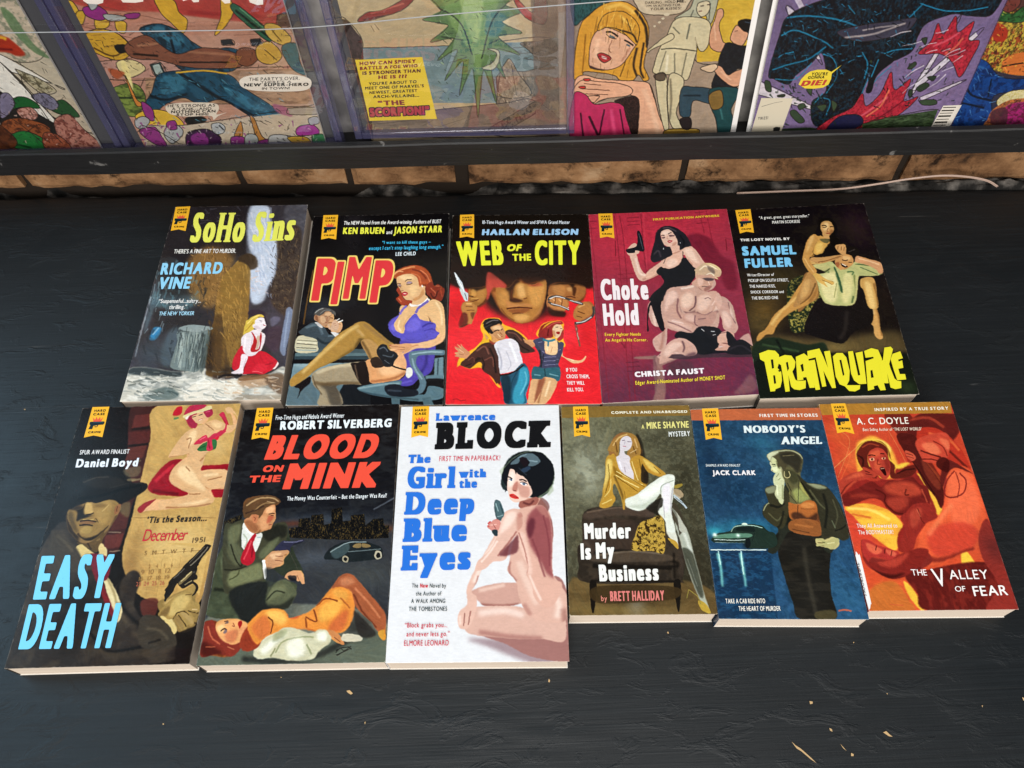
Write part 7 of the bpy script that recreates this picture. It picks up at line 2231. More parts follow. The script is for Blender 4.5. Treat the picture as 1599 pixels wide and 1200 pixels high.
paperback([(352,48),(1025,28),(806,1137),(18,1158)], (0,620,.3668), '''
G 500,50 14100e 400,1150 17120e
Q 140e0c 1 | 352,48 560,42 560,300 300,330
P 3a1c18 4 1 | 560,42 680,38 600,360 560,470 500,660 420,650 480,400 540,250
.Q 5c2822 4 1 | 575,80 660,70 645,120 560,135
.Q 4e221e 4 1 | 540,150 650,145 630,195 535,208
.Q 582a22 4 1 | 530,220 625,205 610,260 520,275
.Q 4c241e 4 1 | 490,500 560,480 545,560 470,570
.Q 5c2a24 4 1 | 450,590 530,580 510,640 440,650
.L 1c120e 10 3 .9 | 560,140 650,130
.L 1c120e 10 3 .9 | 530,212 640,200
.L 8c7c58 8 3 .7 | 545,360 600,350
.L 6a5c40 8 3 .8 | 560,290 600,270
P c09a58 3 1 | 672,38 1025,28 980,260 900,680 850,870 780,880 600,850 520,700 560,520 600,350 640,180
.N a8824a .5 50 1 4
.B d8b878 760,620 130 90 .8
.B d4b070 930,220 50 60 .8
.B 8a6638 560,700 40 120 .6
.B a47c44 850,820 60 60 .6
.L 8a6a3c 3 1 .7 | 560,515 920,515
L 6a1c20 6 3 .6 | 0,0 1,1
P 8e1220 3 1 | 635,370 700,290 760,265 830,290 920,290 975,288 970,330 900,360 860,420 700,420 640,405
.L c42a38 14 5 .8 | 660,360 740,290
.L 600a14 14 5 .9 | 650,400 760,415
P 8e1220 2 1 | 880,400 960,390 950,425 900,425
P dba878 3 1 | 720,340 750,290 800,255 830,260 850,290 870,330 960,318 968,350 960,390 900,395 910,430 880,460 820,465 700,480 630,485 600,490 590,475 640,440 720,435 800,415 760,390 730,370
.L f6d4a4 18 8 .8 | 780,300 840,370 890,430
.L a06a40 12 5 .8 | 700,470 820,460 900,440
.L b07a4c 10 5 .8 | 740,380 820,410
.L e8bc8c 14 6 .8 | 880,350 950,345
.L b07848 8 4 .7 | 870,385 940,390
P dca878 3 1 | 780,180 800,150 850,140 890,120 930,110 960,130 990,135 985,80 965,55 990,70 1008,110 985,150 940,160 920,200 880,230 865,275 840,300 800,270 790,230 740,255 720,250 740,220
.L f8d8ac 12 5 .8 | 800,160 750,220
.L f4d0a0 14 6 .8 | 870,150 920,120
.L b07a4c 10 4 .8 | 790,240 850,230
P 8c1c28 3 1 | 810,190 870,190 905,200 890,230 840,220
P dca878 2 1 | 828,80 850,60 880,62 888,90 870,115 840,110
.L 5a2018 4 1 | 838,82 850,80
.L 5a2018 4 1 | 862,80 874,80
.L b82c30 5 1 | 846,100 864,98
P a83040 2 1 | 800,120 790,85 815,65 840,62 832,90 830,130 815,135
P b01c2c 2 1 | 785,80 800,50 850,36 890,45 895,60 850,60 820,68
.L e04858 6 3 .8 | 810,52 870,44
L ece0d0 12 3 | 790,95 820,68 880,55 900,45
P b81c2c 2 1 | 735,80 750,48 775,42 770,75
L 4c7a4c 8 2 .9 | 740,95 760,90
L a81c2c 16 2 | 930,160 965,130 950,85 940,70
Q 3c6a3c 2 | 843,205 918,188 915,222 840,235
P c81c34 2 1 | 838,185 880,165 930,160 925,185 890,190 900,225 880,225 875,195 850,200
.L f05068 5 2 .8 | 850,180 920,165
P 8a1824 2 .9 | 585,480 610,455 660,435 655,445 620,475 600,495
L 806038 2 1 .8 | 640,670 890,650
L 9c7c48 2 1 .6 | 600,740 870,715
L 9c7c48 2 1 .6 | 590,780 780,765
L 9c7c48 2 1 .6 | 580,815 760,800
L 9c7c48 2 1 .6 | 640,690 620,850
L 9c7c48 2 1 .6 | 690,690 665,850
L 9c7c48 2 1 .6 | 735,690 705,850
L 9c7c48 2 1 .6 | 770,680 760,740
L 9c7c48 2 1 .6 | 880,655 870,760
P 5a2a22 4 .9 | 600,870 670,860 660,930 610,935
P 1a1614 2 1 | 300,330 330,320 520,310 560,370 520,400 300,460
P 2c2520 5 1 | 230,560 300,540 340,640 400,720 430,860 500,800 560,740 600,770 570,880 620,960 700,1000 740,980 745,1080 700,1130 300,1158 20,1158 130,760
.N 463c30 .6 60 1 12
.B 12100e 330,900 90 160 .7
.B 544838 260,620 30 60 .6
.L 564a38 14 8 .7 | 500,760 470,860 540,960
.L 0e0c0b 16 8 .8 | 520,730 500,850 560,940 640,1000
.L 544838 24 12 .6 | 560,1000 660,1040 700,1010
.L 3c3226 30 14 .7 | 360,1060 500,1100 640,1080
.L 0e0c0b 12 6 .8 | 380,1000 460,1080 620,1060
P d8c898 3 1 | 325,650 350,635 400,680 445,640 455,670 430,720 480,800 520,900 500,960 470,900 440,780 400,720
.L 8a7a50 10 5 .8 | 420,700 480,820 505,920
P 6c1c20 3 1 | 375,680 420,690 430,760 480,900 500,950 470,930 430,840 400,760
P 8a6a3e 3 1 | 285,500 320,470 400,440 490,440 510,480 480,540 440,600 390,640 340,620 310,590 290,560
.P 1e150e 10 .85 | 270,470 360,470 350,540 330,620 290,600
.P c49c5e 8 .9 | 380,450 440,445 440,480 470,530 420,580 390,560 400,500
.L 3a2814 8 4 .9 | 360,470 350,500 375,508
.L e0b87c 8 4 .9 | 372,455 378,490
.L 3e2416 8 3 .9 | 330,545 365,530 400,540
.L 6c4c2a 10 4 .8 | 340,560 400,556
.L 3c2a18 10 5 .7 | 430,600 470,560 500,500
.L 5e4426 10 5 .7 | 460,470 500,470
P 151211 2 1 | 275,460 290,400 260,330 300,300 420,285 510,290 540,360 620,368 622,395 560,430 510,455 430,440 330,460
.L 3c3834 10 5 .8 | 320,330 420,350 530,345
.L 2c2826 8 4 .8 | 530,390 600,380
P 8c7240 3 1 | 670,880 720,850 790,820 840,810 830,860 850,900 840,960 800,1000 760,1000 730,970 700,950
.L c4a468 14 6 .8 | 700,880 780,840
.L 3c2c16 8 3 .9 | 745,925 800,910 845,920
.L 3c2c16 8 3 .9 | 760,960 800,955 840,965
.L c0a060 10 4 .8 | 760,905 830,880
P c8b47c 3 1 | 680,940 720,935 750,980 740,1010 700,990
P 1c1a18 1 1 | 880,632 893,640 880,665 840,720 845,760 820,790 760,790 735,830 705,862 700,840 720,800 750,770 770,740 790,710
.L 6e6860 6 2 .9 | 880,650 810,720 770,775
.L 4a4540 8 3 .9 | 800,760 830,745
L 141210 4 1 | 820,790 825,815 795,822
B 1a0f0e 780,1080 40 60 .8
''', '''
Y | 394,44 466,42 436,172 357,174
T "SPUR AWARD FINALIST" dcdcdc bold=.02 | 339,247 550,243 343,228
T "Daniel Boyd" e2e8f0 w=.85 | 322,302 586,297 330,266
T "’Tis the Season..." 2e2a24 w=.7 | 622,540 880,530 630,512
T "December" c02c3c w=.2 gap=.02 space=.2 | 606,616 792,612 622,566
T "1951" 5c4a34 w=.3 | 818,624 872,620 822,602
T "S M T W T F" 7c6038 w=.25 space=.8 | 615,676 822,664 618,658
T "2 4 5 6" 947040 w=.25 space=1.2 | 632,732 735,726 634,716
T "9 10 11 12" 947040 w=.25 space=.5 | 600,758 725,750 602,740
T "16 17 18 19" 947040 w=.25 space=.5 | 592,785 720,778 594,768
T "23 24 25 26" b06048 w=.25 space=.5 | 580,808 700,802 582,790
T "EASY" 76ccf0 w=1.05 gap=.12 | 142,866 455,858 180,680
T "DEATH" 76ccf0 w=1.05 gap=.11 | 80,1078 474,1072 126,886
''', 'paperback with man in dark hat holding revolver beside red-haired pin-up on wall calendar', M_COVER, spine=('1a1614','1a1614'), seed=17)

paperback([(250,55),(910,30),(851,1131),(45,1146)], (290,620,.3665), '''
G 500,50 120e0e 450,520 14151a
P 2e3034 16 1 | 150,560 420,520 880,540 870,800 850,1131 45,1146
B 38404a 600,520 200 30 .7
B 5a2c1c 460,540 60 14 .7
B 6e3a20 860,560 40 16 .6
B 4a5058 540,690 120 40 .7
B 484c4a 760,760 130 60 .6
N 3a3e40 .3 30 2 3
L 8a94a0 5 3 .5 | 800,480 890,430
Q 0e0e10 3 | 165,530 240,500 240,560 160,590
.N a08038 .4 5 .5 3
.N 0a0a0c .7 14 1 4
Q 0d0d10 2 | 440,560 480,555 482,520 530,515 532,555 535,505 585,500 588,545 620,540 622,480 665,470 668,530 700,528 705,505 760,500 765,550 800,520 840,518 845,550 866,548 862,600 700,610 440,600
.N a88438 .45 5 .5 6
.N 08080a .8 22 .5 5
.N 0a0a0c .7 12 .4 8
P 14181a 2 1 | 590,690 610,650 670,620 740,612 790,625 830,640 838,670 830,685 700,700 640,690
.L 5a686c 8 3 .9 | 620,660 690,625 770,622
.L 3c4a4a 8 3 .9 | 680,670 830,655
.L b0a890 5 2 .9 | 620,682 680,690
P 7a4a24 2 .9 | 710,640 720,625 775,625 780,640
P 8c8674 2 1 | 800,672 815,652 835,668 825,690 806,690
P 17191a 1 1 | 808,672 816,660 828,670 822,684 812,684
P 8c8674 2 .8 | 668,690 680,678 694,690 682,702
P 6a6c60 6 1 | 100,930 210,890 400,880 720,900 850,960 851,1131 45,1146
.N 4c5048 .6 40 2.5 8
.P 565e50 6 .9 | 50,1100 400,1060 851,1000 851,1131 45,1146
.L a0a096 8 3 .8 | 180,905 300,885 450,885
.B 2a2a28 720,980 60 40 .8
.L 20201e 26 10 .8 | 240,1115 400,1125 560,1100 700,1030
P 3c4230 3 1 | 190,580 240,540 270,530 340,580 420,560 440,600 430,650 360,680 345,780 460,790 470,830 440,880 380,900 320,905 250,945 90,930 110,830 130,700
.N 525a42 .5 40 1 6
.L 6c7456 16 7 .7 | 180,620 160,720 180,800
.L 20241a 16 7 .8 | 240,560 230,680 260,760
.L 1a1d16 14 6 .9 | 120,820 250,825 350,790
.L 6a7254 14 6 .7 | 180,760 280,740 340,720
.L 5e664a 18 8 .8 | 360,800 430,800 455,850
.L 1c2018 18 8 .8 | 350,860 400,900 300,920
P 2c3226 3 1 | 370,560 430,560 445,610 470,680 500,750 440,770 380,740 360,690
P e0dcd4 2 1 | 240,560 260,540 300,590 325,580 310,640 290,680 240,660
P a01824 2 1 | 268,610 292,585 300,600 285,640 300,690 285,715 240,715 235,690
.L d84850 8 4 .8 | 270,620 260,690
P c88f60 2 1 | 290,500 330,470 375,470 384,515 370,545 365,570 330,575 300,590 275,560 268,520
.P 7c4c2c 8 .8 | 270,510 310,530 320,590 280,580
.L 4a2816 5 2 .9 | 345,500 378,496
.L 5a3018 5 2 .9 | 345,546 370,540
.L e8b888 8 4 .8 | 350,515 370,525
P c08a5c 2 1 | 285,505 305,500 308,535 290,535
P 6a4426 2 1 | 248,490 250,445 290,425 370,422 400,450 370,470 330,475 305,510 290,500 275,515
.L b88850 10 4 .8 | 270,445 330,435 385,445
.L 3c2414 8 4 .8 | 260,490 290,470 340,462
P c8905c 2 1 | 330,690 370,660 430,652 440,665 420,690 415,715 370,730 340,730
.L 7c4a28 4 2 .8 | 380,680 430,672
.L e8b884 7 3 .8 | 350,690 400,665
P e8e4dc 1 1 | 328,702 342,700 345,765 332,765
P 1c1e24 1 1 | 380,655 400,630 440,620 495,610 498,620 460,632 440,640 425,660 400,660
.L 5c6470 4 1 .9 | 420,628 490,615
P d09a64 2 1 | 425,765 450,745 490,740 505,770 500,798 480,780 440,780
L 2a2e34 10 4 | 440,770 465,780
P 7c3a18 4 1 | 85,1000 100,960 150,960 200,975 210,1050 200,1100 140,1105 85,1080
.N b0602c .6 14 1 5
.L 3c1608 16 8 .8 | 100,1080 160,1100
P 6a2c12 3 1 | 80,960 130,955 125,1000 90,1010
P dc9c5c 3 1 | 130,965 180,945 240,950 265,970 255,1010 230,1040 190,1055 150,1040
.L 3a1c10 5 2 .9 | 152,1004 178,996
.L 3a1c10 4 2 .9 | 170,958 186,956
.L a02418 10 3 1 | 226,965 236,985
.L f4c88c 10 4 .8 | 180,970 210,1000
.P 94502a 8 .7 | 150,1030 200,1050 255,1010 265,1030 200,1070
P d2803c 4 1 | 265,960 300,920 360,905 420,910 440,945 500,925 560,905 600,840 640,800 700,800 720,860 715,930 690,980 640,1000 560,1000 500,990 430,1000 350,1010 280,1070 230,1060 250,1010
.L f2b868 22 9 .9 | 300,930 370,920 430,945
.L 8c3c18 16 7 .8 | 320,970 350,1010 280,1060
.L f0ae58 18 8 .8 | 520,930 600,880 650,820
.L e8a858 14 6 .8 | 600,930 680,860 710,830
.L 943f1c 18 8 .8 | 520,985 620,985 700,950
.L a83a24 22 10 .7 | 450,950 490,935
.L 8c3c18 8 4 .7 | 540,930 560,990
.L f8d090 8 4 .7 | 370,930 400,970
P b4682e 3 1 | 640,800 660,765 700,755 740,790 790,850 830,900 848,940 850,1030 830,1020 800,960 750,900 720,860 710,810
.L e8a860 12 6 .8 | 690,770 740,810 800,890
.L 6c3414 12 6 .8 | 720,840 780,920 820,970
P d89030 2 1 | 822,1000 845,990 851,1030 835,1032
P d4904c 2 1 | 590,1000 610,990 650,1010 672,1050 650,1050 620,1030
P d8d4bc 3 1 | 290,1090 310,1030 370,990 440,985 500,1010 560,1000 600,990 618,1020 610,1050 560,1080 540,1110 470,1120 400,1100 340,1112 305,1115
.N a0a080 .7 16 1 9
.L f6f4e4 14 6 .8 | 330,1040 420,1000 480,1020
.L 7c7c62 12 6 .7 | 320,1105 420,1095 520,1110
P cfc8b0 2 1 | 670,1010 740,1015 748,1035 680,1040
L 1c1c1a 4 1 | 640,1080 660,1070 690,1065 705,1075
L 1c1c1a 4 1 | 640,1100 670,1085 690,1075
''', '''
Y | 304,48 374,46 354,182 280,182
T "Five-Time Hugo and Nebula Award Winner" e0e4e6 bold=.02 | 383,100 675,90 386,80
T "ROBERT SILVERBERG" e6eef2 w=.85 | 402,142 876,130 406,106
T "BLOOD" e8503c w=1.15 | 334,270 800,262 372,166
T "ON" e8503c w=.9 | 326,322 412,320 336,294
T "THE" e8503c w=.9 | 268,368 402,364 276,338
T "MINK" e8503c w=1.1 | 412,396 810,388 446,286
T "The Money Was Counterfeit – But the Danger Was Real!" e0e4e6 bold=.02 | 432,444 856,430 434,426
''', 'paperback with man in olive suit crouching over woman in orange dress by night skyline', M_COVER, spine=('f0b42c','181210'), seed=21)

paperback([(100,42),(770,35),(815,1126),(32,1133)], (590,620,.3669), '''
G 400,40 e0e0e1 400,1130 dfdfe1
P 5a3038 14 .5 | 380,1030 460,1060 560,1100 660,1130 815,1126 815,1060 500,1030
P 9c6c66 3 1 | 740,770 790,790 812,900 815,1124 740,1122 640,1100 540,1050 440,1010 560,990 640,940 700,900
P c79a8c 3 1 | 395,830 470,800 560,790 640,800 650,860 560,890 460,890 430,870
.L e8c8b8 14 7 .8 | 430,825 540,800
.L 8a544c 14 6 .8 | 430,885 520,890 600,885
P d3aa9a 3 1 | 390,905 470,890 580,890 640,900 700,880 780,900 800,960 790,1040 700,1030 600,1030 480,1020 400,1010 370,985
.L f0d8cc 26 12 .8 | 430,920 540,910 620,930
.L a06c64 22 10 .8 | 430,1000 560,1020 700,1030
.L 6e4244 16 8 .8 | 390,1020 470,1040 560,1060
P d6ab9a 3 1 | 570,640 560,700 552,740 590,790 600,850 640,930 720,960 800,950 808,860 770,790 735,740 740,640 745,560 720,470 680,430 640,460 600,480 560,500 590,560
.P 8a4c46 16 .85 | 650,500 700,480 745,540 742,640 720,740 690,780 680,700 640,640 630,560
.L 5c2c30 14 7 .8 | 610,580 640,620 660,700 640,760
.L e8c8b8 30 12 .8 | 600,700 640,800 680,880
.L f0d8ca 24 12 .8 | 730,820 770,880 760,940
.L a8746a 18 9 .7 | 620,880 650,930
.L a06a62 10 5 .8 | 562,700 560,745 590,785
.L 6a343a 10 5 .8 | 735,520 745,620 735,730
.L 8c5850 24 12 .6 | 790,900 800,1000 790,1080
P dcb3a2 3 1 | 545,510 580,480 630,485 650,520 620,560 590,580 560,630 545,690 500,700 460,700 440,740 420,790 400,830 420,850 420,900 400,960 380,985 350,985 340,950 350,910 380,880 378,820 400,760 440,690 490,600
.L f4e0d4 18 8 .8 | 560,510 520,590 460,680 410,790
.L a4685c 16 8 .8 | 600,560 570,600 540,680
.L 9c645a 10 5 .8 | 430,760 410,830
.L 8a544c 5 2 .8 | 370,920 365,975
.L 8a544c 5 2 .8 | 395,910 385,970
.L f0d4c6 10 5 .8 | 350,930 350,970
P 6c3a36 3 .7 | 600,420 640,430 700,430 730,470 690,520 640,490
P cf9a86 2 1 | 605,440 640,430 690,430 660,480 610,480
P e4bca8 2 1 | 550,350 570,305 610,300 640,330 645,380 640,410 610,435 580,445 560,430 555,395
.L 2a1614 6 2 | 556,342 576,352
.L 2a1614 6 2 | 606,352 640,362
.L 38485c 8 3 | 560,352 574,358
.L 38485c 9 3 | 612,368 632,372
.L 8a4c40 6 3 .8 | 592,350 582,395 600,400
.L cc2f2e 12 2 1 | 566,420 582,422 594,428
.P b47c6c 8 .7 | 600,430 640,400 645,440 610,450
P 141a18 3 1 | 552,400 530,390 525,350 545,280 590,240 650,232 710,250 745,300 748,360 720,410 680,430 640,420 642,380 620,340 590,310 570,305 552,345 545,380
.N 2c3c3c .6 24 1 5
.P 5a707c 8 .8 | 580,270 620,245 660,250 690,280 660,300 630,300
.L 6c8490 10 5 .7 | 640,270 680,290
.L 0c0f0f 14 6 .9 | 590,300 620,330 640,370
P 5f7a3c 4 .3 | 735,380 748,400 720,420
P 3c5054 2 1 | 495,450 515,442 540,500 535,525 505,520
.L 7c9898 6 2 .9 | 506,455 528,510
P c07068 2 1 | 465,550 500,520 520,530 520,560 490,570
.L ecc4b4 6 3 .8 | 478,548 512,532
L c03030 5 1 | 468,540 480,530
L 2a3a3c 10 2 | 490,570 500,590
''', '''
Y | 148,42 219,40 214,172 142,174
T "Lawrence" 2a6fd0 w=1.5 serif=.035 sth=.05 gap=.03 | 246,104 502,100 248,72
T "BLOCK" 141416 w=1.45 serif=.06 sth=.07 gap=.04 res=64 | 242,226 736,216 250,112
T "The" 2a6fd0 w=1.5 serif=.04 sth=.05 gap=.03 | 126,284 226,282 130,248
T "FIRST TIME IN PAPERBACK!" d05060 w=.4 gap=.16 | 261,276 520,272 263,254
T "Girl" 2a6fd0 w=1.5 serif=.05 sth=.055 gap=.03 | 120,392 330,390 126,300
T "with" 2a6fd0 w=1.5 serif=.04 sth=.05 gap=.03 | 344,346 462,344 346,310
T "the" 2a6fd0 w=1.5 serif=.04 sth=.05 gap=.03 | 344,390 424,388 346,352
T "Deep" 2a6fd0 w=1.5 serif=.05 sth=.055 gap=.03 | 112,504 414,500 120,408
T "Blue" 2a6fd0 w=1.5 serif=.05 sth=.055 gap=.03 | 106,620 384,616 112,520
T "Eyes" 2a6fd0 w=1.5 serif=.05 sth=.055 gap=.03 | 98,742 400,736 104,636
T "The" 3c4a4c w=.4 | 145,814 172,814 146,796
T "New" c83c48 w=.7 | 180,814 214,814 181,796
T "Novel by" 3c4a4c w=.4 | 221,814 291,814 222,796
T "the Author of" 3c4a4c w=.4 | 162,848 271,847 163,830
T "A WALK AMONG" 3c4a4c w=.4 | 142,880 287,879 143,862
T "THE TOMBSTONES" 3c4a4c w=.4 | 132,914 295,913 133,895
T "“Block grabs you..." c84c58 w=.4 | 115,984 296,982 116,963
T "and never lets go.”" c84c58 w=.4 | 122,1022 306,1020 123,1001
T "ELMORE LEONARD" c84c58 w=.4 | 112,1062 302,1060 113,1038
''', 'white paperback with blue slab lettering and dark-haired woman kneeling with her back turned', M_COVER, spine=('f0b42c','e4e4e6'), seed=25, amp=.5)
paperback([(20,50),(668,42),(812,1100),(62,1108)], (870,620,.3084), '''
G 200,100 6c6a50 760,1000 2c2a20
B 8f917c 150,340 110 170 .9
B a4a690 160,400 60 90 .7
B 3a382a 520,220 140 60 .7
B 2c2a1e 640,420 80 180 .8
B 4a4434 560,130 120 30 .6
N 3c3a2c .35 40 1 4
N 9a9878 .2 16 1 9
B 2a2418 700,900 90 200 .7
P 6a5430 8 .9 | 70,930 160,920 640,930 800,1000 812,1100 62,1108
.N 4a3a20 .5 30 3 4
.B 8a7440 300,1080 200 30 .6
.B 3a2c18 420,1020 160 40 .7
.B 9aa0a0 400,1060 40 50 .3
Q 7e622e 2 1 | 20,50 668,42 678,95 25,108
P 1c1a14 6 .8 | 400,190 430,230 450,330 460,420 420,400 400,300
P 2a231c 3 1 | 140,580 300,555 480,570 500,620 640,750 635,920 600,940 150,940 110,850 105,760 130,730
.N 453a2e .5 40 1 6
.P 4a3c32 8 .9 | 145,585 300,560 480,578 490,610 320,600 150,620
.L 6a5848 8 4 .8 | 150,585 320,560 480,572
.P 3a2e26 8 .9 | 140,640 400,630 380,780 150,780
.L 16120e 14 6 .9 | 180,790 360,780 580,830 580,860 180,850
.P 4c4034 6 .9 | 190,800 370,780 560,800 580,830 200,835
.L 6e6050 8 4 .8 | 210,800 380,783 540,795
.L 14100c 12 5 .9 | 180,860 580,870
.L 14100c 10 5 .9 | 175,930 620,935
.L 4a3e34 20 8 .8 | 120,760 150,740 180,800
.L 3a3028 20 8 .8 | 600,770 625,760 628,900
.L 14100c 10 5 .8 | 590,790 595,920
P 16120e 2 1 | 165,940 200,945 190,1075 175,1080
P 16120e 2 1 | 590,940 625,935 620,1070 608,1075
P 3a2c18 3 .9 | 200,960 590,960 600,1020 400,1040 200,1040
P b8963e 2 1 | 395,700 420,640 480,615 530,600 545,680 540,790 480,780 380,775
.N 2a1c0c .95 11 1 3
.L d8b858 6 3 .6 | 470,630 500,610
P d2d2c2 3 1 | 345,545 400,490 460,450 540,400 590,398 592,440 585,520 575,600 590,660 610,720 610,768 590,740 555,690 545,620 512,590 510,560 530,500 520,480 480,540 430,575 380,570
.L f0f0e4 16 8 .9 | 420,500 500,440 570,420
.L 9aa090 12 6 .7 | 380,565 450,560 515,490
.L 8c9484 10 5 .8 | 582,440 565,540 560,600
.L f0f0e6 10 5 .8 | 545,500 540,580 570,680
P b89438 1 1 | 560,715 605,735 612,770 590,752
P a8ac9c 3 1 | 585,560 620,620 660,680 690,790 720,900 745,1000 770,1080 740,1060 710,1000 670,900 640,800 620,720 600,660
.L d4d8cc 14 6 .9 | 625,640 660,740 680,790
.P 3e4034 6 .9 | 630,770 690,800 740,990 720,1010 670,890
.L 74786c 5 2 .8 | 690,800 735,960
.L 74786c 4 2 .7 | 660,820 710,960
P b4963a 2 1 | 715,1030 750,1045 778,1095 740,1085 720,1060
L 8a7c3a 4 1 | 665,975 710,1010 725,1050
L 8a7c3a 4 1 | 665,978 655,1020
P 3c3428 3 .9 | 520,560 600,540 640,640 620,700 600,640
P b48c3a 3 1 | 248,310 290,290 330,330 380,310 430,310 480,350 545,385 540,405 480,390 440,380 440,430 460,440 420,480 400,500 340,545 345,570 335,560 320,500 290,440 280,480 280,550 215,558 235,480 245,400
.L ecd488 10 4 .9 | 265,320 255,420 240,520
.L 6a4c1a 10 4 .8 | 290,400 320,470 345,545
.L e8cc7c 7 3 .9 | 300,400 340,440 400,490
.L 7a5c22 6 3 .8 | 310,420 370,460 420,480
.L e4c878 7 3 .8 | 440,330 500,370 535,390
.L 6a4c1a 8 4 .8 | 420,340 440,420
.L 5c4218 7 3 .8 | 270,420 260,500 240,550
.L dcc070 6 3 .8 | 350,430 400,460 440,450
P d0ccc2 2 1 | 300,320 340,300 370,320 385,380 360,420 340,400 320,370
.L a49c90 6 3 .8 | 335,340 345,390
P 8c5e34 3 1 | 262,290 275,230 300,195 340,180 385,195 420,240 430,290 400,312 370,300 380,250 350,200 320,220 312,260 300,300
.L c89a64 7 3 .9 | 290,220 280,280
.L c89a64 7 3 .9 | 390,220 410,280
.L 5a3818 8 3 .9 | 400,260 390,300
P d8d4ce 2 1 | 318,225 340,200 370,205 382,235 370,265 345,275 325,262
.L 4a3c34 4 1 .9 | 330,226 345,226
.L 4a3c34 4 1 .9 | 355,226 372,230
.L 8a3a34 5 1 .9 | 336,254 354,256
.L 9c948c 4 2 .8 | 350,230 346,246
P c4b498 2 .9 | 590,470 625,475 635,500 610,520 590,500
L b8c0c0 7 1 | 590,505 625,535 655,565
L 3c4448 3 1 | 600,520 650,560
P 9a8434 2 .9 | 590,450 630,440 632,452 600,465
''', '''
Y | 80,50 156,48 167,204 86,202
T "COMPLETE AND UNABRIDGED" ece6cc w=.7 gap=.16 | 275,88 660,82 273,75
T "A" d8d080 w=.6 | 428,164 442,164 427,142
T "MIKE SHAYNE" e0d884 w=.6 | 455,164 668,158 452,130
T "MYSTERY" d8dcd8 w=.6 | 566,204 674,200 564,178
T "Murder" eaeae4 w=1.2 gap=.1 | 140,722 376,718 136,642
T "Is My" eaeae4 w=1.2 gap=.1 | 122,826 292,818 118,744
T "Business" eaeae4 w=1.2 gap=.1 | 216,936 516,930 210,852
T "by" d08070 w=.4 | 224,1036 254,1035 222,1008
T "BRETT HALLIDAY" d87c74 w=1.0 | 270,1036 544,1032 267,986
''', 'paperback with blonde woman in gold blouse perched on brown armchair', M_COVER, spine=('e0a838','3a3424'), seed=31)

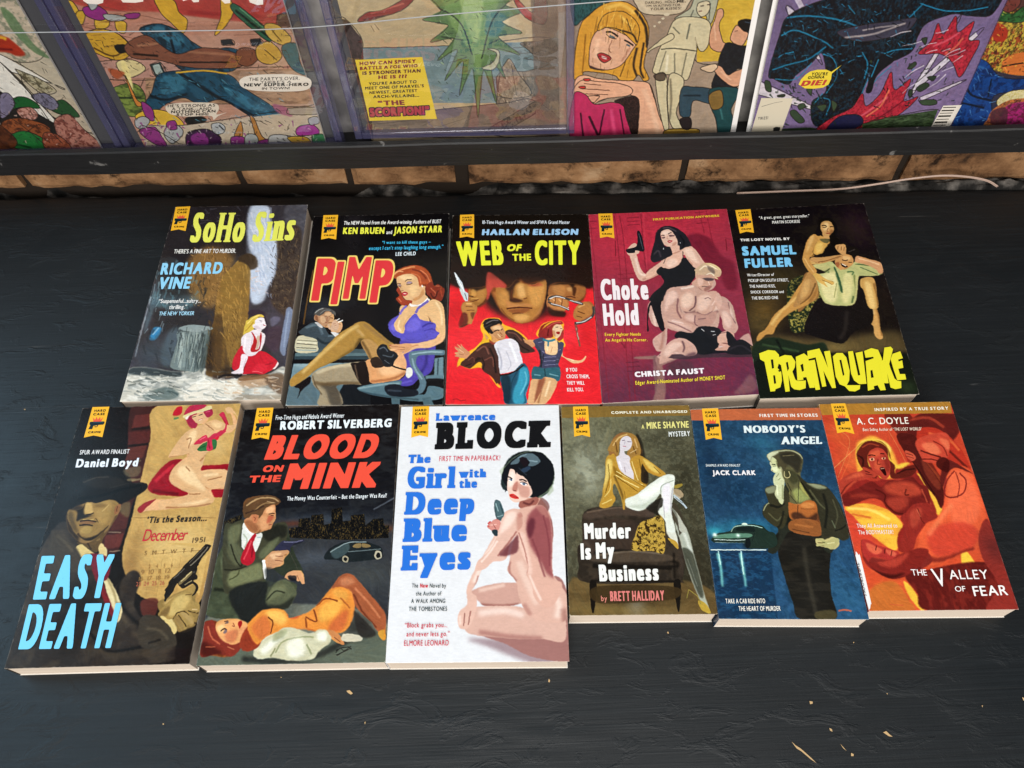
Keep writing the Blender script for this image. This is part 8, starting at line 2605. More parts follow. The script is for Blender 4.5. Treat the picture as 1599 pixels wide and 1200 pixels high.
paperback([(25,65),(680,55),(932,1128),(170,1125)], (1070,620,.3083), '''
G 300,100 1c3c56 500,1100 22486a
B 122a40 250,480 160 90 .7
B 0f2438 620,300 100 160 .6
B 2c6a84 380,230 80 50 .6
B 3c7c8c 440,300 50 60 .5
B 2a5c7c 820,1000 120 120 .6
N 123048 .45 34 1 2
N 3a6c90 .25 20 1 7
B 10243a 130,320 60 200 .6
Q b8603a 2 1 | 25,65 680,55 692,118 32,120
Q 0f2a44 5 .9 | 128,776 430,772 470,1125 170,1125
.N 245a80 .5 14 2 5
L 8adcd0 16-10 7 .8 | 165,790 180,860 190,960
L 8adcd0 16-10 7 .8 | 280,790 296,880 308,960
L d8fcf0 5 2 .8 | 168,780 180,850
L d8fcf0 5 2 .9 | 282,780 296,900
L e4f4ec 5 1 .9 | 130,775 410,775
B 3aa8b8 150,680 40 24 .8
B 2a8ca4 300,660 150 40 .5
P 16261e 2 1 | 145,705 170,690 225,680 250,655 290,645 380,650 420,680 455,695 450,760 320,765 300,740 145,735
.P 4c7460 3 .9 | 150,705 230,690 330,695 320,715 150,715
.L a8d4bc 6 2 .9 | 235,680 255,655 370,655
.L 2a3a34 8 3 .9 | 260,675 350,670 400,690
.L dceee0 4 1 .9 | 146,718 300,724
.L b0c8c0 9 2 .9 | 150,736 310,740
.L 0c1412 8 3 .9 | 150,728 300,732
.L 0c1412 10 4 .9 | 320,700 440,720
B e8fcf0 152,700 12 10 .9
B e8fcf0 270,700 12 10 .9
L 9cc8b0 9 2 .9 | 286,645 310,644
B 0a1416 310,750 16 20 .9
P 16140f 3 1 | 470,780 500,690 560,680 720,700 735,790 730,880 740,1000 760,1125 580,1123 545,1040 500,900
.N 2c2820 .5 22 4 2
.L 38342a 20 9 .7 | 600,760 620,900 660,1090
.P 4c4428 4 .8 | 660,1090 750,1080 765,1125 670,1125
P 22251c 3 1 | 405,475 440,455 500,450 540,430 570,410 620,435 700,450 740,480 790,560 820,650 830,690 800,725 770,720 740,790 700,770 690,700 540,680 500,720 460,790 420,785 430,740 470,670 400,610 395,570 430,540
.P 4a4c34 8 .8 | 410,470 500,455 520,540 500,620 440,640 400,590 430,540
.L 6c7250 10 5 .8 | 430,470 450,560 440,620
.L 12140f 16 7 .9 | 500,500 530,560 520,650
.P 3c3c2a 10 .8 | 610,440 720,470 790,580 810,680 740,700 680,560
.L 6c6a48 8 4 .8 | 640,450 740,500 800,620
.L 0f110d 18 8 .9 | 700,520 720,620 720,700
.L 0f110d 18 8 .8 | 470,690 450,760
.L 545434 8 4 .7 | 740,560 790,660
P a09c54 3 1 | 520,500 560,420 590,430 640,500 660,540 600,570 530,560
.P c8c07c 8 .7 | 530,480 560,440 580,520 550,550
.L 3c3a20 6 3 .9 | 560,430 580,480 575,560
P a05c2c 3 1 | 524,545 570,535 610,525 660,540 690,600 690,700 560,690 540,660 560,620
.P c87c40 8 .8 | 540,550 610,535 640,560 560,600
.P 4a2a1a 10 .9 | 560,600 650,570 690,580 690,620 600,640
.L 6a3a1e 14 6 .8 | 670,600 680,700
.L d08848 8 4 .6 | 590,640 600,680
P c8cc98 2 1 | 455,395 480,375 500,400 490,430 498,520 490,545 470,520 460,450 450,430
.L 7c7c54 6 3 .8 | 465,400 475,440
P d0d0a4 2 1 | 430,330 470,310 530,330 560,370 570,420 540,450 500,420 480,385 440,378 436,355
.P 5c5634 10 .8 | 490,330 560,350 570,430 520,430 490,390
.L 3c3820 5 1 .9 | 438,344 456,340
.L 7c3c2c 5 1 | 438,374 452,374
P 4c4a34 3 1 | 415,300 440,280 500,268 560,275 595,310 590,370 570,400 530,390 500,340 470,330 440,335
.P d0d4a4 6 .9 | 418,305 440,282 470,275 480,300 450,320 430,330
.L a8aa7c 7 3 .9 | 470,285 530,275 580,300
.L 1a1a12 12 5 .8 | 500,320 560,340 580,380
L c8b878 4 1 | 504,375 500,395 512,410 526,400 524,380
P c0b478 2 1 | 660,720 700,718 750,710 780,740 760,770 720,765 670,750
.L 4c4424 4 2 .9 | 670,738 740,742
.L 4c4424 4 2 .8 | 680,752 740,758
L 6c8a7c 4 2 .6 | 430,460 415,500
L d0603c 8 2 .8 | 775,1084 800,1078 842,1084
''', '''
Y | 84,60 166,58 186,218 104,218
T "FIRST TIME IN STORES" f0e4d8 w=.6 gap=.16 | 377,104 672,102 374,88
T "NOBODY’S" dce8e8 w=1.1 serif=.04 sth=.03 by=.0 gap=.03 | 297,184 612,182 293,148
T "ANGEL" dce8e8 w=1.1 serif=.04 sth=.03 by=.0 gap=.03 | 485,242 696,240 484,204
T "SHAMUS AWARD FINALIST" dce4e4 w=.4 | 105,355 280,355 104,342
T "JACK CLARK" ece8e8 w=.7 | 139,398 358,398 136,374
T "TAKE A CAB RIDE INTO" e8e4d8 w=.5 | 206,1048 406,1047 203,1024
T "THE HEART OF MURDER" e8e4d8 w=.5 | 272,1086 484,1085 269,1062
''', 'paperback with woman in dark jacket and skirt smoking beside parked cab, dark blue cover', M_MATTE, spine=('1c3a58','1c3a58'), seed=35)

paperback([(28,38),(712,25),(1070,1107),(290,1115)], (1270,620,.2999), '''
G 200,200 b83a26 700,1000 d0502c
B d86030 160,180 120 80 .8
B c84a2c 420,200 120 80 .8
B e87c3c 250,330 110 70 .7
B d04030 240,700 80 100 .8
B d8602c 380,1020 110 80 .8
N c84028 .3 40 1 3
L d89050 3 1 .6 | 100,160 190,230 130,420
L d89050 3 1 .5 | 380,160 440,260 520,420
L e0a058 4 1 .6 | 250,240 100,380
P e8a83c 10 1 | 225,260 260,220 320,205 400,260 440,350 460,380 430,420 250,420
P f0d060 5 .9 | 230,280 250,235 300,222 370,232 400,290 250,340
P e8a838 5 1 | 160,500 220,440 300,450 260,510 200,530
P e8b43c 5 1 | 530,400 580,420 620,500 670,570 655,620 610,560 560,470
P f0b83c 5 1 | 165,575 260,555 340,570 420,610 470,680 450,760 420,800 330,740 260,680 210,620
.N d88030 .5 40 2 8
.L f8dc6c 14 6 .8 | 180,580 300,590 400,640
.L c85c28 10 4 .8 | 200,610 300,630
P e8b83c 5 1 | 470,960 520,1000 580,1110 560,1112 500,1040
P ecc040 5 1 | 770,810 800,805 860,900 920,1070 890,1112 830,1000 780,900
P c06a2c 8 .9 | 300,1000 420,960 500,1060 520,1112 300,1112
P 6c2018 5 1 | 370,88 500,88 560,250 640,380 690,470 670,560 640,520 560,360 440,200
.P 8a3a20 6 .8 | 520,300 600,350 680,450 670,500 600,420
P 5a1a16 5 1 | 480,170 560,88 700,88 745,100 760,180 700,250 620,260
.L a83c28 14 6 .8 | 500,120 600,110 680,160
P b03020 4 1 | 540,180 620,160 700,200 780,290 820,390 760,370 690,330 620,340 560,320
.L 5a1812 12 5 .9 | 580,220 680,260 800,370
.L e06838 12 5 .8 | 600,190 700,220 760,280
.L d85830 12 5 .8 | 560,290 640,310 690,300
P dd5a34 6 1 | 670,400 730,360 800,370 840,430 905,640 870,720 850,790 780,810 700,850 600,880 500,880 450,850 540,790 560,690 640,630 680,560
.P e86a44 14 .9 | 700,420 800,400 870,580 800,680 720,640
.P c43c2c 14 .8 | 600,700 760,650 860,700 820,790 640,830
.L 8a2420 12 5 .9 | 690,420 675,540 660,600
.L 6c1c18 24 10 .8 | 540,800 650,850 840,790
.L f08858 24 12 .6 | 720,560 650,650 600,720
L 7a221c 8 2 .9 | 735,385 700,430 680,500 720,525 780,500 795,440 760,395
L 7a221c 6 2 .8 | 740,390 760,460 750,525
P 5c1c18 4 1 | 690,330 750,350 830,400 800,390 740,370 700,400 670,480 660,420
P 7c2620 4 1 | 250,750 300,755 330,775 440,810 445,830 560,790 620,850 560,900 460,940 400,945 320,900 265,850
.P b83c2c 8 .9 | 265,765 330,790 430,820 420,850 300,830
.L d86a48 8 4 .8 | 280,765 340,790 410,815
.P 4c1412 10 .9 | 300,870 400,900 500,870 560,890 440,945 330,910
.L 4c1412 8 3 .9 | 255,790 275,850 320,880
P 5a1814 5 1 | 480,930 600,900 740,870 880,860 1000,900 1060,1105 600,1112 540,1020
.N 8a2a20 .5 50 .6 6
P 8a2c24 4 1 | 860,720 910,640 1000,880 1070,1107 900,1112 960,980 880,840
B 4c2020 940,780 60 80 .6
P 8a241e 4 1 | 130,470 200,420 260,380 300,380 340,420 420,430 430,380 480,350 540,400 600,500 640,600 600,640 540,720 450,790 440,720 480,640 420,600 370,550 290,500 160,560 150,510
.P b8422e 12 .8 | 380,450 460,430 540,480 590,540 520,560 440,520
.P 6a1816 10 .8 | 370,540 440,600 520,590 600,560 620,640 500,640
.L c85034 12 6 .8 | 150,500 230,430 280,400
.L 5c1614 10 4 .8 | 160,550 260,500 340,500
.L 5c1614 9 4 .8 | 470,500 490,540 450,590
.L c04a30 12 6 .8 | 500,620 540,680 500,740
.L d06440 10 5 .7 | 560,460 610,560
P 9a2a20 2 1 | 480,290 530,295 540,330 500,345 485,320
.L 4c1412 4 2 .9 | 480,310 530,320
P b03c2c 2 1 | 285,310 320,275 380,290 405,340 400,400 375,430 340,410 300,370
.P d4603c 8 .8 | 300,320 350,290 370,340 330,370
.L 3c100e 5 1 .9 | 295,312 315,302
.L 3c100e 5 1 .9 | 350,312 378,314
.L e8b090 6 1 .9 | 300,326 316,322
.L e8b090 6 1 .9 | 354,324 374,326
.P 3c0c0c 2 1 | 345,370 375,366 382,395 360,405
P 4a1410 3 1 | 225,290 240,250 290,228 350,232 390,270 410,340 430,370 400,380 385,320 340,285 300,290 285,330 310,380 270,370 240,330
.L 8c3020 8 3 .9 | 260,260 320,245
.L 2c0a0a 10 4 .9 | 240,300 260,350
P a83426 2 1 | 260,390 290,370 320,390 350,430 320,440 280,430
.L 5c1612 4 2 .9 | 270,400 330,425
L b84830 4 2 .6 | 400,1080 470,1085
Q a8752c 2 1 | 28,38 712,25 722,85 46,96
''', '''
MS e8e6e4 | 222,826 236,824 246,840 298,1060 299,1078 284,1090
M e8e6e4 | 218,822 236,824 298,1075 290,1112
Y | 90,36 166,34 214,194 124,190
T "INSPIRED BY A TRUE STORY" f0e6d0 w=.6 gap=.16 | 320,76 704,68 317,60
T "A. C. DOYLE" f4ecdc w=.35 | 228,146 498,142 222,112
T "Best Selling Author of ‘THE LOST WORLD’" f0d8c0 w=.4 | 258,180 564,176 257,164
T "They All Answered to" f0dcd4 w=.4 | 228,684 438,682 224,662
T "The BODYMASTER!" f0dcd4 w=.4 | 236,718 418,716 232,696
T "THE" f4ece8 w=.3 | 514,932 594,932 506,900
T "V" f4ece8 w=.3 | 640,990 704,988 608,898
T "ALLEY" f4ece8 w=.3 | 712,952 914,950 700,904
T "OF" f4ece8 w=.3 | 740,1016 794,1015 734,988
T "FEAR" f4ece8 w=.35 | 838,1040 1016,1034 824,988
T "THRIFTBOOKS" 444850 w=.3 | 222,868 262,1042 236,866
''', 'paperback with red and orange cover, clenched fist in front of frightened woman', M_COVER, spine=('b07828','b83828'), seed=39, curl=.0008)

# crowd and starburst comic, left edge of the frame
c0, s_c0 = comic((159, 233), 'R', (0, 0, .3252), '''
G 0,0 c4bca4 300,700 b8a890
Q 24201c 3 | -700,330 0,300 120,420 250,560 480,715 -700,730
P c8b8a0 3 1 | -400,60 0,-80 140,60 220,240 100,300 -300,200
.N 50604c .5 20 1 3
P 5a7a50 4 .8 | 0,40 60,70 150,200 240,280 160,250 60,150
P a83018 6 1 | -300,100 0,170 60,200 120,260 80,270 0,250 -300,260
.L e0b030 16 4 .9 | -100,190 0,180 30,190
.L 6c1010 10 4 .9 | -100,230 60,240
Q e8e4d8 1 | -300,180 0,262 280,420 240,400 -300,240
Q e8e4d8 1 | -300,180 0,300 275,590 255,590 -300,260
Q e8e4d8 1 | -60,380 0,590 45,715 20,715 -40,500
Q b0a888 3 .9 | 70,330 200,385 270,440 200,450 110,380
.N 3c3420 .7 12 1 4
P 1a5a28 2 1 | 40,490 90,465 150,480 190,520 110,515 45,525
P 28502c 2 1 | 240,520 300,480 380,560 290,550
P c49080 2 1 | 80,530 140,515 180,545 165,575 110,570
.N 5a2c20 .6 10 1 6
P 8c4c28 3 1 | 20,580 120,570 240,620 180,720 40,710 0,640
.N 3c1c10 .7 16 1 8
P 1e6c30 3 1 | 50,650 120,630 210,670 205,715 90,715 45,690
.L 0c3014 8 3 .8 | 70,690 150,710
P b07868 3 1 | 260,580 330,550 400,620 490,710 330,715 280,660
.N 5c2820 .7 14 1 9
P 9a5238 3 1 | 210,640 280,650 340,715 220,715
.N 40180c .6 10 1 11
P 7c748c 3 1 | 0,460 40,450 70,500 30,560 0,560
P 787488 3 1 | 150,460 220,450 280,500 250,530 190,500
.N 26222c .7 14 1 12
H 18120e 120 24 3 30 80 61 | -200,440 480,715
H d8b8a8 24 14 5 30 80 62 | 0,500 460,700
H 18120e 30 30 3 45 30 63 | 0,300 260,560
L 2a1c14 3 1 .8 | 0,540 100,600 220,700
P 5c3018 3 1 | -700,560 -200,520 0,600 30,720 -700,730
.N 2c140a .6 24 1 15
L 16120e 3 1 .8 | 120,640 200,600 300,690
L 16120e 4 1 .8 | 0,300 120,420 250,600
L 6a6054 2 1 .7 | 60,380 140,430
L 2a261e 3 1 .7 | 90,400 150,390 210,430
''', '''
''', 'cropped comic with white starburst rays above a crowd in green hats', 61)

c1, s_c1 = comic((228, 233), 'L', (0, 0, .3252), '''
G 300,0 b8806c 1500,700 b89c84
P a83c34 6 1 | 350,0 700,-60 1400,-80 1400,110 1100,100 760,60 500,50
.L 8c2424 20 6 .6 | 900,60 1380,90
N b47058 .3 60 3 2
Q b08c6c 2 | 700,350 1480,330 1520,500 1100,500 700,480
.N 70503c .5 20 3 4
L 7a4c3c 3 1 .8 | 250,-20 700,80 840,110
L 7a4c3c 3 1 .8 | 320,110 700,200
Q b88c7c 2 1 | 430,300 850,270 860,370 500,380
Q 2c3c3c 1 | 720,310 770,300 800,360 745,365
Q a0b0a8 1 | 730,315 765,308 785,355 750,358
Q 2c3c3c 1 | 440,300 470,295 490,350 455,350
Q 26282a 1 | 1060,195 1110,190 1125,215 1070,218
Q 26282a 1 | 1200,190 1250,188 1265,220 1210,222
Q 5c4434 1 | 1330,75 1370,62 1400,90 1390,130 1330,130
L 7a5040 3 1 .8 | 480,385 860,375
L 7a5040 3 1 .8 | 1120,170 1440,160
P 7a8c40 2 1 | 520,440 640,400 700,470 650,560 560,520
.L 26341c 10 3 .9 | 540,470 680,470
.N 283418 .6 16 2 8
P c89c30 2 1 | 400,170 470,140 560,160 630,220 620,270 560,290 470,260 420,220
.L 5a3c10 8 2 .9 | 450,230 540,270 610,240
.P 16120e 2 1 | 550,220 600,215 610,250 570,255
P d0a838 2 1 | 310,5 350,10 380,60 340,60
P d0a838 2 1 | 460,90 520,85 520,130 465,140
P c8a034 2 1 | 370,60 410,60 400,115 370,110
P d0a838 2 1 | 555,105 605,110 600,160 565,150
P d0a430 2 1 | 740,-20 830,0 860,60 900,100 880,160 820,110 770,60
P d0a430 2 1 | 1060,0 1100,-10 1120,60 1080,130 1030,170 1060,80
P 8c2c78 2 1 | 400,40 470,30 520,70 490,100 420,80
P a8acaa 2 1 | 420,10 450,5 470,30 440,50
P 8c2c78 2 1 | 265,50 310,35 320,70 290,75
P 8c2c78 2 .9 | 600,70 670,65 660,90 610,90
P a4a8a4 2 1 | 500,70 600,80 590,100 520,100
P 244c60 2 1 | 670,140 760,115 860,150 920,200 1000,240 1100,230 1160,260 1120,340 960,350 860,330 800,250 720,190
.P 3c7890 6 .8 | 700,140 780,130 880,180 860,220 760,180
.N 0c1820 .7 26 .8 5
.L 0c141c 12 3 .9 | 820,190 850,300
P 7c4c38 2 1 | 600,220 700,170 790,230 860,260 980,230 1140,260 1160,320 1000,330 880,320 760,290 640,280
.L 1c1008 10 3 .9 | 640,260 760,270
.L 1c1008 8 3 .9 | 860,300 1100,300
.L b07c5c 12 5 .8 | 660,220 760,210
.L b07c5c 10 5 .7 | 900,250 1120,265
P 7a4a34 2 1 | 1140,240 1210,235 1240,280 1190,320 1140,300
P 1f4c62 2 1 | 760,360 860,340 980,345 1100,360 1180,430 1290,500 1390,590 1370,610 1260,600 1170,540 1060,480 960,500 880,470 800,500 740,540 700,500 730,440
.P 3c788e 6 .7 | 780,370 900,360 880,430 780,450
.P 3f7c94 6 .7 | 1060,420 1180,460 1330,570 1280,580
.L 0a141c 16 4 .9 | 860,350 1000,440 1200,560
.L 0a141c 12 4 .9 | 720,460 800,480 900,450
.L 0a141c 8 3 .9 | 1080,480 1300,600
.N 0c1c26 .35 30 1 6
L c8a030 8 1 | 845,350 980,340 1090,355
P c8a030 2 1 | 1250,600 1350,590 1425,600 1430,640 1330,650 1270,630
.L 4c340c 8 2 .9 | 1290,620 1400,640
P 2a5a40 2 1 | 1110,20 1160,40 1300,160 1290,200 1220,150 1120,60
.L 0c1c14 10 3 .9 | 1130,50 1290,180
.L 6a9c70 5 2 .8 | 1150,40 1280,150
P c8a44c 2 1 | 1270,120 1330,120 1395,180 1380,215 1330,210 1280,170
.L 5a4414 5 2 .9 | 1300,140 1350,200
P c49c40 2 1 | 1230,230 1290,200 1340,240 1350,280 1300,310 1240,290
.L 5a4414 5 2 .9 | 1270,240 1330,290
P 2a5c64 2 1 | 1350,230 1420,210 1440,300 1470,360 1400,330
P d8c890 3 1 | 560,300 640,290 700,330 640,370 590,360
P e8d890 4 1 | 580,300 610,310 640,420 620,420
P a84820 5 .8 | 520,330 600,350 560,380
P c88038 2 1 | 600,360 630,420 660,480 690,500 660,510 630,450
P d8b038 3 1 | 650,560 700,530 780,530 850,560 880,610 760,630 690,610
P 16140f 3 1 | 890,570 960,560 990,580 920,610
Q c0b098 2 | 680,600 900,600 1560,520 1600,715 700,715
P 8a3478 2 1 | 680,490 730,520 740,580 700,560
P a8a8a8 2 1 | 650,575 690,560 720,580 690,620 655,610
P 8a3478 2 1 | 670,630 740,610 780,660 800,700 740,690
P a4a6a4 2 1 | 800,610 850,600 880,640 830,690 790,650
P 8a3478 2 1 | 800,590 840,580 850,620 810,620
P 3a1c3c 2 1 | 900,640 990,620 1060,660 1040,710 910,710
.P 8c3480 3 .9 | 920,650 980,640 1000,690 930,690
P b0b2b0 2 1 | 1015,600 1050,590 1080,610 1070,640 1030,640
.L 16161a 6 2 .9 | 1050,600 1075,625
P b07838 2 1 | 1150,590 1160,590 1165,650 1140,680 1125,650
P b07838 2 1 | 1200,560 1220,570 1255,650 1290,680 1230,680 1220,630
P 8a3478 2 1 | 1110,660 1170,660 1180,710 1120,710
P a0a4a0 2 1 | 1180,650 1230,650 1240,710 1180,710
P 8a3478 2 1 | 1240,680 1300,670 1310,715 1240,715
P b0b0ac 3 1 | 1300,650 1420,660 1480,715 1310,715
.L 4c4c50 6 2 .8 | 1330,680 1450,700
P 9a3088 2 1 | 1430,610 1500,600 1530,640 1430,650
P a4a4a8 2 1 | 1480,570 1520,560 1530,590 1490,600
P 3c7c50 2 1 | 1500,650 1560,650 1580,710 1510,700
P c09838 2 1 | 1380,660 1470,660 1500,710 1430,700
P a05878 4 .8 | 1310,500 1380,520 1400,560 1330,540
Q a09484 3 | 1380,520 1550,515 1556,545 1390,550
H 18120e 60 26 3 20 70 31 | 440,320 860,480
H 18120e 110 22 3 40 80 32 | 650,570 1560,715
H e0d8cc 40 18 4 30 80 33 | 660,580 1560,712
H 8a3478 30 24 8 40 80 34 | 660,590 1540,712
H 18120e 60 26 3 15 60 35 | 400,160 860,340
H 5a3428 60 60 2.5 175 8 36 | 300,60 1450,340
H 18120e 40 22 3 60 70 37 | 1200,110 1440,330
H 18120e 50 40 4 30 30 38 | 730,350 1380,600
H 5ca0b4 24 36 4 30 30 39 | 740,360 1360,590
L 18120e 3 1 .9 | 680,600 760,630 860,690
L 18120e 3 1 .9 | 900,640 990,620 1060,660
L 18120e 3 1 .8 | 670,140 760,115 860,150
L 18120e 3 1 .9 | 400,170 470,140 560,160 630,220
''', '''
Q
M f0e8dc | 392,-30 500,-30 495,14 470,22 420,18 400,5
M f0e8dc | 560,-30 690,-30 688,8 650,14 590,12
M f0e8dc | 850,-40 960,-40 955,10 930,12 915,-5 880,6
M f0e8dc | 1020,-40 1110,-40 1105,15 1080,18
M f0e8dc | 1180,-40 1262,-40 1264,22 1236,25 1200,12
MS ddd4c4 | 1150,390 1180,368 1260,358 1400,358 1480,375 1496,405 1470,432 1380,440 1230,436 1165,420
T "THE PARTY’S OVER." 3a342c w=.4 | 1195,390 1440,384 1196,374
T "THERE’S A" 3a342c w=.35 | 1250,402 1400,399 1251,390
T "NEW SUPER-HERO" 2a2620 w=.8 | 1172,416 1482,413 1173,401
T "IN TOWN!" 3a342c w=.4 | 1258,432 1392,429 1259,420
MS d8ccb8 | 795,515 830,498 920,492 1030,496 1052,520 1040,550 1090,540 1050,556 1026,575 1010,556 900,560 820,548
T "HE’S STRONG AS" 2c261e w=.4 | 806,516 1034,512 806,502
T "A TANK--AND" 2c261e w=.4 | 826,530 1016,528 826,517
T "NOTHING CAN" 2c261e w=.6 | 822,544 1036,540 822,531
T "STOP HIM!" 2c261e w=.6 | 848,556 1002,554 848,545
''', 'comic with deep blue diagonal forms, two speech balloons and scattered magenta figures', 62)

c2, s_c2 = comic((579, 213), 'L', (470, 0, .2877), '''
G 700,0 bca880 700,750 b4a078
N c8b488 .3 60 3 2
P d8c89c 8 .9 | 850,-40 1100,-40 1100,200 850,180
Q 6c8486 2 1 | 320,262 780,250 1000,235 1395,225 1395,560 320,560
.N 86989a .4 30 4 3
Q 8c7c68 2 1 | 1060,420 1100,380 1200,390 1300,370 1400,360 1400,720 1000,720 1060,560
.N 5c5044 .6 22 .8 5
L 3a342c 3 1 .8 | 1080,400 1110,560
L 3a342c 3 1 .8 | 1200,390 1240,520
L 3a342c 3 1 .8 | 1150,260 1390,250
L 3a342c 3 1 .8 | 1180,290 1390,285
P 7c6c58 2 1 | 1190,235 1290,225 1395,215 1395,330 1300,330 1230,270
.N 3c342c .7 12 1 6
L 3a342c 4 1 .9 | 1210,320 1395,345
P 9c8c74 2 1 | 1110,340 1130,320 1150,345 1180,400 1250,500 1200,530 1080,520 1080,400
.N 564838 .4 14 .7 7
.L 3c342a 3 1 .9 | 1140,345 1170,520
Q 7c6c5c 2 1 | 340,650 700,600 1100,560 1250,540 1395,640 1395,735 380,735
.N 5c5044 .4 30 4 8
.L 4c4438 3 1 .8 | 600,735 900,640
.L 4c4438 3 1 .8 | 340,680 740,640
P 6c5c4c 2 1 | 1000,715 1150,620 1300,540 1290,600 1180,670 1080,720
.N 2c241c .7 16 .7 9
Q 44302c 2 1 | 170,200 200,100 250,110 330,210 340,330 390,735 360,735 260,360
.N 241814 .7 20 .7 10
.L a06c58 3 1 .8 | 230,130 380,730
Q 5a7c44 1 1 | 640,-60 760,60 660,110 800,140 700,230 830,210 740,330 850,270 780,440 880,330 860,520 930,370 960,640 990,380 1060,560 1030,330 1110,430 1060,270 1190,300 1070,200 1200,180 1090,120 1210,60 1110,30 1180,-60
.N 3c5c34 .45 30 .7 4
.P 7ca058 10 .85 | 780,-40 1060,-40 1040,120 1000,260 960,400 920,280 860,200 800,100
.P 4c8088 10 .6 | 1020,60 1120,100 1060,200 1000,180
.P a8c078 8 .8 | 860,-40 980,-40 980,120 950,240 900,140
.L 1a2c16 8 2 .9 | 700,20 860,120 930,300
.L 1a2c16 8 2 .9 | 1140,0 1040,110 980,320
.L 1a2c16 6 2 .9 | 760,200 880,220
.L 1a2c16 6 2 .9 | 1100,200 1020,240
.L 1a2c16 6 2 .9 | 820,340 900,310
P d0c8a8 2 .8 | 980,370 1040,340 1060,290 1010,265 1070,275 1075,330 1040,380
P 8c342c 3 1 | 310,110 360,70 430,60 500,30 600,-30 640,-40 560,50 420,100 330,120
.L c86c58 8 3 .8 | 380,75 560,20
.L 3c1414 5 2 .9 | 340,110 480,80
P a03028 3 1 | 1140,-40 1250,70 1270,-10 1330,0 1335,100 1300,135 1200,80
.L d06c58 8 3 .8 | 1180,20 1300,110
H 3a342c 90 20 3 80 70 41 | 1040,400 1390,700
H d0c0a4 30 16 5 60 60 42 | 1060,420 1390,560
H 3a342c 40 40 3 0 20 43 | 1170,230 1395,340
H 1a2c16 60 26 4 20 50 44 | 720,0 1020,600
H a8c48c 24 24 4 20 50 45 | 740,20 1000,560
H 4c4438 40 60 3 170 20 46 | 400,650 1390,730
L 40382c 3 1 .8 | 380,140 400,175
L 40382c 3 1 .8 | 400,130 425,165
L 8c8068 2 1 .8 | 550,70 580,75
''', '''
M dcc030 | 294,326 658,310 738,646 372,657
T "HOW CAN SPIDEY" 7c2420 w=.85 | 318,356 624,342 318,337
T "BATTLE A FOE WHO" 7c2420 w=.85 | 320,382 634,366 320,364
T "IS STRONGER THAN" 5c2a20 w=.85 | 334,408 650,394 334,389
T "HE IS ???" 7c2420 w=.85 | 420,430 576,424 420,411
T "YOU’RE ABOUT TO" 2a261c w=.6 | 368,464 628,452 368,448
T "MEET ONE OF MARVEL’S" 2a261c w=.6 | 348,488 668,474 348,472
T "NEWEST, GREATEST" 2a261c w=.6 | 372,512 632,500 372,496
T "ARCH-VILLAINS..." 2a261c w=.6 | 392,534 642,526 392,518
T "“THE" 7c2430 w=1 | 420,574 565,570 416,548
T "SCORPION!”" a83444 w=1.2 gap=.06 out=.10 outc=3a1420 | 376,634 700,622 372,588
''', 'comic with yellow caption box at lower left and green jagged burst over a harbour', 63)

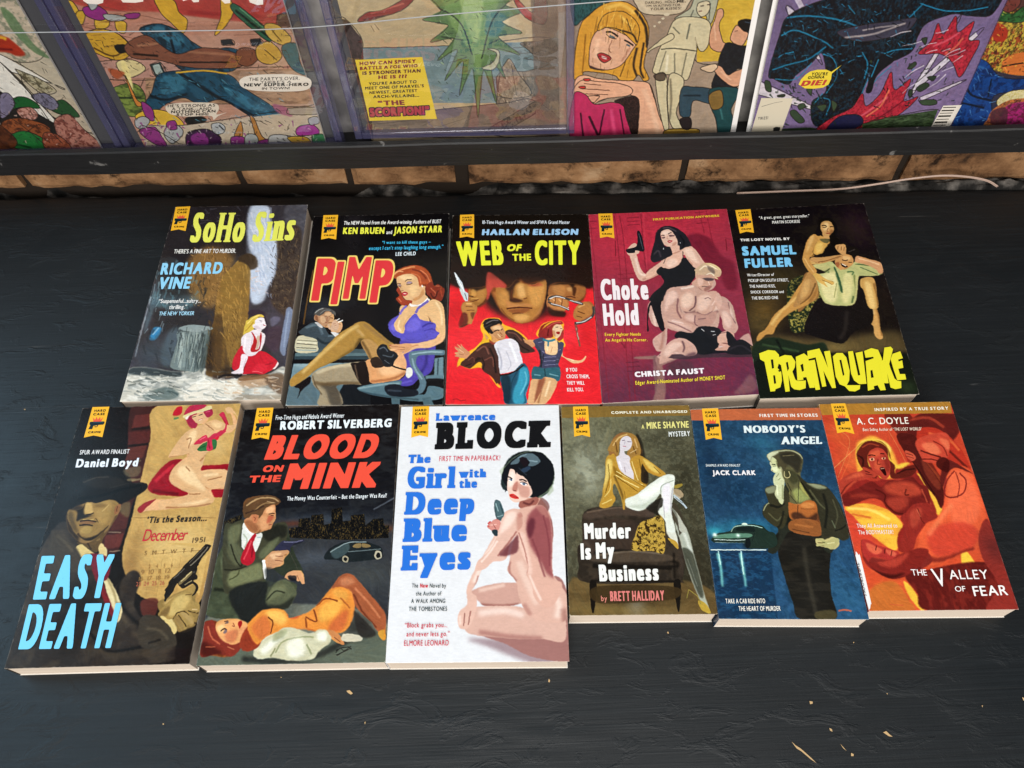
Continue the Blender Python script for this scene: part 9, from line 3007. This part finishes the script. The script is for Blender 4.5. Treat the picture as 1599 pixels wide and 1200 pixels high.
c3, s_c3 = comic((1139, 215), 'R', (880, 0, .2667), '''
G 600,0 94806c 900,800 a08c78
Q c8a438 2 1 | 780,130 900,-60 1200,-60 1120,340 1080,350 780,365
.N d0b04c .4 60 1 2
P 2c5454 3 1 | 60,-80 300,-60 310,10 200,50 120,110 60,140
.N 12282a .6 14 .4 3
P cc9434 2 1 | 100,150 150,90 230,30 320,8 400,30 470,100 500,180 490,280 470,380 500,460 470,475 440,440 400,475 330,470 290,440 130,420 110,450 60,460 70,300
.L e8bc58 20 8 .9 | 250,50 340,30 420,80
.L 8c5c18 8 3 .9 | 130,200 120,330 110,430
.L 1c1410 16 4 .9 | 420,60 480,160 490,280
.L 2a1c10 14 4 .9 | 430,280 410,380 430,450
.L 1c1410 12 4 .9 | 470,250 450,400 470,460
.L 5c3c14 6 2 .9 | 380,300 350,400 330,450
.L 2a1c10 8 3 .9 | 350,180 420,230 400,260
.L 7a5018 5 2 .8 | 200,100 180,200
P d8a888 2 1 | 150,380 160,250 200,180 260,165 350,200 420,250 400,300 340,380 260,410 180,405
.L e8c0a0 24 10 .8 | 200,230 190,340
.L b47c60 10 5 .8 | 340,360 390,280
.P 382420 3 .9 | 145,385 200,400 260,415 240,450 200,460 150,430
P cc9434 2 1 | 200,180 240,90 350,70 440,150 430,260 410,250 340,185 260,160
.L 1c1410 10 3 .9 | 300,170 400,200 430,250
.L 8c5c18 6 2 .8 | 260,90 250,160
.L e8bc58 14 6 .8 | 330,90 400,160
.L 2a1c10 6 2 .8 | 370,110 400,200
L 141010 11 2 1 | 248,188 280,190 320,215
L 3c5460 10 3 1 | 270,210 300,222
L 141010 4 1 | 250,200 275,222 310,228
L 141010 10 2 1 | 355,235 390,255 410,268
L 3c5460 9 3 1 | 368,262 390,272
L 6a4030 4 1 .9 | 285,235 265,290 280,310
P a83434 2 1 | 200,320 230,312 270,330 276,350 240,368 212,350
.P e8d8d0 1 .9 | 225,328 255,338 250,348 225,340
.L 6c1818 4 1 .9 | 205,330 270,345
P d8a484 2 1 | 70,470 120,440 200,460 300,470 420,475 500,490 530,560 560,680 610,815 420,825 430,600 400,560 300,560 180,600 70,560
.L e8bc9c 30 12 .8 | 470,520 520,650 560,800
.L 1c1210 5 1 | 500,480 540,600 610,815
.L 1c1210 4 1 | 95,530 180,560 300,560
P d8a484 2 1 | 60,520 110,470 200,478 330,490 400,520 380,560 240,580 170,615 210,560 100,570 60,560
.L 3a1c14 4 1 .9 | 120,490 220,500
.L 3a1c14 4 1 .9 | 100,520 270,530
.L 3a1c14 4 1 .9 | 130,550 260,555
.L 3a1c14 4 1 .8 | 180,612 280,575
P b83430 1 1 | 120,462 155,462 150,474 125,474
P b83430 1 1 | 92,508 125,505 125,518 98,518
P b42c58 2 1 | 60,560 130,555 180,610 280,600 350,620 370,700 420,820 60,840
.L 2c0c1c 10 3 .9 | 100,660 120,830
.L 2c0c1c 14 3 .9 | 150,680 220,830
.L 2c0c1c 10 3 .9 | 240,640 210,790
.L d84c78 20 8 .8 | 280,640 300,800
.L 2c0c1c 8 3 .9 | 330,640 360,820
P 1e1412 2 1 | 300,590 430,570 440,700 420,825 370,700 350,620
.N 5c3c34 .5 6 .3 5
H 5c3c14 40 60 3 100 20 81 | 110,120 480,450
H f0c868 20 60 4 100 20 82 | 200,40 440,200
P c4b498 2 1 | 430,-30 740,-60 730,30 680,80 560,90 470,80 430,40
P a8a890 2 1 | 780,-30 900,-40 880,100 850,150 830,90 790,110 730,110 650,110 740,50
.L 4c4c44 6 2 .9 | 760,60 740,110
.L 4c4c44 6 2 .8 | 860,20 850,120
P c8bc9c 2 1 | 790,20 850,10 850,70 810,100 780,70
L 3a2c28 6 2 | 800,38 820,34
L 3a2c28 6 2 | 838,30 860,26
L 5c3430 6 2 | 790,70 810,66
P c8bc98 2 1 | 640,130 700,100 820,110 860,150 850,250 820,300 790,290 770,220 780,290 750,400 720,470 640,440 530,430 530,380 560,290 600,220
.L 5c5c4c 8 3 .9 | 640,160 680,200
.L 5c5c4c 10 3 .9 | 740,140 720,230
.L 4c4838 7 2 1 | 570,290 650,285 780,300
.L 6c6854 6 2 .9 | 600,300 560,420
.L 6c6854 8 3 .9 | 650,310 650,440
.L 6c6854 8 3 .9 | 720,310 690,450
.L e4dcc0 14 5 .8 | 610,320 600,420
P c8bc98 2 1 | 500,290 620,200 640,230 520,290 495,310
P c4b894 2 1 | 540,440 600,440 605,600 615,760 590,760 560,640 545,540
P c4b894 2 1 | 620,440 700,460 690,560 660,660 700,760 640,750 610,640
.L 6c6450 12 5 .8 | 625,460 630,580 620,700
P 3a2c24 2 .8 | 530,440 590,430 590,470 545,470
P 8c6c28 2 1 | 600,760 780,755 785,790 760,810 605,815
.L c8a44c 6 2 .8 | 605,765 780,760
P 2e4450 2 1 | 690,520 760,510 860,520 900,560 870,610 760,590 740,680 680,670
.L 142028 10 4 .9 | 700,560 800,560
P 241c1c 2 1 | 680,700 740,690 745,750 700,755
P c89474 2 1 | 860,280 855,200 890,100 900,60 930,55 935,90 910,150 930,240 950,260 920,305
.L e4b898 8 4 .8 | 880,130 890,240
P 141210 2 1 | 1020,130 1060,115 1110,125 1135,170 1110,240 1080,240 1060,190 1030,170
.L 3c4c5c 5 2 .9 | 1060,130 1110,140
P cc9878 2 1 | 975,220 1010,150 1050,180 1080,200 1060,250 1030,275 990,250
.L 3a1c14 3 1 .9 | 1000,185 1020,180
P 17171a 2 1 | 930,290 960,250 1040,270 1090,270 1105,300 1080,400 1010,410 1010,520 870,520 900,400 910,340
.N 2c343c .3 20 1 7
P cc9878 2 1 | 1000,420 1070,400 1080,440 1030,500 970,500 890,430 880,390 920,390 960,440
.L e4b898 8 4 .8 | 920,420 980,470
P d0b494 2 1 | 800,400 880,375 900,395 860,425
P 1c4244 2 1 | 860,520 1010,515 1020,560 980,640 990,700 960,800 910,810 890,700 860,620
.L 3c7070 10 4 .8 | 900,560 930,700
P 7c6030 2 1 | 850,560 920,530 930,620 870,640
''', '''
T "DARLING...HOLD" 3a2c24 w=.35 | 477,26 655,18 478,10
T "ME." 1c1410 w=.9 | 662,18 716,15 664,2
T "I’M WAITING FOR" 3a2c24 w=.35 | 487,44 685,36 488,30
T "YOUR KISSES!" 3a2c24 w=.35 | 506,62 688,56 508,47
MS c0b49a | 585,86 600,76 620,78 618,90 600,94
MS c0b49a | 572,108 584,102 592,108 582,116
MS c0b49a | 552,130 564,124 570,130 560,138
MS c0b49a | 525,152 536,148 540,154 532,160
''', 'romance comic with blonde woman in pink dress and sculptor kneeling by a white statue', 64)

c4, s_c4 = comic((1171, 213), 'L', (1150, 0, .2808), '''
G 600,0 6c5c80 600,700 7c6890
Q d8d0d4 1 .9 | 100,520 420,610 420,590 100,440
Q d0c8d0 1 .9 | 280,30 330,70 470,330 450,330 290,80
Q d8d0d8 1 .9 | 960,520 1210,130 1230,130 985,520
Q d8d0d8 1 .9 | 990,470 1330,180 1340,200 1010,490
Q d8d0d8 1 .8 | 1020,540 1250,450 1250,460 1030,560
Q d8d0d8 1 .7 | 300,-40 340,-40 400,80 370,80
P 0e0e13 3 1 | 180,410 240,200 280,100 400,30 600,-30 760,-60 1100,-60 1460,-60 1420,80 1300,90 1200,80 1060,130 1010,200 980,280 900,330 800,360 770,440 730,500 740,400 690,540 600,660 440,700 420,570 500,500 480,300 420,350 330,420 290,470 210,440
.L 1f7fa4 9 3 .9 | 280,100 400,90 560,110 680,150
.L 1f7fa4 8 3 .9 | 250,200 330,170 480,230 540,270
.L 1f7fa4 7 3 .9 | 200,390 290,360 400,330 500,260
.L 1f7fa4 6 2 .9 | 270,300 320,290
.L 1f7fa4 6 2 .9 | 480,300 540,330 560,420 500,520
.L 1f7fa4 7 2 .9 | 700,290 730,360 710,440
.L 1f7fa4 6 2 .9 | 820,300 880,280 980,270
.L 1f7fa4 7 2 .9 | 1020,20 1150,60 1280,60 1400,40
.L 1f7fa4 7 2 .8 | 960,100 1040,20
.L 1f7fa4 6 2 .8 | 440,540 520,560 500,640
.L 1f7fa4 7 2 .8 | 620,30 660,80
.N 1a5c7c .35 14 .7 4
B 0c0c10 620,420 60 80 .8
L 2480a4 5 1 .9 | 215,440 330,440 420,350
L 2480a4 5 1 .9 | 430,580 480,520
L 2480a4 5 1 .9 | 680,560 740,420
L 2480a4 5 1 .9 | 730,520 780,440 860,370
P 0e0e13 2 1 | 720,510 740,450 800,310 880,330 810,390 770,440 750,510
.L 1f7fa4 6 2 .9 | 790,330 750,430
P 3c3848 3 .9 | 560,180 700,140 860,120 1000,100 940,180 800,220 660,230
.L c8bcb8 10 4 .7 | 600,210 760,190 940,130
.L c8bcb8 8 3 .6 | 700,170 820,150 900,140
P b42838 3 1 | 430,740 520,660 640,600 700,520 720,590 800,520 860,400 880,500 970,440 930,560 1010,540 900,640 760,690 640,730 560,745
.N 5a0c18 .45 12 .6 6
.L e06070 10 4 .7 | 560,700 700,640 840,540
.L 6c1020 7 3 .9 | 620,720 780,660 930,560
.L f0a060 8 4 .6 | 720,650 800,590 850,500
P b42838 3 1 | 1010,300 1080,230 1120,130 1150,190 1220,90 1230,180 1320,120 1290,220 1350,230 1310,320 1240,430 1200,350 1130,300
.N 5a0c18 .45 12 .6 7
.L e06070 10 4 .7 | 1090,260 1180,220 1240,180
.L f0a060 8 4 .5 | 1160,300 1220,260 1260,210
.L 6c1020 7 3 .9 | 1180,300 1240,300 1290,250
P 1c1c3c 3 1 | 500,730 570,650 680,640 700,690 600,735
P 2c3c24 4 1 | 240,720 420,710 440,740 240,745
Q 36482c 3 1 | 700,690 860,650 1120,610 1080,715 700,735
.N 1c2814 .7 12 3 8
.N 58704a .4 10 3 9
H 2c88b0 90 34 5 30 70 51 | 240,30 1000,500
H 0a0a10 60 40 8 60 60 52 | 250,40 980,600
H 1c2a1c 70 24 9 30 50 53 | 160,440 560,720
H 1c2a1c 50 26 8 140 40 54 | 900,200 1240,600
H e8e0e8 14 120 5 155 12 55 | 900,150 1240,520
H 1c2814 60 50 5 175 15 56 | 700,640 1110,730
P 35452f 2 1 | 160,450 190,460 195,510 165,500
P 35452f 2 1 | 300,620 330,615 380,670 350,685 310,650
P 35452f 2 1 | 345,585 375,575 385,595 350,610
P 2a3428 2 1 | 230,530 270,525 265,540 235,540
P 35452f 2 1 | 1020,560 1100,555 1110,580 1040,585
P 2c3a28 2 1 | 1060,430 1110,425 1090,450
P 2c3a28 2 1 | 1000,490 1050,460 1070,480 1020,510
P 2c3a28 2 1 | 960,500 980,505 970,540 955,530
P 35452f 2 1 | 390,500 420,490 415,530
P 2c3a28 2 1 | 1030,220 1060,210 1050,250
P 2c3a28 2 1 | 740,340 755,335 750,355
P 2c3a28 2 1 | 950,380 990,345 1000,360 970,385
P 35452f 2 1 | 530,560 560,580 540,620
P 35452f 2 1 | 450,590 500,585 480,620
N 2a2430 .12 14 1 14
''', '''
M cac0aa | 138,546 315,548 242,752 74,760
T "YIKES!" 4a4a48 w=.4 | 118,668 176,664 119,652
M 6a6a66 | 140,592 210,572 256,564 256,566 210,574 140,595
M 1c1c1c | 205,712 220,706 244,708 238,738 222,744 204,735
M dcc43c | 345,470 360,440 385,415 410,398 450,388 500,388 528,400 585,362 530,410 526,440 512,470 480,488 430,494 380,492
T "YOU’RE" 26240f w=.6 | 415,422 506,420 420,404
T "GONNA" 26240f w=.6 | 395,440 488,437 400,424
T "DIE!" b03a34 w=1.2 | 355,480 490,474 372,450
M d8d0c4 | 1150,588 1252,584 1180,714 1072,722
M 26241f | 1150,596 1222,594 1219,599 1148,601
M 26241f | 1142,612 1212,610 1208,617 1138,619
M 26241f | 1132,628 1202,626 1200,630 1130,632
M 26241f | 1124,642 1194,640 1189,649 1119,651
M 26241f | 1112,662 1182,660 1180,664 1110,666
M 26241f | 1104,676 1174,674 1169,683 1099,685
M 26241f | 1094,694 1164,692 1162,696 1092,698
M 26241f | 1088,706 1158,704 1156,708 1086,710
''', 'comic with purple ground, blue-black storm cloud, red flames and barcode box', 65)

c5, s_c5 = comic((1483, 200), 'L', (1150, 0, .2808), '''
G 1400,0 4c2a20 1500,700 24304c
P b89c38 4 1 | 1380,130 1460,60 1560,50 1700,80 1700,400 1400,380 1370,260
.N 8c2c1c .8 22 .7 3
.N 16120e .6 12 .6 4
.P a0301c 4 1 | 1400,160 1460,130 1510,170 1490,230 1410,220
.P c86c30 4 1 | 1480,340 1600,290 1700,320 1700,420 1530,430
.L 16120e 8 2 .9 | 1480,370 1600,350
P 2c5c2c 3 1 | 1420,90 1470,40 1530,80 1600,40 1600,120 1470,120
.N 102810 .6 10 1 5
P 6c342c 3 1 | 1460,-20 1560,-40 1580,20 1520,70 1465,40
P 143c7c 3 1 | 1180,540 1240,420 1320,340 1390,340 1460,420 1560,440 1800,430 1800,540 1460,520 1420,640 1390,720 1160,720
.N 0c1c44 .7 30 .8 6
.L 0a1020 12 3 .9 | 1270,400 1300,520 1420,560
.L 0a1020 10 3 .9 | 1200,560 1380,600
.L 0a1020 8 3 .9 | 1420,440 1400,540
.L 3c74b4 14 6 .6 | 1300,360 1380,380
H 16120e 90 22 4 40 80 71 | 1370,0 1700,420
H d8b840 40 20 6 40 80 72 | 1380,60 1700,400
H 5c94c8 30 40 4 30 50 73 | 1200,380 1500,680
P d0c498 3 1 | 1450,560 1520,510 1640,500 1720,540 1600,560 1480,600
.N a89c40 .5 8 .5 8
P c07038 4 1 | 1400,660 1440,600 1560,550 1800,560 1800,720 1410,710
.P a02468 6 1 | 1480,620 1560,570 1800,580 1800,690 1500,690
.N 40141c .6 16 1 9
.P 4c2430 4 .9 | 1420,620 1500,600 1500,690 1420,690
.N 3c2c2c .4 10 1 10
''', '''
''', 'comic with red and yellow top, cobalt blue form and magenta glow, at right edge', 66)

def s_of(px): return comic_st([px])[0][0]
slab(s_of((-140, 236)), s_of((200, 236)), 'clear hard plastic case round the crowd and starburst comic', -.0135)
slab(s_of((202, 235)), s_of((541, 234)), 'clear hard plastic case round the comic with blue diagonal forms', -.0135)
slab(s_of((561, 229)), s_of((897, 221)), 'clear hard plastic case round the comic with yellow caption box', -.0025, top=.33)
sleeve(s_of((838, 225)), s_of((1149, 215)), -.0125, 'clear sleeve with white board round the romance comic', .0010)
sleeve(s_of((1164, 213)), s_of((1484, 200)), -.0125, 'clear sleeve with white board round the purple and black comic', .0010)
sleeve(s_of((1480, 200)), s_of((1800, 190)), -.0125, 'clear sleeve with white board round the red, yellow and cobalt comic', .0026)

# clear line strung in front of the comics to hold them
pts = []
for px in ((-200, 60), (0, 52), (260, 49), (470, 44), (700, 23), (930, 4), (1150, -14)):
    pts.append(on_plane([px], fr(0, .006, 0), cn)[0])
V, F = tube(spline(np.array(pts), False, 4), .00042, 6)
tag(link('nylon_line', V, F, mat('clear_nylon', (.30, .31, .32), .3, .5)[0], None, pts[0], smooth=True), 'thin pale line strung across the front of the left comics', 'line')
